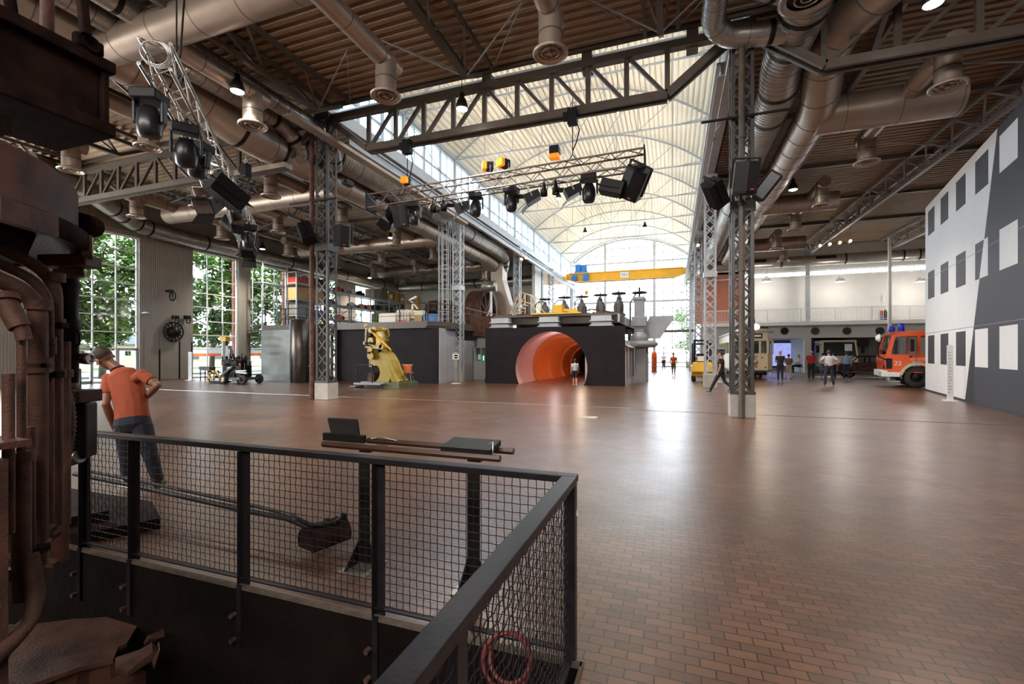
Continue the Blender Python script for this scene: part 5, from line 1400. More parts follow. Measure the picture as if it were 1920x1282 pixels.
# scaffold in front of the third window
t = thing('scaffold', 'light tubular scaffold before the third tall window', 'scaffold', (-28.6, 26, 3.4))
b = MB()
for y in (24.9, 27.1, 29.2):
    for x in (-29.0, -28.0): b.bar((x, y, 3.4), (x, y, 8.2), .05)
for z in (4.4, 5.6, 6.8, 7.9):
    for x in (-29.0, -28.0): b.bar((x, 24.9, z), (x, 29.2, z), .04)
for z in (3.5, 4.6, 5.8): b.bar((-28, 24.9, z), (-28, 27.1, z + 1.1), .03); b.bar((-28, 27.1, z + 1.1), (-28, 29.2, z), .03)
b.build('tubes', M['steel_light'], t, world=True)
b = MB(); b.box((-29, 24.9, 6.8), (-28, 29.2, 6.86)); b.build('platform', M['steel_grey'], t, world=True)
# boxes and cage crates on the rack, one by one
def crate(lab, y, z, w=.95, h=.85, m=None, kind='box', inside=None, x=RX):
    t = thing('storage_crate' if kind == 'box' else 'mesh_box', lab, 'crate', (x + .0, y, z), group='crates on the storage rack')
    if kind == 'box':
        b = MB(); b.box((-.42, -w/2, .1), (.42, w/2, h)); b.build('body', m, t, bev=.01)
        b = MB()
        for q in (-w/2 + .06, 0, w/2 - .06): b.box((-.42, q - .05, 0), (.42, q + .05, .1))
        b.build('pallet', M['crate'], t)
        b = MB()
        for q in (-w/2, w/2 - .05): b.box((.42, q, .1), (.435, q + .05, h))
        b.box((.42, -w/2, h - .06), (.435, w/2, h)); b.build('edge_strip', M['steel_brown'] if m != M['crate'] else M['crate'], t)
    else:
        b = MB()
        for sx in (-.42, .38):
            for sy in (-w/2, w/2 - .05): b.box((sx, sy, 0), (sx + .05, sy + .05, h))
        for zz in (.08, h - .05):
            b.box((-.42, -w/2, zz), (.43, -w/2 + .04, zz + .05)).box((-.42, w/2 - .04, zz), (.43, w/2, zz + .05)).box((.39, -w/2, zz), (.43, w/2, zz + .05)).box((-.42, -w/2, zz), (-.38, w/2, zz + .05))
        b.build('frame', m or M['steel_light'], t)
        b = MB(); b.box((-.38, -w/2 + .05, .08), (.36, w/2 - .05, h*.6)); b.build('contents', inside or M['crate'], t, bev=.03)
    return t
ochre = mat('ochre painted sheet', (0.42, 0.24, 0.03), .5, 0, .15, 3)
olive = mat('olive painted sheet', (0.13, 0.13, 0.08), .5, 0, .15, 3)
greysh = mat('grey painted sheet', (0.25, 0.25, 0.24), .5, 0, .15, 3)
crate('white cage with red and yellow parts on the top level of the rack', 27.0, 6.8, 1.3, .95, M['white'], 'mesh', M['red'])
crate('black covered box on the top level beside the white cage', 28.6, 6.8, 1.1, .75, M['black_plastic'])
crate('plywood crate on the middle level, left one', 27.1, 5.65, 1.35, .95, M['crate'])
crate('plywood crate on the middle level, right one beside the column', 28.6, 5.65, 1.1, .95, M['crate'])
crate('grey corrugated crate on the lower level left of the column', 27.2, 4.45, 1.4, 1.0, greysh)
crate('purple box behind the dark steel tube on the lower level', 28.8, 4.45, .8, .6, mat('purple sheet', (.12, .08, .4), .5))
for i, (y, m_, w) in enumerate(((36.3, greysh, 'grey and yellow crate first'), (37.3, olive, 'tall olive crate second'), (38.4, ochre, 'ochre crate with white notice third'), (39.4, ochre, 'ochre crate fourth'), (40.3, ochre, 'ochre crate with pale lower half fifth'))):
    c = crate(w + ' in the top row right of the column', y, 6.8, .85, .95 if i != 1 else 1.15, m_)
    if i in (2, 4):
        b = MB(); b.box((.436, -.2, .3), (.44, .15, .65) if i == 2 else (.44, .3, .55)); b.build('notice', M['white'], c)
for i, y in enumerate((36.3, 37.3, 38.4, 39.4, 40.3)):
    crate('dark wire cage %s in the middle row under the ochre crates' % ['first', 'second', 'third', 'fourth', 'fifth'][i], y, 5.65, .85, .95, M['steel_brown'], 'mesh', (M['iron_black'], olive, M['iron_black'], greysh, M['steel_brown'])[i])
def small(nm, lab, y, z, parts, x=RX + .1, cat='part'):
    t = thing(nm, lab, cat, (x, y, z), group='loose parts on the storage rack')
    for pn, m_, fn in parts:
        b = MB(); fn(b); (b.build_each if pn in ('flange', 'hoop') else b.build)(pn, m_, t)
    return t
small('landscape_picture', 'pale blue landscape picture leaning on the top level of the rack', 35.0, 6.8, [('board', mat('painted landscape', (.5, .6, .6), .6, 0, .4, 5, col2=(.75, .65, .3)), lambda b: b.box((.3, -.6, 0), (.34, .6, .75)))], cat='picture')
for i, (y, z, m_, lab, cat) in enumerate(((33.0, 6.8, M['white'], 'white round engine part on the top level of the rack', 'engine part'), (34.0, 6.8, M['iron_black'], 'black and white fan part on the top level of the rack', 'engine part'),
        (32.9, 5.65, M['white'], 'white pump casing on the middle level of the rack', 'pump'), (34.2, 5.65, M['chair_orange'], 'orange brown gear casing on the middle level', 'gear casing'), (35.2, 5.65, M['chair_orange'], 'orange brown curved casing on the middle level', 'casing'),
        (31.2, 6.8, M['red'], 'red machine part on the top level behind the column', 'machine part'), (30.4, 5.65, M['rust'], 'rusty motor on the middle level behind the column', 'motor'), (31.3, 4.45, M['orange_fire'], 'bright orange machine on the lower level behind the column', 'machine'))):
    small('machine_part', lab, y, z, [('casing', m_, lambda b: (b.lathe([(0, 0), (.28, 0), (.32, .12), (.22, .2), (.25, .42), (.14, .5), (0, .52)], (0, 0, 0), 14), b.cyl((0, -.45, .22), (0, .45, .22), .1, 10))),
                                 ('flange', M['iron_black'], lambda b: (b.cyl((.05, -.48, .22), (.05, -.42, .22), .17, 12), b.cyl((.05, .42, .22), (.05, .48, .22), .17, 12)))], cat=cat)
for i, (y, m_, w, lab) in enumerate(((34.5, mat('lime folder', (.4, .5, .15), .5), .25, 'lime green tall cylinder on the lower rack level'), (35.1, greysh, .25, 'grey tall cylinder beside the lime green one'), (36.6, M['blue'], .5, 'dark blue tall drum on the lower rack level'))):
    small('tall_drum', lab, y, 3.42, [('drum', m_, lambda b: b.lathe([(0, 0), (w, 0), (w, 1.75), (w*.8, 1.85), (0, 1.85)], (0, 0, 0), 14)), ('hoop', M['iron_black'], lambda b: (b.torus((0, 0, .5), w, .02, n=14), b.torus((0, 0, 1.2), w, .02, n=14)))], x=RX + 1.3, cat='drum')
# machines at the mezzanine front
t = thing('white_test_engine', 'white engine with pipes behind the mezzanine railing', 'engine', (-15.6, 24.5, 3.42))
b = MB(); b.box((-1.9, -.4, 0), (-.6, .4, .75)); b.box((-.55, -.4, .0), (.3, .4, .95)); b.box((.4, -.35, .35), (1.3, .35, .85)); b.build('block', M['cream'], t, bev=.04)
b = MB()
for k in range(5): b.tube([(-.4 + k*.2, -.45, .9), (-.4 + k*.2, -.62, .7), (-.4 + k*.2, -.5, .3)], .05, 8)
b.build_each('manifold', M['white'], t)
b = MB(); b.tube([(.3, 0, .8), (.35, 0, 1.4), (.1, 0, 1.55), (.6, 0, 1.75)], .06, 8); b.tube([(.35, 0, 1.4), (.7, 0, 1.0)], .05, 8); b.build('arm', M['white'], t)
b = MB(); b.box((-.5, -.42, .2), (.2, -.4, .3)).box((-.5, -.42, .5), (.2, -.4, .6)); b.build('red_stripe', M['red'], t)
t = thing('black_engine_block', 'small black engine on a blue stand at the mezzanine corner', 'engine', (-13.4, 23.6, 3.42))
b = MB(); b.box((-.4, -.3, 0), (.3, .3, .55)); b.build('stand', M['blue'], t)
b = MB(); b.lathe([(0, .55), (.3, .55), (.34, .8), (.2, 1.0), (0, 1.05)], n=12)
for k in range(5): b.cyl((0, 0, .8), (.42*math.cos(k*1.256), .42*math.sin(k*1.256), .85), .07)
b.build_each('cylinders', M['iron_black'], t)
b = MB(); b.box((-1.0, -.3, 0), (-.5, .3, .45)); b.build('box', M['crate'], t)
t = thing('wall_jib_crane', 'orange wall mounted jib crane on the back wall of the left aisle', 'jib crane', (-19.5, 43.4, 7))
p0, p1 = atY(740, 561, 42.3), atY(783, 567, 43.8)
b = MB(); b.bar(p0, V((p1.x, 43.7, p0.z)), .14, .2); b.bar(p0, V((p1.x, 43.7, p0.z - .9)), .1, .14); b.bar(V((p1.x, 43.75, p0.z + .3)), V((p1.x, 43.75, p0.z - 1.1)), .2); b.build('jib', M['crane_yellow'], t, world=True)
b = MB(); b.box(p0 + V((.1, -.1, -1.0)), p0 + V((.9, .5, -.5))); b.build('hoist_box', M['iron_black'], t, world=True)

# ================================================================ STEAM HAMMER
hx, hy = -13.55, 19.2
HS = .0269
def hp_(zx, zy): return V((hx + ((640 + zx/8.545) - 715)*HS*1.02, hy, max(0, (722 - (590 + zy/8.545))*HS)))
t = thing('steam_hammer', 'large yellow green steam hammer with a curved frame on a dark green plinth', 'machine', (hx, hy, 0))
b = MB()
out = [hp_(*q) for q in ((455, 610), (640, 570), (720, 600), (790, 700), (845, 830), (880, 930), (960, 1040), (830, 1045), (800, 980), (780, 1045), (540, 1045), (600, 985), (625, 900), (600, 820), (560, 790), (455, 800))]
b.prism([p - V((0, .32, 0)) for p in out], (0, .64, 0)); 
b.build('frame', M['hammer_yellow'], t, world=True, bev=.05)
b = MB(); edge = [hp_(*q) for q in ((640, 560), (720, 620), (800, 740), (845, 850), (900, 960), (965, 1045))]
for s in (-.34, .34): b.tube([p + V((0, s, 0)) for p in edge], [.07, .08, .09, .09, .1, .12], 8)
b.build('frame_flange', M['hammer_yellow'], t, world=True)
c0, c1 = hp_(545, 600), hp_(545, 190)
b = MB(); b.lathe([(0, c0.z), (.38, c0.z), (.42, c0.z + .1), (.34, c0.z + .2), (.34, c0.z + .55), (.44, c0.z + .62), (.44, c0.z + .7), (.36, c0.z + .76), (.33, c1.z - .3), (.42, c1.z - .2), (.42, c1.z - .05), (.1, c1.z + .05), (0, c1.z + .05)], (c0.x, hy, 0), 22); b.build('cylinder', M['hammer_yellow'], t, world=True)
b = MB(); q = hp_(600, 260); q2 = hp_(650, 500); b.box(q - V((.05, .5, .1)), q2 + V((.18, -.32, .0))); 
b.box((q.x - .05, hy - .48, q2.z), (q.x + .28, hy - .3, q.z)); b.build('valve_chest', mat('chest pale yellow', (.55, .48, .2), .35, .1, .15, 4), t, world=True, bev=.03)
b = MB(); a_, c_ = hp_(520, 265), hp_(880, 548); b.tube([a_ + V((0, -.5, 0)), (a_ + c_)/2 + V((0, -.55, 0)), c_ + V((0, -.6, 0))], [.075, .07, .03], 8); b.build('hand_lever', M['crane_yellow'], t, world=True)
b = MB(); b.tube([hp_(395, 435) + V((0, -.5, 0)), hp_(640, 510) + V((0, -.5, 0))], .04, 8); b.tube([hp_(400, 500) + V((0, -.5, 0)), hp_(700, 530) + V((0, -.45, 0))], .05, 8); b.tube([hp_(400, 170) + V((0, -.45, 0)), hp_(400, 440) + V((0, -.5, 0))], .045, 8); b.sph(hp_(395, 165) + V((0, -.45, 0)), .11); b.sph(hp_(392, 440) + V((0, -.5, 0)), .11); b.build('control_rods', M['cream'], t, world=True)
b = MB()
for zx, zy, r in ((505, 400, .16), (500, 240, .13), (560, 230, .14), (660, 480, .16), (700, 500, .13), (500, 640, .18), (500, 540, .12)): b.cyl(hp_(zx, zy) + V((0, -.58, 0)), hp_(zx, zy) + V((0, -.3, 0)), r, 14)
b.build_each('boss', M['hammer_yellow'], t, world=True)
b = MB()
for zx, zy, r in ((500, 310, .08), (470, 330, .06), (560, 250, .07), (500, 440, .07), (430, 440, .06), (640, 560, .07), (480, 590, .06)): b.cyl(hp_(zx, zy) + V((0, -.64, 0)), hp_(zx, zy) + V((0, -.3, 0)), r, 10)
b.build_each('black_fitting', M['iron_black'], t, world=True)
b = MB(); b.tube([hp_(640, 220), hp_(700, 230), hp_(710, 320), hp_(670, 370)], .05, 8); b.build('steam_pipe', M['hammer_yellow'], t, world=True)
q = hp_(415, 580); b = MB(); b.box(q - V((.14, .25, .16)), q + V((.16, .25, .16))); b.build('orange_tup_guard', M['chair_orange'], t, world=True)
b = MB(); b.box(q + V((-.08, -.2, -.75)), q + V((.14, .2, -.16))); b.build('ram', M['steel_tube'], t, world=True)
a_ = hp_(400, 1050); b = MB(); b.box((a_.x - .0, hy - .35, a_.z - .05), (a_.x + .38, hy + .35, a_.z + .38)); b.box((a_.x - .0, hy - .3, a_.z + .38), (a_.x + .32, hy + .3, a_.z + .45)); b.build('anvil', M['rust'], t, world=True, bev=.02)
t = thing('hammer_plinth', 'dark green plinth with walkway under the steam hammer', 'plinth', (hx, hy, 0))
x0 = hp_(330, 0).x; x1 = hp_(1060, 0).x; zt = hp_(0, 1045).z
b = MB(); b.box((hp_(800, 0).x, hy - .8, 0), (x1, hy + .9, zt)); b.box((x0 + .2, hy - .6, 0), (hp_(800, 0).x, hy + .9, zt - .12)); b.build('base', M['hammer_green'], t, world=True)
b = MB(); b.box((x0, hy - 1.1, zt - .08), (hp_(805, 0).x, hy - .5, zt - .04)); b.box((x0, hy - 1.12, zt - .1), (hp_(805, 0).x, hy - 1.08, zt - .01)); b.box((x0, hy - .6, zt - .1), (hp_(805, 0).x, hy + .9, zt - .0)); b.build('walkway', M['steel_grey'], t, world=True)
for k in range(3): b = MB(); b.box((x0 - .32*(k + 1), hy - 1.0, (zt - .1) - .13*(k + 1)), (x0 - .32*k, hy - .2, (zt - .1) - .13*(k + 1) + .04)); b.bar((x0 - .32*(k+1), hy - 1.0, (zt - .1) - .13*(k+1)), (x0 - .32*(k+1) - .08, hy - 1.0, 0), .03); b.build('step', M['steel_grey'], t, world=True)
b = MB(); xr = hp_(655, 0).x; xl = hp_(370, 0).x; zt2 = hp_(0, 772).z
for x in (xl, xr): b.bar((x, hy - 1.08, zt - .1), (x, hy - 1.08, zt2), .045)
b.bar((xl, hy - 1.08, zt2), (xr, hy - 1.08, zt2), .045); b.build('guard_rail', M['iron_black'], t, world=True)
def chair_proto():
    t = thing('shell_chair', 'p', 'chair')
    b = MB(); vs = []
    for j in range(7):
        for i in range(7):
            u = (i/6 - .5); v = j/6; w = .34 + .14*v - .1*math.sin(v*PI)*.5
            vs.append((u*w*1.15, .18 + .06*v + .10*(2*u)**2*-1, .44 + .42*v))
    b.add(vs, [(j*7+i, j*7+i+1, (j+1)*7+i+1, (j+1)*7+i) for j in range(6) for i in range(6)], True)
    o = b.build('backrest', M['chair_orange'], t); m_ = o.modifiers.new('thick', 'SOLIDIFY'); m_.thickness = .02
    b = MB(); b.prism([(-.2, -.22, .43), (.2, -.22, .43), (.22, .0, .43), (.18, .2, .43), (-.18, .2, .43), (-.22, 0, .43)], (0, 0, .02)); b.build('seat', M['chair_orange'], t, bev=.008)
    for sx in (-1, 1):
        for sy in (-1, 1):
            b = MB(); b.tube([(sx*.1, sy*.08, .43), (sx*.24, sy*.24, 0)], .011, 6); b.build('leg', M['alu'], t)
    return t
ch = chair_proto(); p = hp_(990, 1045); ch.location = (p.x, hy + .35, zt); ch.rotation_euler = (0, 0, PI + .2); ch['label'] = 'orange shell chair standing right of the steam hammer'; ch['group'] = 'orange shell chairs'
p = hp_(585, 1045); dup(ch, (p.x, hy + .75, zt), PI - .3, label='orange shell chair half hidden behind the leg of the steam hammer', group='orange shell chairs')

# ================================================================ ENGINE TROLLEY, LEFT
ex, ey = -23.0, 18.6
t = thing('engine_trolley', 'dark engine rig on a low trolley with white rimmed wheels', 'trolley', (ex, ey, 0))
def wheel(b, b2, c, r, w, axis='Y'):
    A = axis
    b.lathe([(r*.55, -w/2), (r*.92, -w/2), (r, -w*.3), (r, w*.3), (r*.92, w/2), (r*.55, w/2)], c, 24, A)
    b2.lathe([(0, -w*.42), (r*.2, -w*.42), (r*.25, -w*.3), (r*.5, -w*.2), (r*.57, -w*.45), (r*.57, w*.45), (r*.5, w*.2), (0, w*.3)], c, 20, A)
for i, (dx, dy) in enumerate(((-.2, -.5), (1.25, -.5), (-.2, .5), (1.25, .5))):
    b, b2 = MB(), MB(); wheel(b, b2, (ex + dx, ey + dy, .25), .25, .17); w_ = b.build('wheel', M['rubber'], t, world=True); b2.build('hub', M['cream'] if i == 0 else M['iron_black'], w_, world=True)
b = MB(); b.box((ex - .6, ey - .42, .22), (ex + 1.3, ey + .42, .36)); b.bar((ex - .5, ey - .44, .4), (ex + .4, ey - .44, .95), .07, .09); b.build('chassis', M['hammer_green'], t, world=True)
b = MB(); rnd = random.Random(5)
b.box((ex - .5, ey - .34, .36), (ex + .9, ey + .34, 1.0)); b.box((ex - .45, ey - .3, 1.0), (ex + .6, ey + .3, 1.3)); b.build('engine_block', M['iron_black'], t, world=True, bev=.03)
b = MB()
for k in range(95):
    p = V((ex + rnd.uniform(-.6, .95), ey + rnd.uniform(-.42, .3), rnd.uniform(.45, 1.5))); q = p + V((rnd.uniform(-.3, .3), rnd.uniform(-.15, .15), rnd.uniform(-.25, .25)))
    b.tube([p, (p + q)/2 + V((0, 0, rnd.uniform(-.1, .15))), q], rnd.uniform(.012, .04), 6)
for x in (-.35, .55, -.05): b.bar((ex + x, ey, 1.1), (ex + x, ey, 1.65), .035)
b.bar((ex + 1.15, ey - .3, .5), (ex + 1.15, ey - .3, 1.15), .06); b.build('hoses_and_pipes', M['iron_black'], t, world=True, kind='stuff')
b = MB(); b.tube([(ex + .6, ey - .35, .62), (ex + 1.4, ey - .38, .58)], .06, 8); b.tube([(ex + .55, ey - .35, .7), (ex + 1.25, ey - .3, .72)], .045, 8); b.sph((ex + .1, ey - .38, .85), (.25, .06, .09)); b.build_each('bright_cylinder', M['alu'], t, world=True)
b = MB(); b.box((ex + .68, ey - .3, .95), (ex + .8, ey - .25, 1.12)).box((ex + .62, ey - .3, .68), (ex + .8, ey - .25, .76)); b.build('red_cap', M['sign_red'], t, world=True)
b = MB(); b.box((ex - .75, ey - .2, .98), (ex - .4, ey + .1, 1.3)); b.build('side_box', M['rust'], t, world=True, bev=.02)
t = thing('striped_ramp', 'yellow and black striped barrier frame at the left of the engine trolley', 'barrier', (ex - 1.1, ey, 0))
stripe = bpy.data.materials.new('hazard stripes'); stripe.use_nodes = True
_n = stripe.node_tree.nodes; _l = stripe.node_tree.links; _t = _n.new('ShaderNodeTexCoord'); _m = _n.new('ShaderNodeMapping'); _w = _n.new('ShaderNodeTexWave'); _r = _n.new('ShaderNodeValToRGB')
_m.inputs['Rotation'].default_value = (0, R(40), 0); _w.bands_direction = 'X'; _w.inputs['Scale'].default_value = 1.4; _r.color_ramp.interpolation = 'CONSTANT'
_r.color_ramp.elements[0].color = (.02, .02, .02, 1); _r.color_ramp.elements[1].color = (.75, .42, .03, 1); _r.color_ramp.elements[1].position = .5
_l.new(_t.outputs['Object'], _m.inputs[0]); _l.new(_m.outputs[0], _w.inputs['Vector']); _l.new(_w.outputs['Fac'], _r.inputs[0]); _l.new(_r.outputs[0], _n['Principled BSDF'].inputs['Base Color'])
b = MB(); b.prism([(ex - 1.6, ey - .4, .05), (ex - 1.45, ey - .4, .05), (ex - 1.3, ey - .4, .7), (ex - 1.5, ey - .4, .7)], (0, .05, 0)); b.box((ex - 1.5, ey - .4, .6), (ex - .7, ey - .35, .72)); b.box((ex - .95, ey - .42, .3), (ex - .7, ey - .37, .7)); b.box((ex - 1.4, ey - .42, .28), (ex - .3, ey - .37, .4)); b.build('boards', stripe, t, world=True)
b = MB(); b.box((ex - 1.5, ey - .36, .02), (ex - .6, ey + .3, .1)); b.build('foot', M['iron_black'], t, world=True)
t = thing('control_pillar', 'slim steel pillar with a yellow box on top beside the engine trolley', 'pillar', (-24.3, 19.1, 0))
b = MB(); b.box((-.09, -.09, 0), (.09, .09, 2.35)); b.build('post', M['steel_brown'], t)
b = MB(); b.box((-.22, -.16, 2.35), (.2, .16, 2.62)); b.build('yellow_box', M['yellow'], t, bev=.02)
b = MB(); b.box((.1, -.1, 1.5), (.32, .12, 2.1)).box((.34, -.1, 1.35), (.45, .1, 1.9)); b.build('grey_box', M['steel_grey'], t)
b = MB(); b.tube([(-.22, 0, 2.5), (-.7, .3, 2.7), (-1.3, .8, 3.4)], .02, 6); b.build('hose', M['iron_black'], t)
for i, (x, y, lab) in enumerate(((-27.0, 20.0, 'low bench stool by the second tall window, left of the pillar'), (-25.8, 20.6, 'low bench stool right behind the control pillar'))):
    t = thing('stool', lab, 'stool', (x, y, 0), group='stools by the window'); b = MB(); b.box((-.45, -.2, .62), (.45, .2, .85)); b.build('seat', M['steel_brown'], t, bev=.02)
    for sx in (-.38, .38):
        for sy in (-.15, .15): b = MB(); b.bar((sx, sy, 0), (sx, sy, .62), .04); b.build('leg', M['iron_black'], t)

# ---- things mounted on the left wall between the windows
def on_wall(px, py): return atX(px, py, XW + .12)
p = on_wall(323, 622)
t = thing('brake_wheel', 'round black spoked brake wheel mounted on the wall between the windows', 'wheel', p)
b = MB(); b.lathe([(.0, .4), (.30, .36), (.34, .1), (.34, .0), (0, 0)], p, 24, 'X'); b.build('drum', M['iron_black'], t, world=True)
b = MB(); b.torus(p + V((.12, 0, 0)), .6, .045, 'X', 28)
for k in range(14): a = 2*PI*k/14; b.bar(p + V((.12, .33*math.cos(a), .33*math.sin(a))), p + V((.12, .6*math.cos(a), .6*math.sin(a))), .05)
b.build('rim', M['iron_black'], t, world=True)
p2 = on_wall(311, 556)
t = thing('wall_pulley', 'small pulley wheel on a bracket high on the wall between the windows', 'pulley', p2)
b = MB(); b.torus(p2 + V((.6, 0, 0)), .27, .04, 'Y', 20); b.bar(p2 + V((.35, 0, 0)), p2 + V((.85, 0, 0)), .03); b.bar(p2 + V((.6, 0, -.26)), p2 + V((.6, 0, .26)), .03); b.build('wheel', M['iron_black'], t, world=True)
b = MB(); b.bar(p2 + V((0, 0, .35)), p2 + V((.65, 0, .35)), .1, .12); b.bar(p2 + V((.6, 0, .35)), p2 + V((.6, 0, 0)), .05); b.build('bracket', M['iron_black'], t, world=True)
b = MB(); b.tube([p2 + V((.6, 0, -.25)), p + V((.2, 0, .6))], .012, 5); b.tube([p2 + V((.8, 0, 0)), on_wall(352, 590) + V((.1, 0, 0)), on_wall(375, 620) + V((.3, 0, 0))], .012, 5); b.build('rope', M['alu'], t, world=True)
for px, w in ((326, 'left'), (348, 'right')):
    q = on_wall(px, 597); t = thing('guide_roller', '%s one of two small guide rollers above the brake wheel' % w, 'roller', q, group='guide rollers')
    b = MB(); b.torus(q + V((.25, 0, -.12)), .19, .035, 'Y', 18); b.bar(q + V((.06, 0, -.12)), q + V((.44, 0, -.12)), .03); b.build('wheel', M['iron_black'], t, world=True)
    b = MB(); b.box(q + V((0, -.15, -.05)), q + V((.3, .15, .18))); b.build('bracket', M['iron_black'], t, world=True)
t = thing('wall_doors', 'flush pale doors in the ribbed wall under the brake wheel', 'door', (XW + .05, 19.5, 0))
for y0, y1 in ((18.3, 19.1), (19.2, 20.3), (20.4, 21.1)):
    b = MB(); b.box((XW + .0, y0, .02), (XW + .035, y1, 2.9)); b.build('door_leaf', M['clad'], t, world=True)
b = MB(); b.box((XW + .0, 20.32, .02), (XW + .05, 20.38, 2.4)).box((XW + .0, 21.12, .02), (XW + .05, 21.18, 2.4)).box((XW, 19.12, 0), (XW + .05, 19.18, 1.9)); b.build_each('dark_gap', M['iron_black'], t, world=True)
b = MB(); q = on_wall(270, 588); b.lathe([(0, .12), (.2, .05), (.22, 0), (0, 0)], q + V((.15, 0, 0)), 14); tag(b.build('wall_light', M['white']), 'small white wall light beside the first tall window', 'wall lamp')

# info columns (slim metal posts with print)
def info_post(lab, x, y, h=1.5, w=.24, m=None, sign=None, rz=0):
    t = thing('info_post', lab, 'sign post', (x, y, 0), rz, group='slim info posts')
    b = MB(); b.box((-w/2, -.03, .03), (w/2, .03, h)); b.build('blade', m or M['alu'], t)
    b = MB(); b.box((-w/2 - .1, -.16, 0), (w/2 + .1, .16, .03)); b.build('foot_plate', M['white'], t)
    b = MB()
    for k in range(14):
        b.box((-w*.36, -.034, h*.15 + k*h*.055), (-w*.36 + w*(.35 + .35*((k*37) % 10)/10), -.031, h*.15 + k*h*.055 + .022))
    b.build('print_lines', M['steel_grey'], t, kind='stuff')
    if sign:
        b = MB(); b.box((-.2, -.05, h - .42), (.2, -.035, h - .1)); sb_ = b.build('sign_board', M['white'] if sign != 'dark' else M['panel_dark'], t)
        b = MB(); b.lathe([(0, 0), (.115, 0), (.115, .006), (0, .006)], (.02, -.05, h - .26), 20, 'Y'); b.build('red_disc', M['sign_red'], sb_)
        b = MB(); b.box((-.06, -.062, h - .285), (.10, -.058, h - .235)); b.build('white_bar', M['white'], sb_)
    return t
q = atZ(357, 713, 0); info_post('white info post under the wall wheel by the second window', q.x, q.y, 1.75, .3, M['white'])
q = atZ(855, 719, 0); info_post('grey info post with red no entry sign by the grey side wall', q.x, q.y, 1.75, .24, M['galv'], 'white')
q = atZ(1352, 716, 0); info_post('dark info post with red disc between the right columns', q.x, q.y, 2.0, .3, M['grey_board'], 'dark')
q = atZ(1091, 721, 0); info_post('white info post inside the tunnel opening by the boy', q.x, q.y + 1.5, 2.0, .2, M['white'])
q = atZ(1797, 752, 0); info_post('tall pale info post before the black and white facade', q.x - .25, q.y - .05, 1.95, .16, M['white'], rz=-.2)
# ================================================================ BLACK AND WHITE FACADE, RIGHT
FP0 = atZ(1735, 731, 0); FP1 = atZ(1920, 783, 0)
FD = (FP1 - FP0); FL = FD.length; FD = FD.normalized(); FN = V((FD.y, -FD.x, 0))       # FD points to the camera
FN = FN if FN.dot(V((-1, 0, 0))) > 0 else -FN
def onF(px, py):
    r = ray(px, py); o = V((0, 0, 1.67)); k = (FP0 - o).dot(FN)/r.dot(FN); p = o + r*k
    return ((p - FP0).dot(FD), p.z)
FH = 8.25; FLEN = FL + 4.0
t = thing('facade_wall', 'tall freestanding facade wall patterned in black and white squares', 'exhibit wall', FP0)
def slab(s0, s1, z0, z1, off, th=.01):
    a = FP0 + FD*s0 + FN*off; c = FP0 + FD*s1 + FN*off
    return [V((a.x, a.y, z0)), V((c.x, c.y, z0)), V((c.x, c.y, z1)), V((a.x, a.y, z1))]
b = MB(); b.prism(slab(0, FLEN, .06, FH, -.35), FN*.35); b.build('white_boarding', M['panel_white'], t, world=True)
b = MB(); b.prism(slab(0, FLEN, .0, .06, -.3), FN*.36); b.build('base_trim', M['panel_dark'], t, world=True)
def fpt(s, z, off): p = FP0 + FD*s + FN*off; return V((p.x, p.y, z))
(sa, za), (sb, zb_) = onF(1873, 222), onF(1810, 748)
sl = (sa - sb)/(za - zb_)
def sline(z): return sb + (z - zb_)*sl
b = MB(); b.prism([fpt(sline(.06), .06, 0), fpt(FLEN, .06, 0), fpt(FLEN, FH, 0), fpt(sline(FH), FH, 0)], FN*.006); b.build('black_area', M['panel_dark'], t, world=True)
cols = [(1740.5, 1752), (1764, 1778), (1793, 1810.5), (1829, 1853), (1875, 1909)]
rows = []
for (pl_, pr_) in (((256, 325), (0, 0)), ((431, 507), (0, 0)), ((612, 691), (0, 0))):
    rows.append((onF(1875, pl_[1])[1], onF(1875, pl_[0])[1]))
for z0, z1 in rows:
    for x0, x1 in cols:
        s0 = onF(x0, 662)[0]; s1 = onF(x1, 662)[0]
        sl0, sl1 = sline(z0), sline(z1)
        mid = (min(sl0, sl1), max(sl0, sl1))
        if s1 <= mid[0]: b = MB(); b.prism([fpt(s0, z0, 0), fpt(s1, z0, 0), fpt(s1, z1, 0), fpt(s0, z1, 0)], FN*.008); b.build('black_square', M['panel_dark'], t, world=True)
        elif s0 >= mid[1]: b = MB(); b.prism([fpt(s0, z0, .006), fpt(s1, z0, .006), fpt(s1, z1, .006), fpt(s0, z1, .006)], FN*.006); b.build('white_square', M['panel_white'], t, world=True)
        else:
            c0 = min(max(sl0, s0), s1); c1 = min(max(sl1, s0), s1)
            b = MB(); b.prism([fpt(s0, z0, 0), fpt(c0, z0, 0), fpt(c1, z1, 0), fpt(s0, z1, 0)], FN*.008); b.build('black_square', M['panel_dark'], t, world=True)
            b = MB(); b.prism([fpt(c0, z0, .006), fpt(s1, z0, .006), fpt(s1, z1, .006), fpt(c1, z1, .006)], FN*.006); b.build('white_square', M['panel_white'], t, world=True)


for z0, z1 in rows:
    s0 = onF(1909, 662)[0] + 1.35; b = MB(); b.prism([fpt(s0, z0, .006), fpt(s0 + 1.15, z0, .006), fpt(s0 + 1.15, z1, .006), fpt(s0, z1, .006)], FN*.006); b.build('white_square', M['panel_white'], t, world=True)
for z in (2.55, 4.95): b = MB(); b.prism([fpt(0, z, 0), fpt(FLEN, z, 0), fpt(FLEN, z + .012, 0), fpt(0, z + .012, 0)], FN*.009); b.build('board_joint', M['steel_grey'], t, world=True)

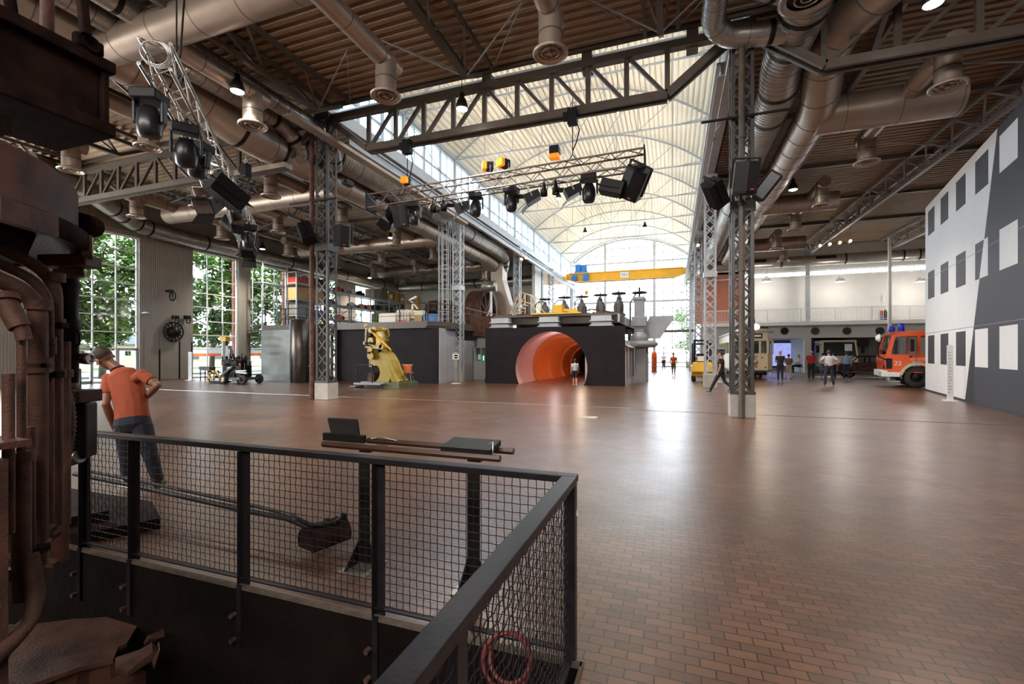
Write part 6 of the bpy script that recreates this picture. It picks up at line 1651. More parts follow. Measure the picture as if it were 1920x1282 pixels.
# ================================================================ GALLERY AND GARAGES
G0, G1 = 3.0, 22.0
def gx(px): return atY(px, 640, YK).x
o1, o2, o3, o4 = gx(1452), gx(1508), gx(1521), gx(1692)
wall('wall_back_right_lower', M['white_wall'], ((XR + .6, YK - .02, 2.95), (22, YK + .25, 3.95)), ((XR + .6, YK - .02, 0), (o1 - .6, YK + .25, 2.95)), ((o2, YK - .02, 0), (o3, YK + .25, 2.95)), ((o4, YK - .02, 0), (22, YK + .25, 2.95)))
wall('wall_garage_back', M['grey_wall'], ((o3 - .2, YK + 6.5, 0), (o4 + 1, YK + 6.7, 2.95)), ((o4, YK + .25, 0), (o4 + .2, YK + 6.5, 2.95)))
wall('wall_garage_side', mat('blue grey wall', (.30, .34, .38), .7), ((o1 - 1.6, YK + 5, 0), (o2 + .2, YK + 5.2, 2.95)), ((o2, YK + .25, 0), (o2 + .15, YK + 5, 2.95)))
wall('ceiling_garage', M['grey_wall'], ((o1 - 1.6, YK + .25, 2.95), (22, YK + 6.7, 3.1)))
wall('floor_garage', M['asphalt'], ((o1 - 1.6, YK - .4, -.01), (22, YK + 6.7, .012)))
wall('floor_gallery', M['white'], ((XR + .6, YK - 1.3, 3.95), (22, YK - .02, 4.25)))
portholes = []
for i, px in enumerate((1471, 1528.5, 1588, 1650)):
    p = atY(px, 620.5, YK - .03)
    t = thing('porthole_window', ['round window above the blue grey room', 'round window above the left part of the cream truck', 'round window above the right part of the cream truck', 'round window above the burnt car'][i], 'window', p, group='round windows under the gallery')
    b = MB(); b.torus((0, 0, 0), .31, .03, 'Y', 24); b.build('ring', M['steel_grey'], t)
    b = MB(); b.lathe([(0, 0), (.3, 0)], (0, -.0, 0), 24, 'Y'); b.build('pane', M['dark_glass'], t)
# gallery railing
t = thing('gallery_railing', 'white bar railing along the gallery above the garages', 'railing', (10, YK - 1.28, 4.25))
b = MB(); b.bar((2.4, YK - 1.28, 5.3), (22, YK - 1.28, 5.3), .06); b.bar((2.4, YK - 1.28, 4.36), (22, YK - 1.28, 4.36), .04); b.build('hand_rail', M['white'], t, world=True)
b = MB()
for k in range(160): b.bar((2.45 + k*.122, YK - 1.28, 4.36), (2.45 + k*.122, YK - 1.28, 5.28), .018)
b.build('baluster', M['white'], t, world=True, kind='stuff')
for k in range(9): b = MB(); b.bar((2.6 + k*2.4, YK - 1.28, 4.25), (2.6 + k*2.4, YK - 1.28, 5.3), .06); b.build('post', M['white'], t, world=True)
def col(lab, px, py, w, m, z1=10.5):
    p = atY(px, 640, py); tag(MB().box((p.x - w/2, py - w/2, 0 if py < YK - 1.4 else 4.25), (p.x + w/2, py + w/2, z1)).build('steel_post', m), lab, 'post')
col('pale grey steel post in the gallery above the gap between the garages', 1514, 43.3, .30, M['steel_light'])
col('white steel post rising before the gallery beside the fire engine', 1668, 42.2, .18, M['white'])
t = thing('fire_hose_point', 'small red and blue panel with black extinguisher on the gallery wall', 'extinguisher', atY(1656, 588, YK - .1))
b = MB(); b.lathe([(0, -.5), (.1, -.5), (.12, .1), (.05, .3), (0, .32)], (.1, -.12, 0), 12); b.build('bottle', M['iron_black'], t)
b = MB(); b.box((-.2, -.03, -.2), (-.02, 0, .25)); b.build('red_panel', M['red'], t)
b = MB(); b.box((-.2, -.03, -.5), (-.02, 0, -.25)); b.build('blue_panel', M['blue'], t)
b = MB(); b.box((-.05, -.03, .9), (.15, 0, 1.5)); b.build('white_notice', M['white'], t)
# screen in the blue grey room
p = atY(1467, 665, YK + 4.6)
t = thing('display_screen', 'large lit bluish screen behind the visitors in the blue grey room', 'screen', p)
b = MB(); b.box((-2.0, 0, -1.15), (1.5, .1, 1.2)); b.build('bezel', M['black_plastic'], t)
b = MB(); b.box((-1.9, -.02, -1.05), (1.4, 0, 1.1)); b.build('picture', M['screen_blue'], t)

# ================================================================ TRAM
tx0, tx1, ty0, ty1 = 3.75, 5.95, 32.2, 43.0
tc_ = (tx0 + tx1)/2
t = thing('tram', 'cream vintage tram with one round headlight behind the nearest right column', 'tram', (tc_, 36, 0))
def oct_(z, g=0, fr=.5):
    return [(tx0 + .35 - g, ty0 - g, z), (tx1 - .35 + g, ty0 - g, z), (tx1 + g, ty0 + fr, z), (tx1 + g, ty1, z), (tx0 - g, ty1, z), (tx0 - g, ty0 + fr, z)]
def band(name, z0, z1, m, g=0):
    b = MB(); b.prism(oct_(z0, g), (0, 0, z1 - z0)); return b.build(name, m, t, world=True)
band('lower_body', .55, 1.62, M['cream']); band('waist_line', 1.60, 1.66, M['cream'], .025); band('upper_frieze', 2.45, 3.0, M['cream']); band('skirt_line', .52, .60, M['steel_brown'], .02)
b = MB(); b.prism(oct_(3.0, .1), (0, 0, .08)); b.prism([(tx0 + .3, ty0 + .3, 3.08), (tx1 - .3, ty0 + .3, 3.08), (tx1 - .3, ty1, 3.08), (tx0 + .3, ty1, 3.08)], (0, 0, .16)); b.build('roof', M['steel_grey'], t, world=True, bev=.03)
b = MB()
pil = [(tx0 + .35, ty0), (tx1 - .35, ty0), (tx0 + .78, ty0), (tx1 - .78, ty0), (tx1, ty0 + .5), (tx0, ty0 + .5)] + [(x, ty0 + .5 + 1.2*k) for x in (tx0, tx1) for k in range(1, 9)]
for x, y in pil: b.box((x - .06, y - .04 if y > ty0 else y, 1.62), (x + .06, y + .06, 2.48))
b.build_each('window_pillar', M['cream'], t, world=True)
for nm, q in (('windscreen_middle', ((tx0 + .35, ty0 + .02), (tx1 - .35, ty0 + .02))), ('windscreen_corner', ((tx1 - .35, ty0 + .02), (tx1 - .02, ty0 + .5))), ('windscreen_corner', ((tx0 + .02, ty0 + .5), (tx0 + .35, ty0 + .02))), ('side_window', ((tx0 + .03, ty0 + .5), (tx0 + .03, ty1))), ('side_window', ((tx1 - .03, ty0 + .5), (tx1 - .03, ty1)))):
    (xa, ya), (xb, yb) = q; b = MB(); b.add([(xa, ya, 1.66), (xb, yb, 1.66), (xb, yb, 2.45), (xa, ya, 2.45)], [(0, 1, 2, 3)]); b.build(nm, M['glass_car'], t, world=True)
b = MB(); b.box((tx0 + .2, ty0 + .7, .6), (tx1 - .2, ty1 - .1, .9)).box((tx0 + .4, ty0 + 1.3, .9), (tx1 - .4, ty0 + 1.4, 2.3)); b.build('interior_seats', M['wood'], t, world=True)
b = MB(); b.lathe([(0, -.10), (.17, -.10), (.20, -.06), (.2, 0)], (tc_, ty0, 1.12), 22, 'Y'); b.build('headlight', M['alu'], t, world=True)
b = MB(); b.box((tc_ - .45, ty0 - .03, 2.62), (tc_ + .45, ty0 - .0, 2.92)); b.build('destination_box', M['black_board'], t, world=True)
b = MB(); b.box((tc_ - .38, ty0 - .04, 2.7), (tc_ + .38, ty0 - .03, 2.84)); b.build('destination_strip', M['paper'], t, world=True)
b = MB(); b.prism([(tx1 - .3, ty0 + .03, 2.62), (tx1 - .03, ty0 + .42, 2.62), (tx1 - .02, ty0 + .4, 2.62), (tx1 - .29, ty0, 2.62)], (0, 0, .28)); b.build('corner_sign', M['paper'], t, world=True)
text('759', .24, M['black_board'], t, (tc_, ty0 - .012, 1.42), (R(90), 0, 0), world=True)
b = MB(); b.box((tc_ - .55, ty0 - .3, .42), (tc_ + .55, ty0, .55)).box((tx0 + .3, ty0 + .5, .28), (tx1 - .3, ty1 - .5, .52)); b.build('underframe', M['iron_black'], t, world=True)
b = MB()
for x in (tc_ - .62, tc_ + .62): b.cyl((x, ty0 - .03, .78), (x, ty0 - .01, .78), .06)
b.cyl((tc_ - .14, ty0 - .04, .82), (tc_ - .14, ty0, .82), .07).cyl((tc_ + .1, ty0 - .04, .82), (tc_ + .1, ty0, .82), .07).box((tc_ + .38, ty0 - .03, 1.36), (tc_ + .5, ty0, 1.44)); b.build_each('tail_lamp', M['red'], t, world=True)
for y in (34.8, 37, 39.8):
    for x in (tx0 + .35, tx1 - .35): b = MB(); b.lathe([(0, -.06), (.3, -.06), (.36, 0), (.33, .04), (0, .06)], (x, y, .30), 20, 'X'); b.build('wheel', M['iron_black'], t, world=True)
b = MB(); b.tube([(tc_, 34, 3.24), (tc_ + .2, 33.4, 3.7), (tc_ + .1, 33.0, 4.1), (tc_ - .3, 33, 4.15)], .03, 6); b.box((tc_ - .2, 33.4, 3.24), (tc_ + 1.0, 34.2, 3.4)); b.build('current_collector', M['iron_black'], t, world=True)
b = MB(); b.sph((tc_ + .15, ty0 + .4, 3.35), (.22, .2, .2)); b.build('roof_lamp', M['lamp_warm'], t, world=True)
for x in (tx0 + .2, tx1 - .25): b = MB(); b.tube([(x, ty0 - .1, .5), (x, ty0 - .3, .3), (x + .1, ty0 - .3, .1), (x + .3, ty0 - .25, .1)], .03, 6); b.build('coupling_hose', M['alu'], t, world=True)
t2 = thing('rail_track', 'steel rails under the cream tram', 'rail', (tc_, 37, 0))
for x in (tx0 + .35, tx1 - .35): b = MB(); b.box((x - .04, 31.0, .0), (x + .04, 43, .012)); b.build('rail', M['alu'], t2, world=True)

# ================================================================ FORKLIFT
fx, fy = atZ(1313, 712, 0).x, 29.2
t = thing('forklift', 'yellow forklift truck with a dark mast between the right columns', 'forklift', (fx, fy, 0))
b = MB(); b.prism([(fx - .55, fy - .55, .35), (fx + .55, fy - .55, .35), (fx + .55, fy - .75, .6), (fx + .55, fy - .6, 1.1), (fx - .55, fy - .6, 1.1), (fx - .55, fy - .75, .6)], (0, 0, .01))
b.box((fx - .58, fy - .6, .32), (fx + .58, fy + .9, .95)); b.build('counterweight', M['yellow'], t, world=True, bev=.06)
b = MB(); b.box((fx - .5, fy - .55, .95), (fx + .5, fy - .1, 1.15)); b.build('engine_hood', M['yellow'], t, world=True, bev=.04)
b = MB(); b.box((fx - .32, fy - .64, .62), (fx + .32, fy - .6, .84)); b.build('rear_grille', M['black_plastic'], t, world=True)
b = MB(); b.box((fx - .28, fy - .66, .66), (fx - .12, fy - .64, .8)); b.build('tail_light', M['red'], t, world=True)
b = MB()
for x in (fx - .5, fx + .5): b.bar((x, fy - .45, .95), (x, fy - .15, 2.2), .07); b.bar((x, fy + .9, .9), (x, fy + .6, 2.2), .07)
b.box((fx - .55, fy - .2, 2.18), (fx + .55, fy + .75, 2.26)); b.build('overhead_guard', M['black_plastic'], t, world=True)
b = MB()
for x in (fx - .35, fx + .35): b.box((x - .06, fy + .95, .1), (x + .06, fy + 1.1, 2.5))
for z in (.4, 1.3, 2.4): b.box((fx - .4, fy + .95, z), (fx + .4, fy + 1.08, z + .1))
b.build('mast', M['black_plastic'], t, world=True)
b = MB(); b.box((fx - .3, fy, .95), (fx + .3, fy + .5, 1.1)).box((fx - .3, fy - .08, 1.1), (fx + .3, fy + .04, 1.65)); b.build('seat', M['black_plastic'], t, world=True, bev=.03)
b = MB(); b.box((fx - .25, fy - .12, 1.2), (fx + .2, fy - .09, 1.5)); b.build('white_plate', M['panel_white'], t, world=True)
for x in (fx - .45, fx + .45):
    for y, r in ((fy - .2, .28), (fy + .75, .32)): b, b2 = MB(), MB(); wheel(b, b2, (x, y, r), r, .2, 'X'); w_ = b.build('wheel', M['rubber'], t, world=True); b2.build('rim', M['yellow'], w_, world=True)
for x in (fx - .3, fx + .3): b = MB(); b.box((x - .06, fy + 1.1, .06), (x + .06, fy + 2.1, .1)); b.build('fork', M['steel_grey'], t, world=True)

# ================================================================ FIRE ENGINE
W0 = atZ(1721, 727, 0)
th = math.atan2(-.2, .98)
t = thing('fire_engine', 'orange fire engine numbered 22 with blue beacons beside the facade', 'truck', (W0.x, W0.y, 0), th)
# local frame: x runs to the rear, y across (0 = near side), z up; front axle at x = 0
b = MB(); prof = [(-1.2, .75), (-1.28, 1.35), (-1.2, 1.62), (-.95, 2.62), (-.6, 2.72), (1.6, 2.72), (1.6, .75), (.62, .75), (.55, 1.0), (.3, 1.2), (0, 1.26), (-.3, 1.2), (-.55, 1.0), (-.62, .75)]
b.prism([(x, 0, z) for x, z in prof[:1] + prof[1:]], (0, .05, 0)); 
b.M = None
def side(y0, th_):
    q = MB()
    # side skin with window openings, built from strips
    def P(pts): q.prism([(x, y0, z) for x, z in pts], (0, th_, 0))
    P([(-1.2, .75), (-.62, .75), (-.55, 1.0), (-.3, 1.2), (0, 1.26), (.3, 1.2), (.55, 1.0), (.62, .75), (1.6, .75), (1.6, 1.62), (-1.2, 1.62), (-1.28, 1.35)])
    P([(-1.2, 1.62), (-1.02, 1.62), (-.82, 2.5), (-.88, 2.62), (-.95, 2.62)])
    P([(-.88, 2.5), (1.6, 2.5), (1.6, 2.72), (-.6, 2.72), (-.92, 2.62)])
    P([(-.02, 1.62), (.10, 1.62), (.10, 2.5), (-.02, 2.5)]); P([(.85, 1.62), (1.0, 1.62), (1.0, 2.5), (.85, 2.5)]); P([(1.5, 1.62), (1.6, 1.62), (1.6, 2.5), (1.5, 2.5)])
    return q
q = side(0, .05); q2 = side(2.35, .05); q.v += []; base = len(q.v)
for v_ in q2.v: q.v.append(v_)
for f_, s_, k_ in zip(q2.f, q2.s, q2.m): q.f.append(tuple(i + base for i in f_)); q.s.append(s_); q.m.append(k_)
q.prism([(-1.28, .05, 1.35), (-1.2, .05, 1.62), (-1.14, .05, 1.62), (-1.2, .05, .75), (-1.2, .05, .75)][:4], (0, 2.3, 0))
q.box((-1.22, .05, .75), (-1.16, 2.35, 1.5)); q.box((-.9, .02, 2.62), (1.6, 2.38, 2.74)); q.box((1.55, .05, .75), (1.6, 2.35, 2.7)); q.box((-1.1, .05, .72), (1.6, 2.35, .78))
q.build('cab', M['orange_fire'], t)
b = MB(); b.add([(-1.18, .06, 1.62), (-1.18, 2.34, 1.62), (-.92, 2.34, 2.62), (-.92, .06, 2.62)], [(0, 1, 2, 3)]); b.build('windscreen', M['glass_car'], t)
b = MB(); b.add([(-1.02, .03, 1.62), (-.02, .03, 1.62), (-.02, .03, 2.5), (-.82, .03, 2.5)], [(0, 1, 2, 3)]); b.add([(.1, .03, 1.62), (.85, .03, 1.62), (.85, .03, 2.5), (.1, .03, 2.5)], [(0, 1, 2, 3)]); b.add([(1.0, .03, 1.62), (1.5, .03, 1.62), (1.5, .03, 2.5), (1.0, .03, 2.5)], [(0, 1, 2, 3)]); b.build('side_window', M['glass_car'], t)
b = MB(); b.box((-1.36, -.02, .50), (-1.14, 2.42, .82)); b.box((-1.2, -.02, .5), (-.64, .3, .74)); b.build('bumper', M['white'], t, bev=.03)
b = MB(); b.box((-1.37, .3, .58), (-1.36, .6, .74)).box((-.62, -.02, .42), (-.60, .3, .74)).box((-1.1, -.03, .25), (-.65, .3, .32)).box((-1.15, -.03, .32), (-1.05, .3, .5)); b.build('step', M['steel_grey'], t)
b = MB(); pts = [(.70*math.cos(a), .52 + .70*math.sin(a)) for a in [R(8 + 164*k/16) for k in range(17)]]; ins = [(.58*math.cos(a), .52 + .58*math.sin(a)) for a in [R(172 - 164*k/16) for k in range(17)]]
b.prism([(x, -.06, z) for x, z in pts + ins], (0, .3, 0)); b.build('fender', M['cream'], t)
for y in (.18, 2.2): b, b2 = MB(), MB(); wheel(b, b2, (0, y, .52), .52, .3); w_ = b.build('wheel', M['rubber'], t); b2.build('hub', M['iron_black'], w_)
for y in (.18, 2.2): b, b2 = MB(), MB(); wheel(b, b2, (3.6, y, .52), .52, .3); b.build('wheel', M['rubber'], t)
b = MB(); b.box((-1.24, .1, .92), (-1.2, .5, 1.42)); b.box((-1.2, -.015, .9), (-.96, 0.0, 1.42)); b.build('black_intake', M['black_plastic'], t)
b = MB(); b.box((1.7, .0, .6), (5.6, 2.4, 2.9)); b.build('body_box', M['orange_fire'], t, bev=.05)
b = MB(); b.box((-1.0, .3, .45), (5.4, 2.1, .72)); b.build('chassis', M['iron_black'], t)
for x, y, h in ((-.55, .4, .34), (-.9, .5, .22)):
    b = MB(); b.lathe([(0, 2.74), (.13, 2.74), (.13, 2.74 + h), (.09, 2.8 + h), (0, 2.82 + h)], (x, y, 0), 16); b.build('beacon', M['blue_glass'], t)
b = MB(); b.bar((-1.25, .05, 2.66), (-.6, .05, 2.76), .3, .03); b.build('sun_visor', M['red'], t)
b = MB(); b.tube([(-1.2, -.0, 1.35), (-1.5, -.15, 1.5), (-1.55, -.15, 2.1), (-1.5, -.15, 2.3)], .03, 8); b.build('lamp_stalk', M['iron_black'], t)
b = MB(); b.lathe([(0, -.14), (.1, -.12), (.2, .0), (.2, .05), (0, .05)], (-1.5, -.15, 2.42), 16, 'X'); b.build('search_lamp', M['white'], t)
b = MB(); b.box((-.30, -.22, 1.75), (-.16, -.12, 2.35)); b.tube([(-.25, 0, 2.4), (-.25, -.15, 2.4)], .015, 6); b.build('mirror', M['black_plastic'], t, bev=.02)
b = MB(); b.box((-.06, -.008, .95), (-.04, 0, 2.5)).box((.9, -.008, .8), (.91, 0, 2.5)).box((-1.0, -.008, 1.58), (1.6, 0, 1.6)); b.build('door_joint', M['steel_brown'], t)
b = MB(); b.box((-.32, -.02, 1.48), (-.2, 0, 1.54)).box((.62, -.02, 1.44), (.86, 0, 1.50)); b.build('door_handle', M['black_plastic'], t)
text('22', .30, M['white'], t, (-.74, -.008, 1.17), (R(90), 0, 0))
b = MB()
for z_, w_ in ((1.42, .5), (1.34, .6), (1.24, .42)): b.box((.1 - w_/2 - .1, -.006, z_), (.1 + w_/2 - .1, -.001, z_ + .02))
b.build('door_lettering', M['white'], t)
# ================================================================ BURNT CAR
p = atZ(1626, 708, 0)
t = thing('burnt_car', 'burnt brown car wreck on a stand before the fire engine', 'car', (p.x, p.y, 0), R(-6))
b = MB(); rnd = random.Random(12)
prof = [(-1.7, .45), (-1.75, .85), (-1.0, 1.05), (-.6, 1.45), (.7, 1.5), (1.3, 1.1), (1.9, 1.0), (1.95, .5)]
def jag(v, a=.04): return v + rnd.uniform(-a, a)
for y0 in (-.75, .72):
    lo = [(-1.7, .45), (-1.75, .85), (-1.0, 1.02), (1.3, 1.05), (1.9, .98), (1.95, .5), (1.6, .42), (1.3, .62), (1.0, .42), (-.8, .42), (-1.1, .62), (-1.4, .42)]
    b.prism([(jag(x), y0, jag(z, .02)) for x, z in lo], (0, .04, 0))
b.box((-1.7, -.75, .8), (-1.0, .75, .86)); b.box((1.25, -.75, .95), (1.9, .75, 1.0)); b.box((-1.7, -.72, .42), (1.9, .72, .48)); b.box((-1.76, -.7, .45), (-1.7, .7, .85))
b.build('body_shell', M['rust'], t)
b = MB()
for y in (-.7, .7): b.tube([(-1.05, y, 1.0), (-.6, y*.85, 1.45), (.7, y*.85, 1.48), (1.3, y, 1.05)], .04, 6); b.tube([(0, y, 1.0), (.0, y*.86, 1.47)], .035, 6)
for x in (-.6, .05, .7): b.tube([(x, -.6, 1.45), (x + .05, 0, 1.50), (x, .6, 1.45)], .03, 6)
b.prism([(-.6, -.58, 1.44), (.7, -.58, 1.47), (.7, .58, 1.47), (-.6, .58, 1.44)], (0, 0, .02)); b.build('roof_frame', M['rust_dark'], t)
b = MB()
for k in range(26): b.cbox((rnd.uniform(-1.2, 1.6), rnd.uniform(-.5, .5), rnd.uniform(.5, .95)), (rnd.uniform(.1, .4), rnd.uniform(.1, .4), rnd.uniform(.05, .3)), (rnd.uniform(0, 3), 0, rnd.uniform(0, 3)))
b.build('burnt_interior', M['rust_dark'], t, kind='stuff')
for x in (-1.1, 1.3):
    for y in (-.62, .62): b = MB(); b.torus((x, y, .32), .25, .07, 'Y', 16); b.build_each('bare_wheel', M['rust_dark'], t)
b = MB(); b.box((-1.6, -.9, .36), (1.8, -.82, .42)).box((-1.6, .82, .36), (1.8, .9, .42)); b.build('teal_stand_rail', mat('teal paint', (.12, .28, .25), .5), t)
t = thing('debris_sheet', 'pale floor plate with debris between the burnt car and the fire engine', 'floor plate', (p.x, p.y, 0))
b = MB(); b.box((p.x - 2.4, p.y - 1.0, 0.0), (p.x + 2.2, p.y + .9, .02)); b.build('plate', M['white'], t, world=True)
# ================================================================ CREAM TRUCK IN THE GARAGE
p = atY(1578, 700, 42.6)
t = thing('cream_truck', 'cream truck with a wide dark windscreen parked in the garage opening', 'truck', (p.x, 43.0, 0))
b = MB(); b.box((-1.25, 0, .55), (1.25, 2.2, 1.45)); b.prism([(-1.25, 0, 1.45), (-1.25, 2.2, 1.45), (-1.15, 2.2, 2.65), (-1.15, .2, 2.65)], (.12, 0, 0)); b.prism([(1.13, 0, 1.45), (1.13, 2.2, 1.45), (1.03, 2.2, 2.65), (1.03, .2, 2.65)], (.12, 0, 0)); b.box((-1.2, .15, 2.55), (1.2, 2.2, 2.72)); b.box((-1.2, 2.1, 1.4), (1.2, 2.2, 2.6)); b.build('cab', M['cream'], t, bev=.05)
b = MB(); b.add([(-1.13, .02, 1.47), (1.13, .02, 1.47), (1.05, .19, 2.56), (-1.05, .19, 2.56)], [(0, 1, 2, 3)]); b.build('windscreen', M['dark_glass'], t)
b = MB(); b.box((-1.2, -.12, .35), (1.2, .02, .62)); b.box((-.9, -.04, .75), (.9, 0, 1.1)); b.build('bumper_and_grille', M['white'], t)
b = MB()
for k in range(5): b.box((-.8, -.05, .78 + k*.065), (.8, -.04, .8 + k*.065))
b.build('grille_slats', M['iron_black'], t)
b = MB()
for x in (-1.0, 1.0): b.lathe([(0, -.06), (.12, -.05), (.13, 0)], (x, 0, .9), 14, 'Y')
b.build_each('headlight', M['alu'], t)
for x in (-1.0, 1.0):
    b, b2 = MB(), MB(); wheel(b, b2, (x, .9, .45), .45, .3, 'X'); w_ = b.build('wheel', M['rubber'], t); b2.build('hub', M['cream'], w_)
for x in (-1.55, 1.5): b = MB(); b.box((x - .1, -.1, 1.7), (x + .12, 0, 2.3)); b.tube([(x, 0, 2.2), (x*.8, .1, 2.4)], .02, 6); b.build('mirror', M['black_plastic'], t)
b = MB(); b.box((.35, .08, 1.6), (.85, .1, 2.4)); b.build('screen_reflection_board', M['paper'], t)
b = MB(); b.box((-1.2, 2.3, .5), (1.2, 6.2, 2.9)); b.build('load_box', M['black_board'], t)
b = MB()
for k in range(10): b.cyl((-1.1 + k*.24, -.05, 1.44), (-1.1 + k*.24, .0, 1.44), .03, 6)
b.build_each('marker', M['white'], t)
# ================================================================ FOREGROUND
def cw(px, py, d):
    return ray(px, py)*d + V((0, 0, 1.67))
RXc, RYc = -.53, 2.45
# pit railing
t = thing('pit_railing', 'black wire mesh railing with flat hand rail around the pit', 'railing', (RXc, RYc, 0))
PR = t
b = MB(); b.box((-4.78, RYc - .037, .965), (RXc + .037, RYc + .037, 1.005)); b.build('hand_rail', M['rail_paint'], t, world=True, bev=.004)
b = MB(); b.box((RXc - .04, -1.2, .965), (RXc + .04, RYc - .037, 1.005)); b.build('hand_rail', M['rail_paint'], t, world=True, bev=.004)
b = MB(); b.box((-4.78, RYc - .03, .045), (RXc, RYc + .01, .055)).box((RXc - .01, -1.2, .045), (RXc + .03, RYc, .055)); b.build('bottom_rail', M['rail_paint'], t, world=True)
for x in (-4.74, -4.10, -2.91, -1.76):
    b = MB(); b.box((x - .03, RYc - .004, .0), (x + .03, RYc + .004, .965)).box((x - .034, RYc - .05, .0), (x - .028, RYc + .004, .965))
    b.build('post', M['rail_paint'], t, world=True)
    b = MB(); b.box((x - .02, RYc - .066, -.42), (x + .02, RYc - .052, .02)); b.build('wall_bracket', M['rail_paint'], t, world=True)
    b = MB()
    for z in (-.2, -.38): b.cyl((x - .05, RYc - .09, z), (x - .05, RYc - .04, z), .018, 6)
    b.build_each('anchor_bolt', M['rust'], t, world=True)
b = MB(); b.box((RXc - .03, RYc - .03, 0), (RXc + .03, RYc + .03, .965)); b.build('post', M['rail_paint'], t, world=True)
b = MB(); b.box((RXc - .004, 1.06, 0), (RXc + .004, 1.12, .965)).box((RXc - .05, 1.115, 0), (RXc, 1.121, .965)); b.build('post', M['rail_paint'], t, world=True)
def wires(a, c, z0, z1, sp=.049, r=.0026):
    """woven wire panel between two vertical edges"""
    a = V(a); c = V(c); L = (c - a).length; d = (c - a).normalized(); nrm = V((d.y, -d.x, 0)); b = MB()
    n = max(1, round(L/sp)); m = round((z1 - z0)/sp); am = .0035
    for i in range(n + 1):
        p = a + d*(L*i/n)
        b.tube([p + nrm*(am*(1 if (i + j) % 2 else -1)) + V((0, 0, z0 + (z1 - z0)*j/m)) for j in range(m + 1)], r, 5, caps=False)
    for j in range(m + 1):
        b.tube([a + d*(L*i/n) + nrm*(am*(-1 if (i + j) % 2 else 1)) + V((0, 0, z0 + (z1 - z0)*j/m)) for i in range(n + 1)], r, 5, caps=False)
    return b
Xs = [-4.71, -4.10, -2.91, -1.76, RXc - .03]
for k in range(4): wires((Xs[k] + .02, RYc, 0), (Xs[k+1] - .02, RYc, 0), .06, .96).build('wire_mesh', M['rail_paint'], t, world=True)
wires((RXc, RYc - .03, 0), (RXc, 1.12, 0), .06, .96).build('wire_mesh', M['rail_paint'], t, world=True)
wires((RXc, 1.06, 0), (RXc, -.6, 0), .06, .96).build('wire_mesh', M['rail_paint'], t, world=True)
o = MB(); q = cw(1066, 930, 2.5); 
o.prism([q, q + V((.03, 0, -.03)), q + V((.055, .01, -.11)), q + V((.03, .0, -.10)), q + V((.012, 0, -.06))], (0, .004, 0))
tag(o.build('plastic_tie', M['paper']), 'torn pale plastic strip hanging at the corner of the pit railing', 'strip')
t = thing('hose_coil', 'red hose coil hanging low inside the corner of the pit railing', 'hose', (-.84, 2.3, 0))
b = MB(); b.torus((0, -.02, .02), .13, .012, M=Euler((R(70), 0, R(10))).to_matrix(), n=28, m=8); b.torus((.01, 0, .03), .115, .012, M=Euler((R(60), R(12), R(-8))).to_matrix(), n=28, m=8); b.build('hose', M['hose_red'], t)
# ---------------------------------------------------------------- reading stand
t = thing('reading_stand', 'dark steel reading stand with brown rails behind the pit railing', 'stand', (-1.8, 3.0, 0))
SY = 3.0
for px in (683, 888):
    p = atY(px, 900, SY)
    b = MB(); b.box((p.x - .045, SY - .012, .0), (p.x + .045, SY + .012, .80)); b.prism([(p.x + .03, SY - .0, 0), (p.x + .14, SY - .0, 0), (p.x + .03, SY, .2)], (0, .012, 0)); b.prism([(p.x - .045, SY - .2, 0), (p.x - .045, SY, 0), (p.x - .045, SY, .2)], (.01, 0, 0)); b.build('leg', M['iron_black'], t, world=True)
    b = MB(); b.box((p.x - .09, SY - .2, .0), (p.x + .16, SY + .08, .012)); b.build('foot_plate', M['galv'], t, world=True)
a, c = atY(606, 832, SY), atY(938, 860, SY); z = (a.z + c.z)/2
b = MB(); b.tube([(a.x, SY, z), (c.x, SY, z)], .026, 6, flat=True); b.build('wooden_rail', M['wood'], t, world=True)
a2, c2 = atY(690, 826, SY + .22), atY(963, 845, SY + .22); z2 = (a2.z + c2.z)/2
b = MB(); b.tube([(a2.x, SY + .22, z2), (c2.x, SY + .22, z2)], .026, 6, flat=True); b.build('wooden_rail', M['wood'], t, world=True)
b = MB()
for px in (683, 888): p = atY(px, 900, SY); b.box((p.x - .05, SY, z - .04), (p.x + .05, SY + .24, z - .025))
b.build_each('cross_arm_bar', M['iron_black'], t, world=True)
p = atY(650, 830, SY + .05)
b = MB(); b.prism([(p.x - .2, SY + .0, z + .03), (p.x + .2, SY + .0, z + .03), (p.x + .2, SY + .04, z + .03), (p.x - .2, SY + .04, z + .03)], (0, 0, .06))
b.prism([(p.x - .10, SY + .0, z + .04), (p.x + .17, SY + .0, z + .04), (p.x + .06, SY + .10, z + .19), (p.x - .24, SY + .10, z + .19)], (0, .015, .01)); b.build('reading_board', M['iron_black'], t, world=True)
p = atY(880, 840, SY + .1)
b = MB(); b.prism([(p.x - .2, SY + .02, z2 + .0), (p.x + .2, SY + .02, z2 + .0), (p.x + .2, SY + .24, z2 + .035), (p.x - .2, SY + .24, z2 + .035)], (0, 0, .04)); b.build('flat_board', M['iron_black'], t, world=True)
b = MB(); b.tube([p + V((.17, -.05, .05)), p + V((.21, -.05, .07)), p + V((.21, -.05, -.03))], .005, 6); b.tube([(a2.x + .05, SY + .2, z2 + .02), (a2.x + .18, SY + .15, z2 + .05), (a2.x + .3, SY + .2, z2 + .02)], .004, 6); b.build('wire_hook', M['alu'], t, world=True)
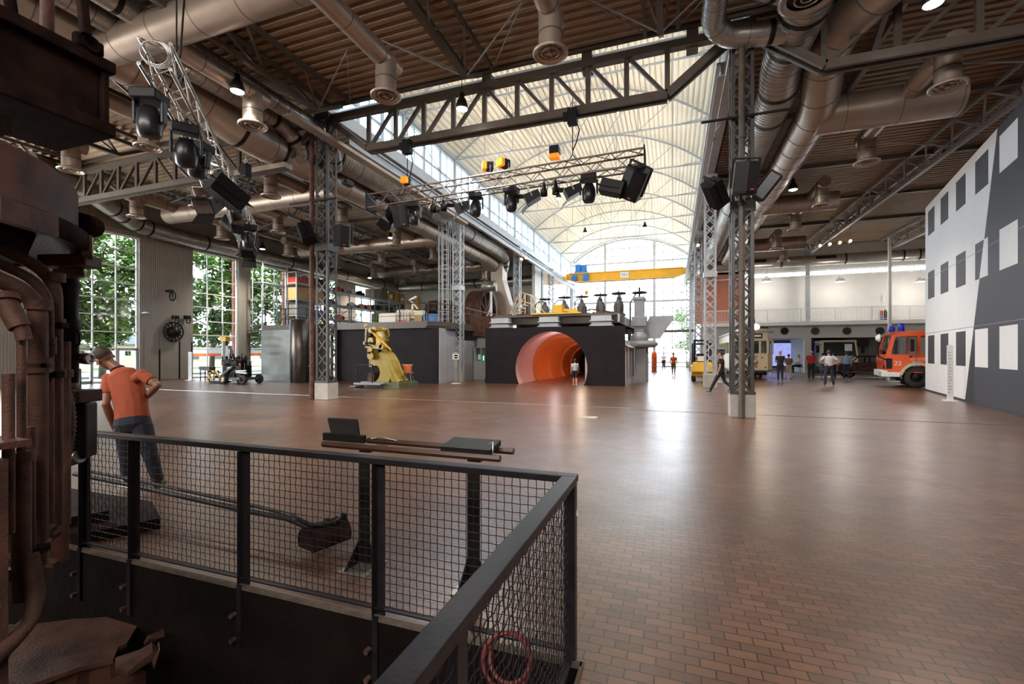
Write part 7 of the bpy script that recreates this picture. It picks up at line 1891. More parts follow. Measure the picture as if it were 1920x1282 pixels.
# ---------------------------------------------------------------- long ladle bar
t = thing('casting_ladle', 'long black ladle bar with trough shaped head lying on the floor behind the railing', 'ladle', (-3, 3, 0))
b = MB(); path = [atZ(140, 888, .34), atZ(260, 912, .30), atZ(460, 957, .27), atZ(540, 972, .27), atZ(578, 988, .24)]
b.tube(path, .024, 8); b.tube([p + V((.01, .10, .01)) for p in path[:3]] + [atZ(545, 965, .28), atZ(585, 985, .28), atZ(625, 980, .26)], .017, 8); b.build('bar', M['iron_black'], t, world=True)
h0, h1 = atZ(574, 1018, .13), atZ(643, 993, .13)
d = (h1 - h0).normalized(); b = MB()
A = d.to_track_quat('Z', 'Y').to_matrix(); L = (h1 - h0).length
pts = []
prof = []
n = 14
sidev = d.cross(V((0, 0, 1))).normalized()
ring = [(math.cos(a)*.125, math.sin(a)*.125) for a in [R(-25 + 230*k/n) for k in range(n + 1)]]
vs = []
for k, p in enumerate((h0, h0 + d*L*.5, h1)):
    for rr_ in (1.0, .86):
        for x, z in ring: vs.append(p + sidev*x*rr_ + V((0, 0, z*rr_)))
m_ = n + 1; fs = []
for s in range(2):
    o0 = s*2*m_
    for j in range(n): fs += [(o0 + j, o0 + j + 1, o0 + 2*m_ + j + 1, o0 + 2*m_ + j), (o0 + m_ + j, o0 + 3*m_ + j, o0 + 3*m_ + j + 1, o0 + m_ + j + 1)]
for e in (0, 4*m_):
    for j in range(n): fs.append((e + j, e + m_ + j, e + m_ + j + 1, e + j + 1))
b.add(vs, fs, True)
b.add([h0 + sidev*x + V((0, 0, z)) for x, z in ring], [tuple(range(m_))]); b.build('trough_head', M['rust_dark'], t, world=True)
b = MB()
for p, q in ((path[-1], h0 + d*.06 + V((0, 0, .12))), (atZ(585, 985, .28), h0 + d*L*.55 + V((0, 0, .12))), (atZ(625, 980, .26), h1 + V((0, 0, .12)))): b.sph(q, (.035, .035, .03), 10, 6); b.tube([p, q], .015, 6)
b.build_each('joint_pin', M['iron_black'], t, world=True)
# rusty threshold plates
t = thing('threshold_plates', 'rusty stepped iron plates at the pit edge under the stooping man', 'plate', (-5.4, 2.8, 0))
b = MB(); b.prism([(-8.3, 2.45, .0), (-4.85, 2.45, .0), (-4.6, 2.95, .0), (-5.2, 3.25, .0), (-8.3, 3.25, .0)], (0, 0, .10)); b.prism([(-8, 2.2, .1), (-5.3, 2.2, .1), (-5.0, 2.75, .1), (-8, 2.9, .1)], (0, 0, .09)); b.build('plate', M['rust_dark'], t, world=True, bev=.01)
# ---------------------------------------------------------------- the furnace machine on the left
FC = V((-4.16, .74, 0))
t = thing('furnace_machine', 'huge rusty furnace machine with drum, girder and bundled pipes in the pit', 'machine', (-4.3, .8, -2.2))
FM = t
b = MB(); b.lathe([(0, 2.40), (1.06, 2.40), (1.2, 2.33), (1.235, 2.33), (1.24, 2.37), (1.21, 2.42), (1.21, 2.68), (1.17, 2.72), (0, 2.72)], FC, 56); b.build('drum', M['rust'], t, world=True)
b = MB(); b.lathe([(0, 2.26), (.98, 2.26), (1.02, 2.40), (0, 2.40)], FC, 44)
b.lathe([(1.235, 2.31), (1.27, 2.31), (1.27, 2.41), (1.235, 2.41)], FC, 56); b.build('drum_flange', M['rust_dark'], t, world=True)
for k in range(5):
    a = R(-40 + 34*k); q = MB(); c = FC + V((1.25*math.cos(a), 1.25*math.sin(a), 2.35)); q.bar(c - V((-math.sin(a), math.cos(a), 0))*.16, c + V((-math.sin(a), math.cos(a), 0))*.16, .05, .11); q.build('flange_segment', M['rust'], t, world=True)
# upper girder
g0, g1 = V((-3.78, -2.5, 0)), V((-3.78, 2.05, 0))
b = MB(); b.box((-4.3, -2.5, 3.26), (-3.74, 2.0, 3.64)); b.box((-4.36, -2.5, 3.62), (-3.68, 2.07, 3.70)); b.box((-4.36, -2.5, 3.18), (-3.68, 2.07, 3.27)); b.box((-4.36, 2.0, 3.2), (-3.70, 2.04, 3.66)); b.build('girder', M['rust_dark'], t, world=True, bev=.01)
b = MB(); b.box((-4.4, -2.5, 3.04), (-3.76, 1.45, 3.2)); b.box((-4.3, 1.3, 2.98), (-3.9, 1.5, 3.2)); b.build('lower_beam', M['rust_dark'], t, world=True, bev=.01)
for (x, y, r) in ((-3.8, 1.75, .035), (-3.85, 1.25, .045), (-3.8, .9, .055), (-3.85, .45, .04)):
    b = MB(); b.cyl((x, y, 3.68), (x, y, 5.6), r, 10); b.build('hanger_rod', M['rust'], t, world=True)
b = MB(); b.tube([(-3.75, 1.35, 3.7), (-3.72, 1.4, 4.1), (-3.8, 1.45, 4.5)], .06, 10); b.tube([(-3.7, 1.3, 4.3), (-3.66, 1.5, 3.9), (-3.72, 1.55, 3.7)], .03, 8); b.build('hose_bundle', M['rust_dark'], t, world=True)
b = MB(); b.bar((-4.2, 1.9, 4.62), (-3.3, 1.9, 4.70), .14, .12); b.bar((-3.62, 1.86, 3.75), (-3.66, 1.8, 4.65), .05); b.build('cross_arm', M['rust_dark'], t, world=True, bev=.01)
b = MB(); b.box((-3.74, 1.84, 3.7), (-3.68, 2.0, 3.79)); b.cyl((-3.68, 1.92, 3.74), (-3.66, 1.92, 3.74), .05, 12); b.build('bracket_block', M['rust_dark'], t, world=True, bev=.02)
for (x, y) in ((-3.85, .9), (-3.82, 1.45)):
    b = MB(); b.cyl((x, y, 2.9), (x, y, 3.2), .05, 10); b.box((x - .1, y - .1, 2.98), (x + .1, y + .1, 3.08)); b.build_each('suspension_post', M['rust_dark'], t, world=True)
# lug with a hole at the drum edge
lc = cw(137, 432, 3.05); b = MB(); lugp = []
r_ = ray(137, 432); tang = V((1, .36, 0)).normalized()
def lug_pt(px, py): return cw(px, py, 3.02)
outl = [lug_pt(*q) for q in ((132, 398), (150, 398), (168, 403), (178, 412), (182, 424), (178, 434), (168, 440), (158, 441), (148, 452), (140, 466), (132, 476))]
hole = [lug_pt(161 + 9*math.cos(-a), 420 + 6*math.sin(-a)) for a in [2*PI*k/11 + 2.4 for k in range(11)]]
th_ = V((-.3, .9, 0)).normalized()*.06; n = 11
vs = outl + hole + [p + th_ for p in outl] + [p + th_ for p in hole]
fs = []
hole_i = []
for k in range(n):
    best = min(range(n), key=lambda j: (hole[j] - outl[k]).length); hole_i.append(best)
fs = [(k, (k+1) % n, n + hole_i[(k+1) % n], n + hole_i[k]) for k in range(n)] 
fs2 = [tuple(i + 2*n for i in f[::-1]) for f in fs]
edge = [(k, 2*n + k, 2*n + (k+1) % n, (k+1) % n) for k in range(n)] + [(n + k, n + (k+1) % n, 3*n + (k+1) % n, 3*n + k) for k in range(n)]
fs = [f for f in fs]; clean = []
for f in fs + fs2 + edge:
    g = []
    for i in f:
        if i not in g: g.append(i)
    if len(g) > 2: clean.append(tuple(g))
b.add(vs, clean); b.build('lifting_lug', M['rust_dark'], t, world=True)
# projecting flanges below the lug
b = MB(); a, c = cw(88, 492, 3.0), cw(176, 490, 3.05); b.bar(a, c, .16, .075); b.build('bracket_arm', M['rust'], t, world=True, bev=.006)
b = MB(); a, c = cw(100, 514, 3.0), cw(158, 512, 3.1); b.bar(a, c, .14, .05); b.build('bracket_arm', M['rust'], t, world=True, bev=.006)
# bent pipes
def pipe(pts, r, m='rust', nm='pipe', n=12, collars=(), corner=.14):
    b = MB(); P = smooth_path(pts, corner, 6); b.tube(P, r, n)
    for c in collars: b.cyl(c - V((0, 0, .025)), c + V((0, 0, .025)), r*1.35, n)
    return b.build(nm, M[m], t, world=True)
def vert(px, d, py): return cw(px, py, d)
def pv(px, d, y0, y1, pre, r, m='rust', coll=()):
    p0 = cw(px, y0, d); z1 = 1.67 + (662 - y1)/850*d; p1 = V((p0.x, p0.y, z1))
    pts = ([cw(pre[0], pre[1], pre[2])] if pre else []) + [p0, p1]
    pipe(pts, r, m, 'bent_pipe' if pre else 'riser_pipe', 14, [V((p0.x, p0.y, 1.67 + (662 - c)/850*d)) for c in coll])
pv(104, 2.62, 514, 985, (-40, 447, 2.45), .033, coll=(520, 605, 700))
pv(90, 2.52, 535, 1015, (-40, 477, 2.35), .026, coll=(640, 655))
pv(71, 2.38, 556, 1060, (-40, 508, 2.2), .040, coll=(572, 680, 690, 1025))
pv(119, 2.95, 640, 985, (), .036, coll=(700,))
pv(57, 2.28, 800, 1110, (), .020, coll=())
pv(40, 2.2, 850, 1125, (), .036, coll=(855, 1070))
pv(16, 2.1, 700, 1000, (), .022, coll=())
b = MB(); q0 = cw(40, 860, 2.2); q0b = cw(50, 560, 2.2); b.tube([q0, q0 + V((0, 0, .6))], .018, 10); b.build('riser_pipe', M['rust'], t, world=True)
b = MB(); b.tube(smooth_path([cw(55, 1040, 2.2), cw(68, 1120, 2.2), cw(55, 1165, 2.15), cw(10, 1215, 2.0), cw(-60, 1275, 1.9)], .2), .036, 12); b.build('lower_hose', M['rust'], t, world=True)
b = MB(); b.tube(smooth_path([cw(10, 1190, 2.3), cw(-20, 1260, 2.1), cw(-60, 1300, 2.0)], .2), .05, 12); b.build('lower_hose', M['rust'], t, world=True)
# pipe brackets
for px, py, d in ((101, 610, 2.6), (92, 702, 2.5), (62, 1030, 2.3)): b = MB(); c = cw(px, py, d); b.cbox(c, (.11, .07, .035), (0, 0, R(35))); b.build('pipe_clamp', M['rust_dark'], t, world=True, bev=.005)
# main dark body behind the pipes
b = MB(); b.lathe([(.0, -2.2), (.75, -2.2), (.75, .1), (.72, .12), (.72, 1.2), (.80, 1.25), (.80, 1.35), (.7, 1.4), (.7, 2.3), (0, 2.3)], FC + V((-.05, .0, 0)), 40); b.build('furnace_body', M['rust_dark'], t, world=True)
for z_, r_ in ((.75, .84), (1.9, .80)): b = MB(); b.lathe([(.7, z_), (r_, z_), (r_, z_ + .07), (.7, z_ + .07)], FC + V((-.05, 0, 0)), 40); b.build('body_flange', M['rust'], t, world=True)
b = MB(); b.box((-4.1, .9, .45), (-3.62, 1.35, 1.05)); b.box((-4.2, .7, -.2), (-3.6, 1.2, .38)); b.build('gear_case', M['rust_dark'], t, world=True, bev=.03)
b = MB(); c = cw(20, 590, 2.15); b.cyl(c + V((-.05, .0, .07)), c + V((.01, .03, -.06)), .042, 14); b.cyl(c + V((-.06, 0, .09)), c + V((-.045, .0, .06)), .055, 14); b.cyl(c + V((.01, .03, -.05)), c + V((.02, .04, -.12)), .03, 12); b.build('valve_head', M['rust'], t, world=True)
b = MB(); c = cw(12, 830, 2.05); b.box(c - V((.35, .3, .02)), c + V((.06, .06, .01))); b.build('ledge_plate', M['rust'], t, world=True)
b = MB(); c = cw(4, 950, 2.0); b.box((c.x - .2, c.y - .2, -1.2), (c.x + .0, c.y + .02, 1.2)); b.build('side_plate', M['rust'], t, world=True)
# big hoses and box at the right side of the machine
b = MB(); b.tube(smooth_path([cw(102, 640, 3.1), cw(104, 700, 3.1), cw(122, 760, 3.1), cw(124, 800, 3.1), cw(114, 860, 3.1), cw(110, 1050, 3.1)], .25, 7), .05, 14)
P_ = smooth_path([cw(102, 700, 3.1), cw(122, 760, 3.1), cw(124, 800, 3.1), cw(116, 850, 3.1)], .2)
for p, dd in walk(P_, .03): ring_at(b, p, dd, .056, .012, 14)
b.build('ribbed_hose', M['rust'], t, world=True)
b = MB(); a, c = cw(108, 668, 3.25), cw(163, 672, 3.25); b.cyl(a, c, .034, 16); b.build('sight_tube', M['iron_black'], t, world=True)
b = MB(); e = (c - a).normalized(); b.cyl(c - e*.02, c + e*.015, .042, 18); b.torus(c + e*.02, .033, .009, M=e.to_track_quat('Z', 'Y').to_matrix(), n=20); b.torus(c - e*.05, .037, .006, M=e.to_track_quat('Z', 'Y').to_matrix(), n=20); b.build('sight_tube_ring', M['alu'], t, world=True)
b = MB(); c = cw(123, 700, 3.5); b.tube([cw(112, 705, 3.5), cw(130, 700, 3.5), cw(128, 730, 3.5), cw(118, 760, 3.5)], .075, 14); b.build('curved_duct', M['steel_tube'], t, world=True)
cb = cw(140, 806, 3.45); b = MB(); b.cbox(cb, (.22, .16, .42), (0, 0, R(35))); b.build('motor_box', M['iron_black'], t, world=True, bev=.02)
b = MB(); b.cbox(cw(143, 742, 3.4), (.22, .2, .09), (0, 0, R(20))); b.cyl(cw(143, 735, 3.4), cw(158, 748, 3.4), .03); b.build('terminal_block', M['rust'], t, world=True, bev=.01)
b = MB(); b.cyl(cw(120, 865, 3.4), cw(150, 855, 3.4), .05); b.build('drive_stub', M['galv'], t, world=True)
b = MB(); b.lathe([(0, -.36), (.05, -.36), (.052, .0), (.062, .02), (.062, .08), (.05, .1), (.05, .3), (.065, .33), (.045, .4), (0, .42)], cw(130, 622, 3.2) + V((0, 0, .0)), 16); b.build('hanging_cylinder', M['iron_black'], t, world=True)
b = MB(); c = cw(115, 585, 3.2); b.tube([cw(106, 590, 3.2), cw(112, 575, 3.2), cw(122, 575, 3.2), cw(128, 590, 3.2)], .04, 10); b.tube([cw(140, 612, 3.2), cw(149, 625, 3.2), cw(149, 645, 3.2), cw(141, 650, 3.2)], .007, 6); b.build('hanging_fitting', M['iron_black'], t, world=True)
b = MB()
for px, py in ((80, 930), (92, 990), (100, 1000), (30, 1040), (96, 1055)): b.cbox(cw(px, py, 2.5), (.05, .04, .03), (R(10), R(20), R(30)))
b.build_each('wing_nut', M['rust'], t, world=True)
# broken ledge at the bottom left
t = thing('broken_ledge', 'cracked rusty ledge plate lit warmly at the bottom left of the pit', 'ledge', (-4.3, 1.5, -.5))
rnd = random.Random(4); top = [atZ(*q, -.5) for q in ((-60, 1240), (-40, 1170), (60, 1170), (140, 1160), (215, 1155), (255, 1150), (268, 1148), (262, 1165), (250, 1185), (238, 1205), (222, 1212), (212, 1236), (150, 1250), (80, 1275), (0, 1300), (-60, 1310))]
b = MB(); b.prism([V((p.x, p.y, -.53)) for p in top], (0, 0, .03)); b.build('top_plate', M['rust'], t, world=True)
b = MB(); fr = [atZ(*q, -.53) for q in ((212, 1236), (150, 1250), (80, 1275), (-20, 1305))]
for p, q in zip(fr, fr[1:]): b.add([p, q, q - V((0, 0, .9)), p - V((0, 0, .9))], [(0, 1, 2, 3)])
for p in fr[:3]: b.bar(p, p - V((0, 0, .9)), .07)
b.build('front_plate', M['rust'], t, world=True)
for k, qs in enumerate((((270, 1205), (300, 1192), (312, 1172), (314, 1188), (308, 1196), (278, 1208)), ((216, 1235), (262, 1228), (285, 1222), (296, 1214), (300, 1232), (286, 1240), (240, 1262), (216, 1262)), ((285, 1240), (298, 1212), (300, 1235), (290, 1252)))):
    b = MB(); P_ = [atZ(x, y, -.5) for x, y in qs]; b.prism([V((p.x, p.y, -.52 + .03*(i % 3))) for i, p in enumerate(P_)], (0, 0, .03)); b.build('curled_flake', M['rust'], t, world=True)
b = MB(); p = atZ(245, 1262, -.6); b.box((p.x - .06, p.y - .12, -1.4), (p.x + .08, p.y + .05, -.6)); b.build('support', M['rust'], t, world=True)
lamp('pit_fill', 'SPOT', (-2.6, -.6, .3), (0, 0, 0), 9, (1, .55, .32), size=.1, spot_size=R(80), spot_blend=.6)  # added unseen spot that throws warm light on the ledge
_l = bpy.data.objects['pit_fill']; _l.rotation_euler = (V((-4.2, 1.6, -.5)) - _l.location).to_track_quat('-Z', 'Y').to_euler()
# ================================================================ PEOPLE
def etube(b, pts, rx, ry, side, n=14):
    """tube with elliptical sections; side = direction of rx"""
    pts = [V(p) for p in pts]; N = len(pts); vs = []
    for i in range(N):
        tt = (pts[min(i+1, N-1)] - pts[max(i-1, 0)]).normalized()
        a = V(side) - tt*V(side).dot(tt); a.normalize(); c = tt.cross(a)
        for j in range(n):
            an = 2*PI*j/n; vs.append(pts[i] + a*math.cos(an)*rx[i] + c*math.sin(an)*ry[i])
    fs = [(i*n+j, i*n+(j+1) % n, (i+1)*n+(j+1) % n, (i+1)*n+j) for i in range(N-1) for j in range(n)]
    fs += [tuple(range(n))[::-1], tuple(range((N-1)*n, N*n))]
    b.add(vs, fs, True)
def lerp(a, c, t): return V(a)*(1-t) + V(c)*t
def limb(b, a, m, c, ra, rm, rc, bulge=.0, side=None):
    pts = [a, lerp(a, m, .35), lerp(a, m, .8), m, lerp(m, c, .3), lerp(m, c, .75), c]
    rs = [ra, ra*.98, rm*1.05, rm, rm*(1.05 + bulge), (rm + rc)/2, rc]
    b.tube(pts, rs, 12); b.sph(a, ra, 10, 6); b.sph(m, rm, 10, 6); b.sph(c, rc, 10, 6)
def remesh(o, vox, sm=3):
    r = o.modifiers.new('skin', 'REMESH'); r.mode = 'VOXEL'; r.voxel_size = vox; r.use_smooth_shade = True
    s = o.modifiers.new('soften', 'SMOOTH'); s.iterations = sm; s.factor = .5
def person(lab, loc, rz, h=1.75, J=None, skin='skin', hair='hair_dark', top='black_cloth', legs='navy', shoes='shoe', sleeve=.45, shorts=False, vox=.014, child=False, collar=None, hair_back=True, world=False, heavy=1.0, group=None, longsl=False, fingers=True, cap=None):
    t = thing('person', lab, 'person', loc, rz)
    k = 1.0
    D = dict(pel=(0, 0, .96), wai=(0, 0, 1.10), che=(0, .0, 1.32), nek=(0, -.01, 1.50), hed=(0, .02, 1.66), shl=(-.18, 0, 1.43), shr=(.18, 0, 1.43), ell=(-.25, -.03, 1.14), elr=(.25, -.03, 1.14), wrl=(-.24, .05, .90), wrr=(.24, .05, .90),
             hil=(-.09, 0, .93), hir=(.09, 0, .93), knl=(-.10, .02, .51), knr=(.10, .02, .51), anl=(-.11, -.02, .09), anr=(.11, -.02, .09), fwd=(0, 1, 0), face=(0, 1, 0), side=(1, 0, 0), tol=(0, 1, 0), tor=(0, 1, 0))
    if J: D.update(J)
    P = {q: V(v) for q, v in D.items()}; sd = P['side'].normalized(); fw = P['fwd'].normalized(); fc = P['face'].normalized()
    w = heavy
    upn = (P['hed'] - P['nek']).normalized(); hs = 1.18 if child else (1.24 if world else 1.0)
    b = MB()
    etube(b, [P['pel'] - V((0, 0, .07)), P['pel'], P['wai'], P['che'], lerp(P['che'], P['nek'], .62), P['nek']], [.12*w, .155*w, .14*w, .165*w, .13*w, .055], [.10*w, .11*w, .10*w, .115*w, .09*w, .055], sd)
    b.tube([P['nek'] - upn*.03, lerp(P['nek'], P['hed'], .6)], [.058, .052], 12)
    for s in 'lr':
        limb(b, P['sh' + s], P['el' + s], P['wr' + s], .052*w, .04*w, .027)
        limb(b, P['hi' + s], P['kn' + s], P['an' + s], .085*w, .055*w, .036, .12)
        # hand: palm, four fingers, thumb
        el, wr = P['el' + s], P['wr' + s]; d = (wr - el).normalized(); inn = (P['pel'] - wr); inn = (inn - d*inn.dot(d)).normalized(); ac = d.cross(inn).normalized()
        pm = wr + d*.05
        etube(b, [wr - d*.01, wr + d*.03, wr + d*.085], [.026, .038, .040], [.02, .016, .013], ac, 10)
        if fingers:
            for q, (o_, L) in enumerate(((-.030, .065), (-.010, .078), (.010, .074), (.030, .058))):
                s0 = wr + d*.08 + ac*o_; b.tube([s0, s0 + d*L*.5 + inn*.004, s0 + d*L*.8 + inn*.02, s0 + d*L*.93 + inn*.035], [.0092, .0088, .008, .0065], 7)
            s0 = wr + d*.03 + ac*(-.03); b.tube([s0, s0 + d*.03 - ac*.02 + inn*.01, s0 + d*.06 - ac*.022 + inn*.02], [.012, .011, .008], 7)
    hc = P['hed']
    Mh = Matrix((fc.cross(upn).normalized(), (upn.cross(fc.cross(upn))).normalized(), upn)).transposed()
    def H(x, y, z): return hc + Mh @ V((x*hs, y*hs, z*hs))
    def hsph(bb, c, r, n=14, m=10):
        i0 = len(bb.v); bb.sph((0, 0, 0), tuple(q*hs for q in r), n, m)
        for i in range(i0, len(bb.v)): bb.v[i] = tuple(H(*c) + Mh @ V(bb.v[i]))
    hsph(b, (0, -.012, .03), (.074, .092, .088)); hsph(b, (0, .022, -.02), (.062, .072, .085)); hsph(b, (0, .05, -.075), (.036, .036, .032), 10, 6)
    hsph(b, (0, .098, -.012), (.013, .018, .022), 8, 6); hsph(b, (0, .088, .012), (.009, .012, .025), 8, 6)
    for s in (-1, 1): hsph(b, (s*.077, -.005, -.005), (.012, .02, .032), 8, 6)
    hsph(b, (0, .084, -.052), (.024, .012, .009), 8, 6)
    body = b.build('body', M[skin], t); remesh(body, vox, 2)
    b = MB()
    for s in (-1, 1): hsph(b, (s*.031, .083, .016), (.012, .009, .009), 8, 6)
    b.build('eyes', M['iron_black'], t)
    b = MB(); hsph(b, (0, -.020, .038), (.0775, .092, .087)); 
    if hair_back: hsph(b, (0, -.05, -.0), (.076, .066, .085))
    o = b.build('hair', M[hair], t); remesh(o, vox, 1)
    # shirt
    b = MB(); g = .014*w
    etube(b, [P['pel'] + (P['pel'] - P['wai']).normalized()*.02, P['wai'], P['che'], lerp(P['che'], P['nek'], .62), lerp(P['che'], P['nek'], .93)], [.165*w + g, .15*w + g, .17*w + g, .14*w + g, .068], [.12*w + g, .112*w + g, .12*w + g, .10*w + g, .066], sd)
    for s in 'lr':
        sh, el, wr = P['sh' + s], P['el' + s], P['wr' + s]
        b.sph(sh, .058*w + g*.3, 12, 8)
        if longsl: b.tube([lerp(P['che'], sh, .6), sh, lerp(sh, el, .5), el, lerp(el, wr, .5), lerp(el, wr, .92)], [.06*w, .068*w, .058*w, .052*w, .045*w, .036*w], 12)
        else: b.tube([lerp(P['che'], sh, .6), sh, lerp(sh, el, .35), lerp(sh, el, sleeve + .2)], [.06*w, .063*w, .060*w, .058*w], 12)
    o = b.build('shirt', M[top], t); remesh(o, vox, 2)
    # trousers
    b = MB(); e = .55 if shorts else .97
    etube(b, [lerp(P['pel'], P['wai'], .45), P['pel'], P['pel'] - V((0, 0, .08))], [.155*w + g, .172*w + g, .15*w], [.118*w + g*.6, .135*w + g, .12*w], sd)
    for s in 'lr':
        hi, kn, an = P['hi' + s], P['kn' + s], P['an' + s]
        if shorts: b.tube([hi, lerp(hi, kn, .5), lerp(hi, kn, .97)], [.105*w, .092*w, .082*w], 12)
        else: b.tube([hi, lerp(hi, kn, .5), kn, lerp(kn, an, .4), lerp(kn, an, .97)], [.104*w, .088*w, .068*w, .066*w, .052*w], 12)
        b.sph(hi, .10*w, 12, 8)
    o = b.build('trousers' if not shorts else 'shorts', M[legs], t); remesh(o, vox, 2)
    for s, tv in (('l', P['tol']), ('r', P['tor'])):
        b = MB(); an = P['an' + s]; f = tv.normalized(); z0 = an - V((0, 0, .045))
        etube(b, [z0 - f*.065, z0 - f*.02, z0 + f*.06, z0 + f*.13, z0 + f*.165], [.028, .038, .044, .042, .022], [.035, .045, .036, .028, .018], f.cross(V((0, 0, 1))), 12); b.tube([an, z0], [.04, .04], 10)
        o = b.build('shoe', M[shoes], t); remesh(o, min(vox, .012), 1)
        b = MB(); e = V((an.x, an.y, an.z - .088)); b.prism([e + f*q[0] + f.cross(V((0, 0, 1)))*q[1] for q in ((-.075, -.03), (.05, -.042), (.15, -.03), (.16, 0), (.15, .03), (.05, .042), (-.075, .03))], (0, 0, .018)); b.build('sole', M['white'] if shoes == 'shoe' else M['shoe'], t)
    if collar:
        b = MB(); c0 = lerp(P['che'], P['nek'], .96); b.torus(c0, .066, .012, M=(P['nek'] - P['che']).normalized().to_track_quat('Z', 'Y').to_matrix(), n=18); b.build('collar', M[collar], t)
    if not world: t.scale = (h/1.78,)*3
    return t

# the stooping man at the left: joints measured in the room
d0 = 5.55
def jm(px, py, d): return ray(px, py)*d + V((0, 0, 1.67))
fl = floor_pt = atZ(240, 912, 0); fr_ = atZ(297, 917, 0)
base = V((fl.x, fl.y, 0))
def rel(v): return v - base
hd = jm(203, 676, 5.5)
side_im = V((.9423, .3348, 0))            # towards the right of the picture
away = V((-.3348, .9423, 0))
J = dict(pel=rel(jm(249, 795, 5.55)), wai=rel(jm(246, 760, 5.58)), che=rel(jm(238, 722, 5.62)), nek=rel(jm(219, 690, 5.62)), hed=rel(jm(196, 672, 5.6)),
         shl=rel(jm(203, 710, 5.58)), shr=rel(jm(266, 702, 5.52)), ell=rel(jm(198, 757, 5.45)), elr=rel(jm(295, 722, 5.5)), wrl=rel(jm(215, 805, 5.62)), wrr=rel(jm(272, 748, 5.75)),
         hil=rel(jm(235, 802, 5.55)), hir=rel(jm(266, 800, 5.55)), knl=rel(jm(238, 862, 5.6)), knr=rel(jm(284, 860, 5.5)), anl=rel(V((fl.x, fl.y, .09))), anr=rel(V((fr_.x, fr_.y, .09))),
         side=side_im, fwd=away, face=(-side_im*.85 + away*.35 + V((0, 0, -.45))).normalized(), tol=(-side_im + away*.5), tor=(away - side_im*.3))
man = person('person in an orange polo shirt and dark trousers stooping to look into the furnace', base, 0, J=J, skin='skin_dark', hair='hair_brown', top='polo', legs='navy', vox=.008, sleeve=.42, collar='navy', world=True, heavy=1.1, hair_back=False)
def at(px, y): p = atZ(px, y, 0); return (p.x, p.y, 0)
STEP = dict(knl=(-.09, .16, .52), anl=(-.09, .10, .10), knr=(.09, -.05, .5), anr=(.09, -.28, .14), ell=(-.24, -.10, 1.15), wrl=(-.25, -.12, .93), elr=(.24, .05, 1.15), wrr=(.22, .2, .95))
HIPS = dict(ell=(-.42, -.10, 1.20), wrl=(-.16, -.13, 1.08), elr=(.42, -.10, 1.20), wrr=(.16, -.13, 1.08), anl=(-.16, 0, .09), anr=(.2, .0, .09), knl=(-.13, .02, .51), knr=(.15, .02, .51))
FRONT = dict(ell=(-.24, .04, 1.16), wrl=(-.1, .25, 1.12), elr=(.24, .04, 1.16), wrr=(.1, .25, 1.12))
yaw = lambda px: R(19.56) - math.atan((px - 960)/850)*0
person('person in black shirt and trousers standing beside the cream tram, seen from behind', at(1463, 715), .1, 1.82, FRONT, hair='hair_blond', top='black_cloth', legs='black_cloth', vox=.02)
person('person in brown knit top and beige trousers before the blue grey room', at(1479, 711), .15, 1.62, dict(FRONT, anl=(-.2, 0, .09), anr=(.16, 0, .09)), top='brown_cloth', legs='beige_cloth', vox=.02)
person('person in white shirt sitting on a high stool before the blue grey room', at(1500, 704), R(80), 1.75, dict(pel=(0, 0, .80), wai=(0, .02, .94), che=(0, .04, 1.16), nek=(0, .05, 1.34), hed=(0, .08, 1.5), shl=(-.18, .04, 1.27), shr=(.18, .04, 1.27), ell=(-.23, .1, 1.0), elr=(.23, .1, 1.0), wrl=(-.12, .32, .98), wrr=(.12, .32, .98), hil=(-.1, .05, .78), hir=(.1, .05, .78), knl=(-.1, .48, .74), knr=(.1, .45, .70), anl=(-.1, .62, .32), anr=(.1, .42, .28)), hair='hair_grey', top='white_cloth', legs='black_cloth', vox=.02, longsl=True)
t = thing('bar_stool', 'high stool under the seated person in white', 'stool', at(1500, 704))
b = MB(); b.cyl((0, 0, .62), (0, 0, .68), .19, 18); b.build('seat', M['black_plastic'], t)
b = MB(); b.cyl((0, 0, .03), (0, 0, .62), .03, 10); b.build('column', M['alu'], t)
b = MB(); b.cyl((0, 0, 0), (0, 0, .03), .22, 18); b.build('base', M['alu'], t)
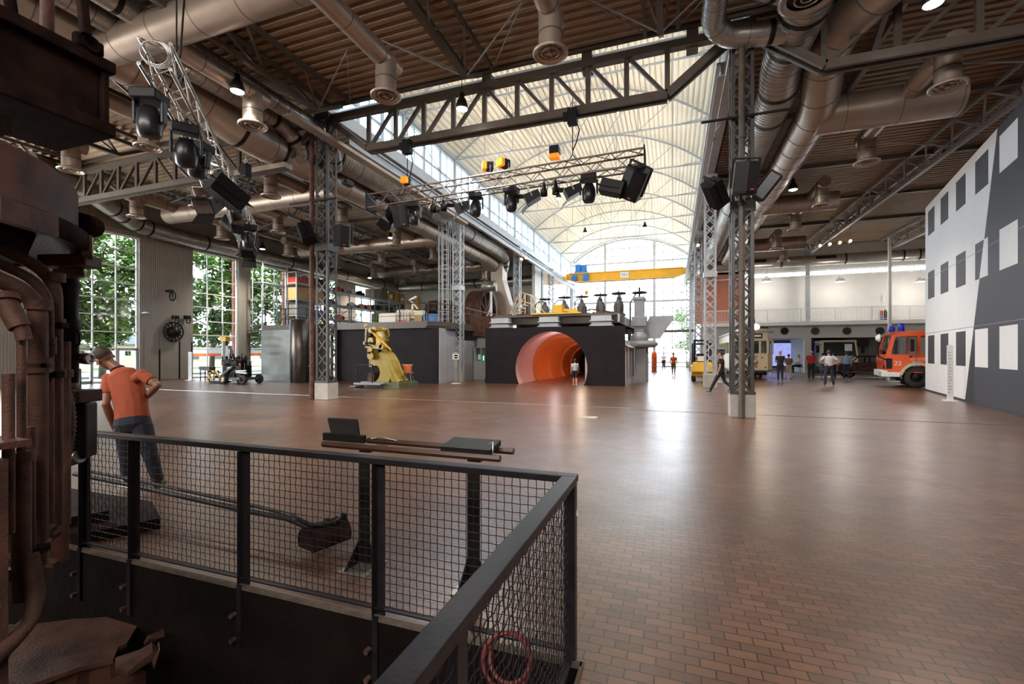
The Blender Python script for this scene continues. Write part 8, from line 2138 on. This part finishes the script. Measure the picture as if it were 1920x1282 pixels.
person('grey haired person in dark red polo shirt and black trousers, seen from behind', at(1521, 712), .0, 1.83, FRONT, hair='hair_grey', top='red_cloth', legs='black_cloth', vox=.02, heavy=1.12)
person('person in white shirt and light jeans half hidden behind the one with hands on hips', at(1543, 709), .2, 1.7, dict(elr=(.24, .05, 1.15), wrr=(.15, .2, 1.3)), top='white_cloth', legs='jeans', shoes='white_cloth', vox=.02)
person('person in light grey shirt and dark trousers with hands on hips, seen from behind', at(1554, 724), .0, 1.84, HIPS, skin='skin_dark', top='lgrey_cloth', legs='navy', vox=.016, heavy=1.08, shoes='shoe')
person('person in dark clothes standing just behind the one with hands on hips', at(1563, 711), .3, 1.68, FRONT, top='white_cloth', legs='navy', vox=.02)
person('person in pale blue shirt and dark trousers before the burnt car', at(1587, 713), -.4, 1.78, dict(elr=(.24, .05, 1.15), wrr=(.22, .12, .9), ell=(-.22, .1, 1.2), wrl=(-.1, .22, 1.42), anl=(-.13, .1, .09), anr=(.13, -.06, .09)), top='blue_cloth', legs='navy', shoes='white_cloth', vox=.02, longsl=True)
person('person in dark clothes striding out from behind the nearest right column', at(1352, 738), R(70), 1.75, dict(knl=(-.09, .22, .52), anl=(-.09, .42, .10), knr=(.09, -.12, .5), anr=(.09, -.5, .22)), top='black_cloth', legs='black_cloth', vox=.02)
person('person in bright orange top and grey shorts walking far off before the glazed wall', at(1263, 704), PI, 1.68, STEP, skin='skin_dark', top='orange_cloth', legs='brown_cloth', vox=.02, shorts=True, shoes='white_cloth')
person('boy in grey striped shirt and dark shorts walking into the orange tunnel', at(1078, 723), R(12), 1.38, STEP, top='lgrey_cloth', legs='black_cloth', vox=.018, shorts=True, child=True, shoes='white_cloth')
person('child in black top and blue shorts leaning at the grey kiosk', at(907, 710), R(45), 1.22, dict(FRONT), hair='hair_blond', top='black_cloth', legs='jeans', vox=.018, shorts=True, child=True, shoes='white_cloth')
person('tiny distant person beside the red cylinder behind the corridor wall', (-.9, 49, 0), PI, 1.7, None, top='white_cloth', legs='navy', vox=.03)
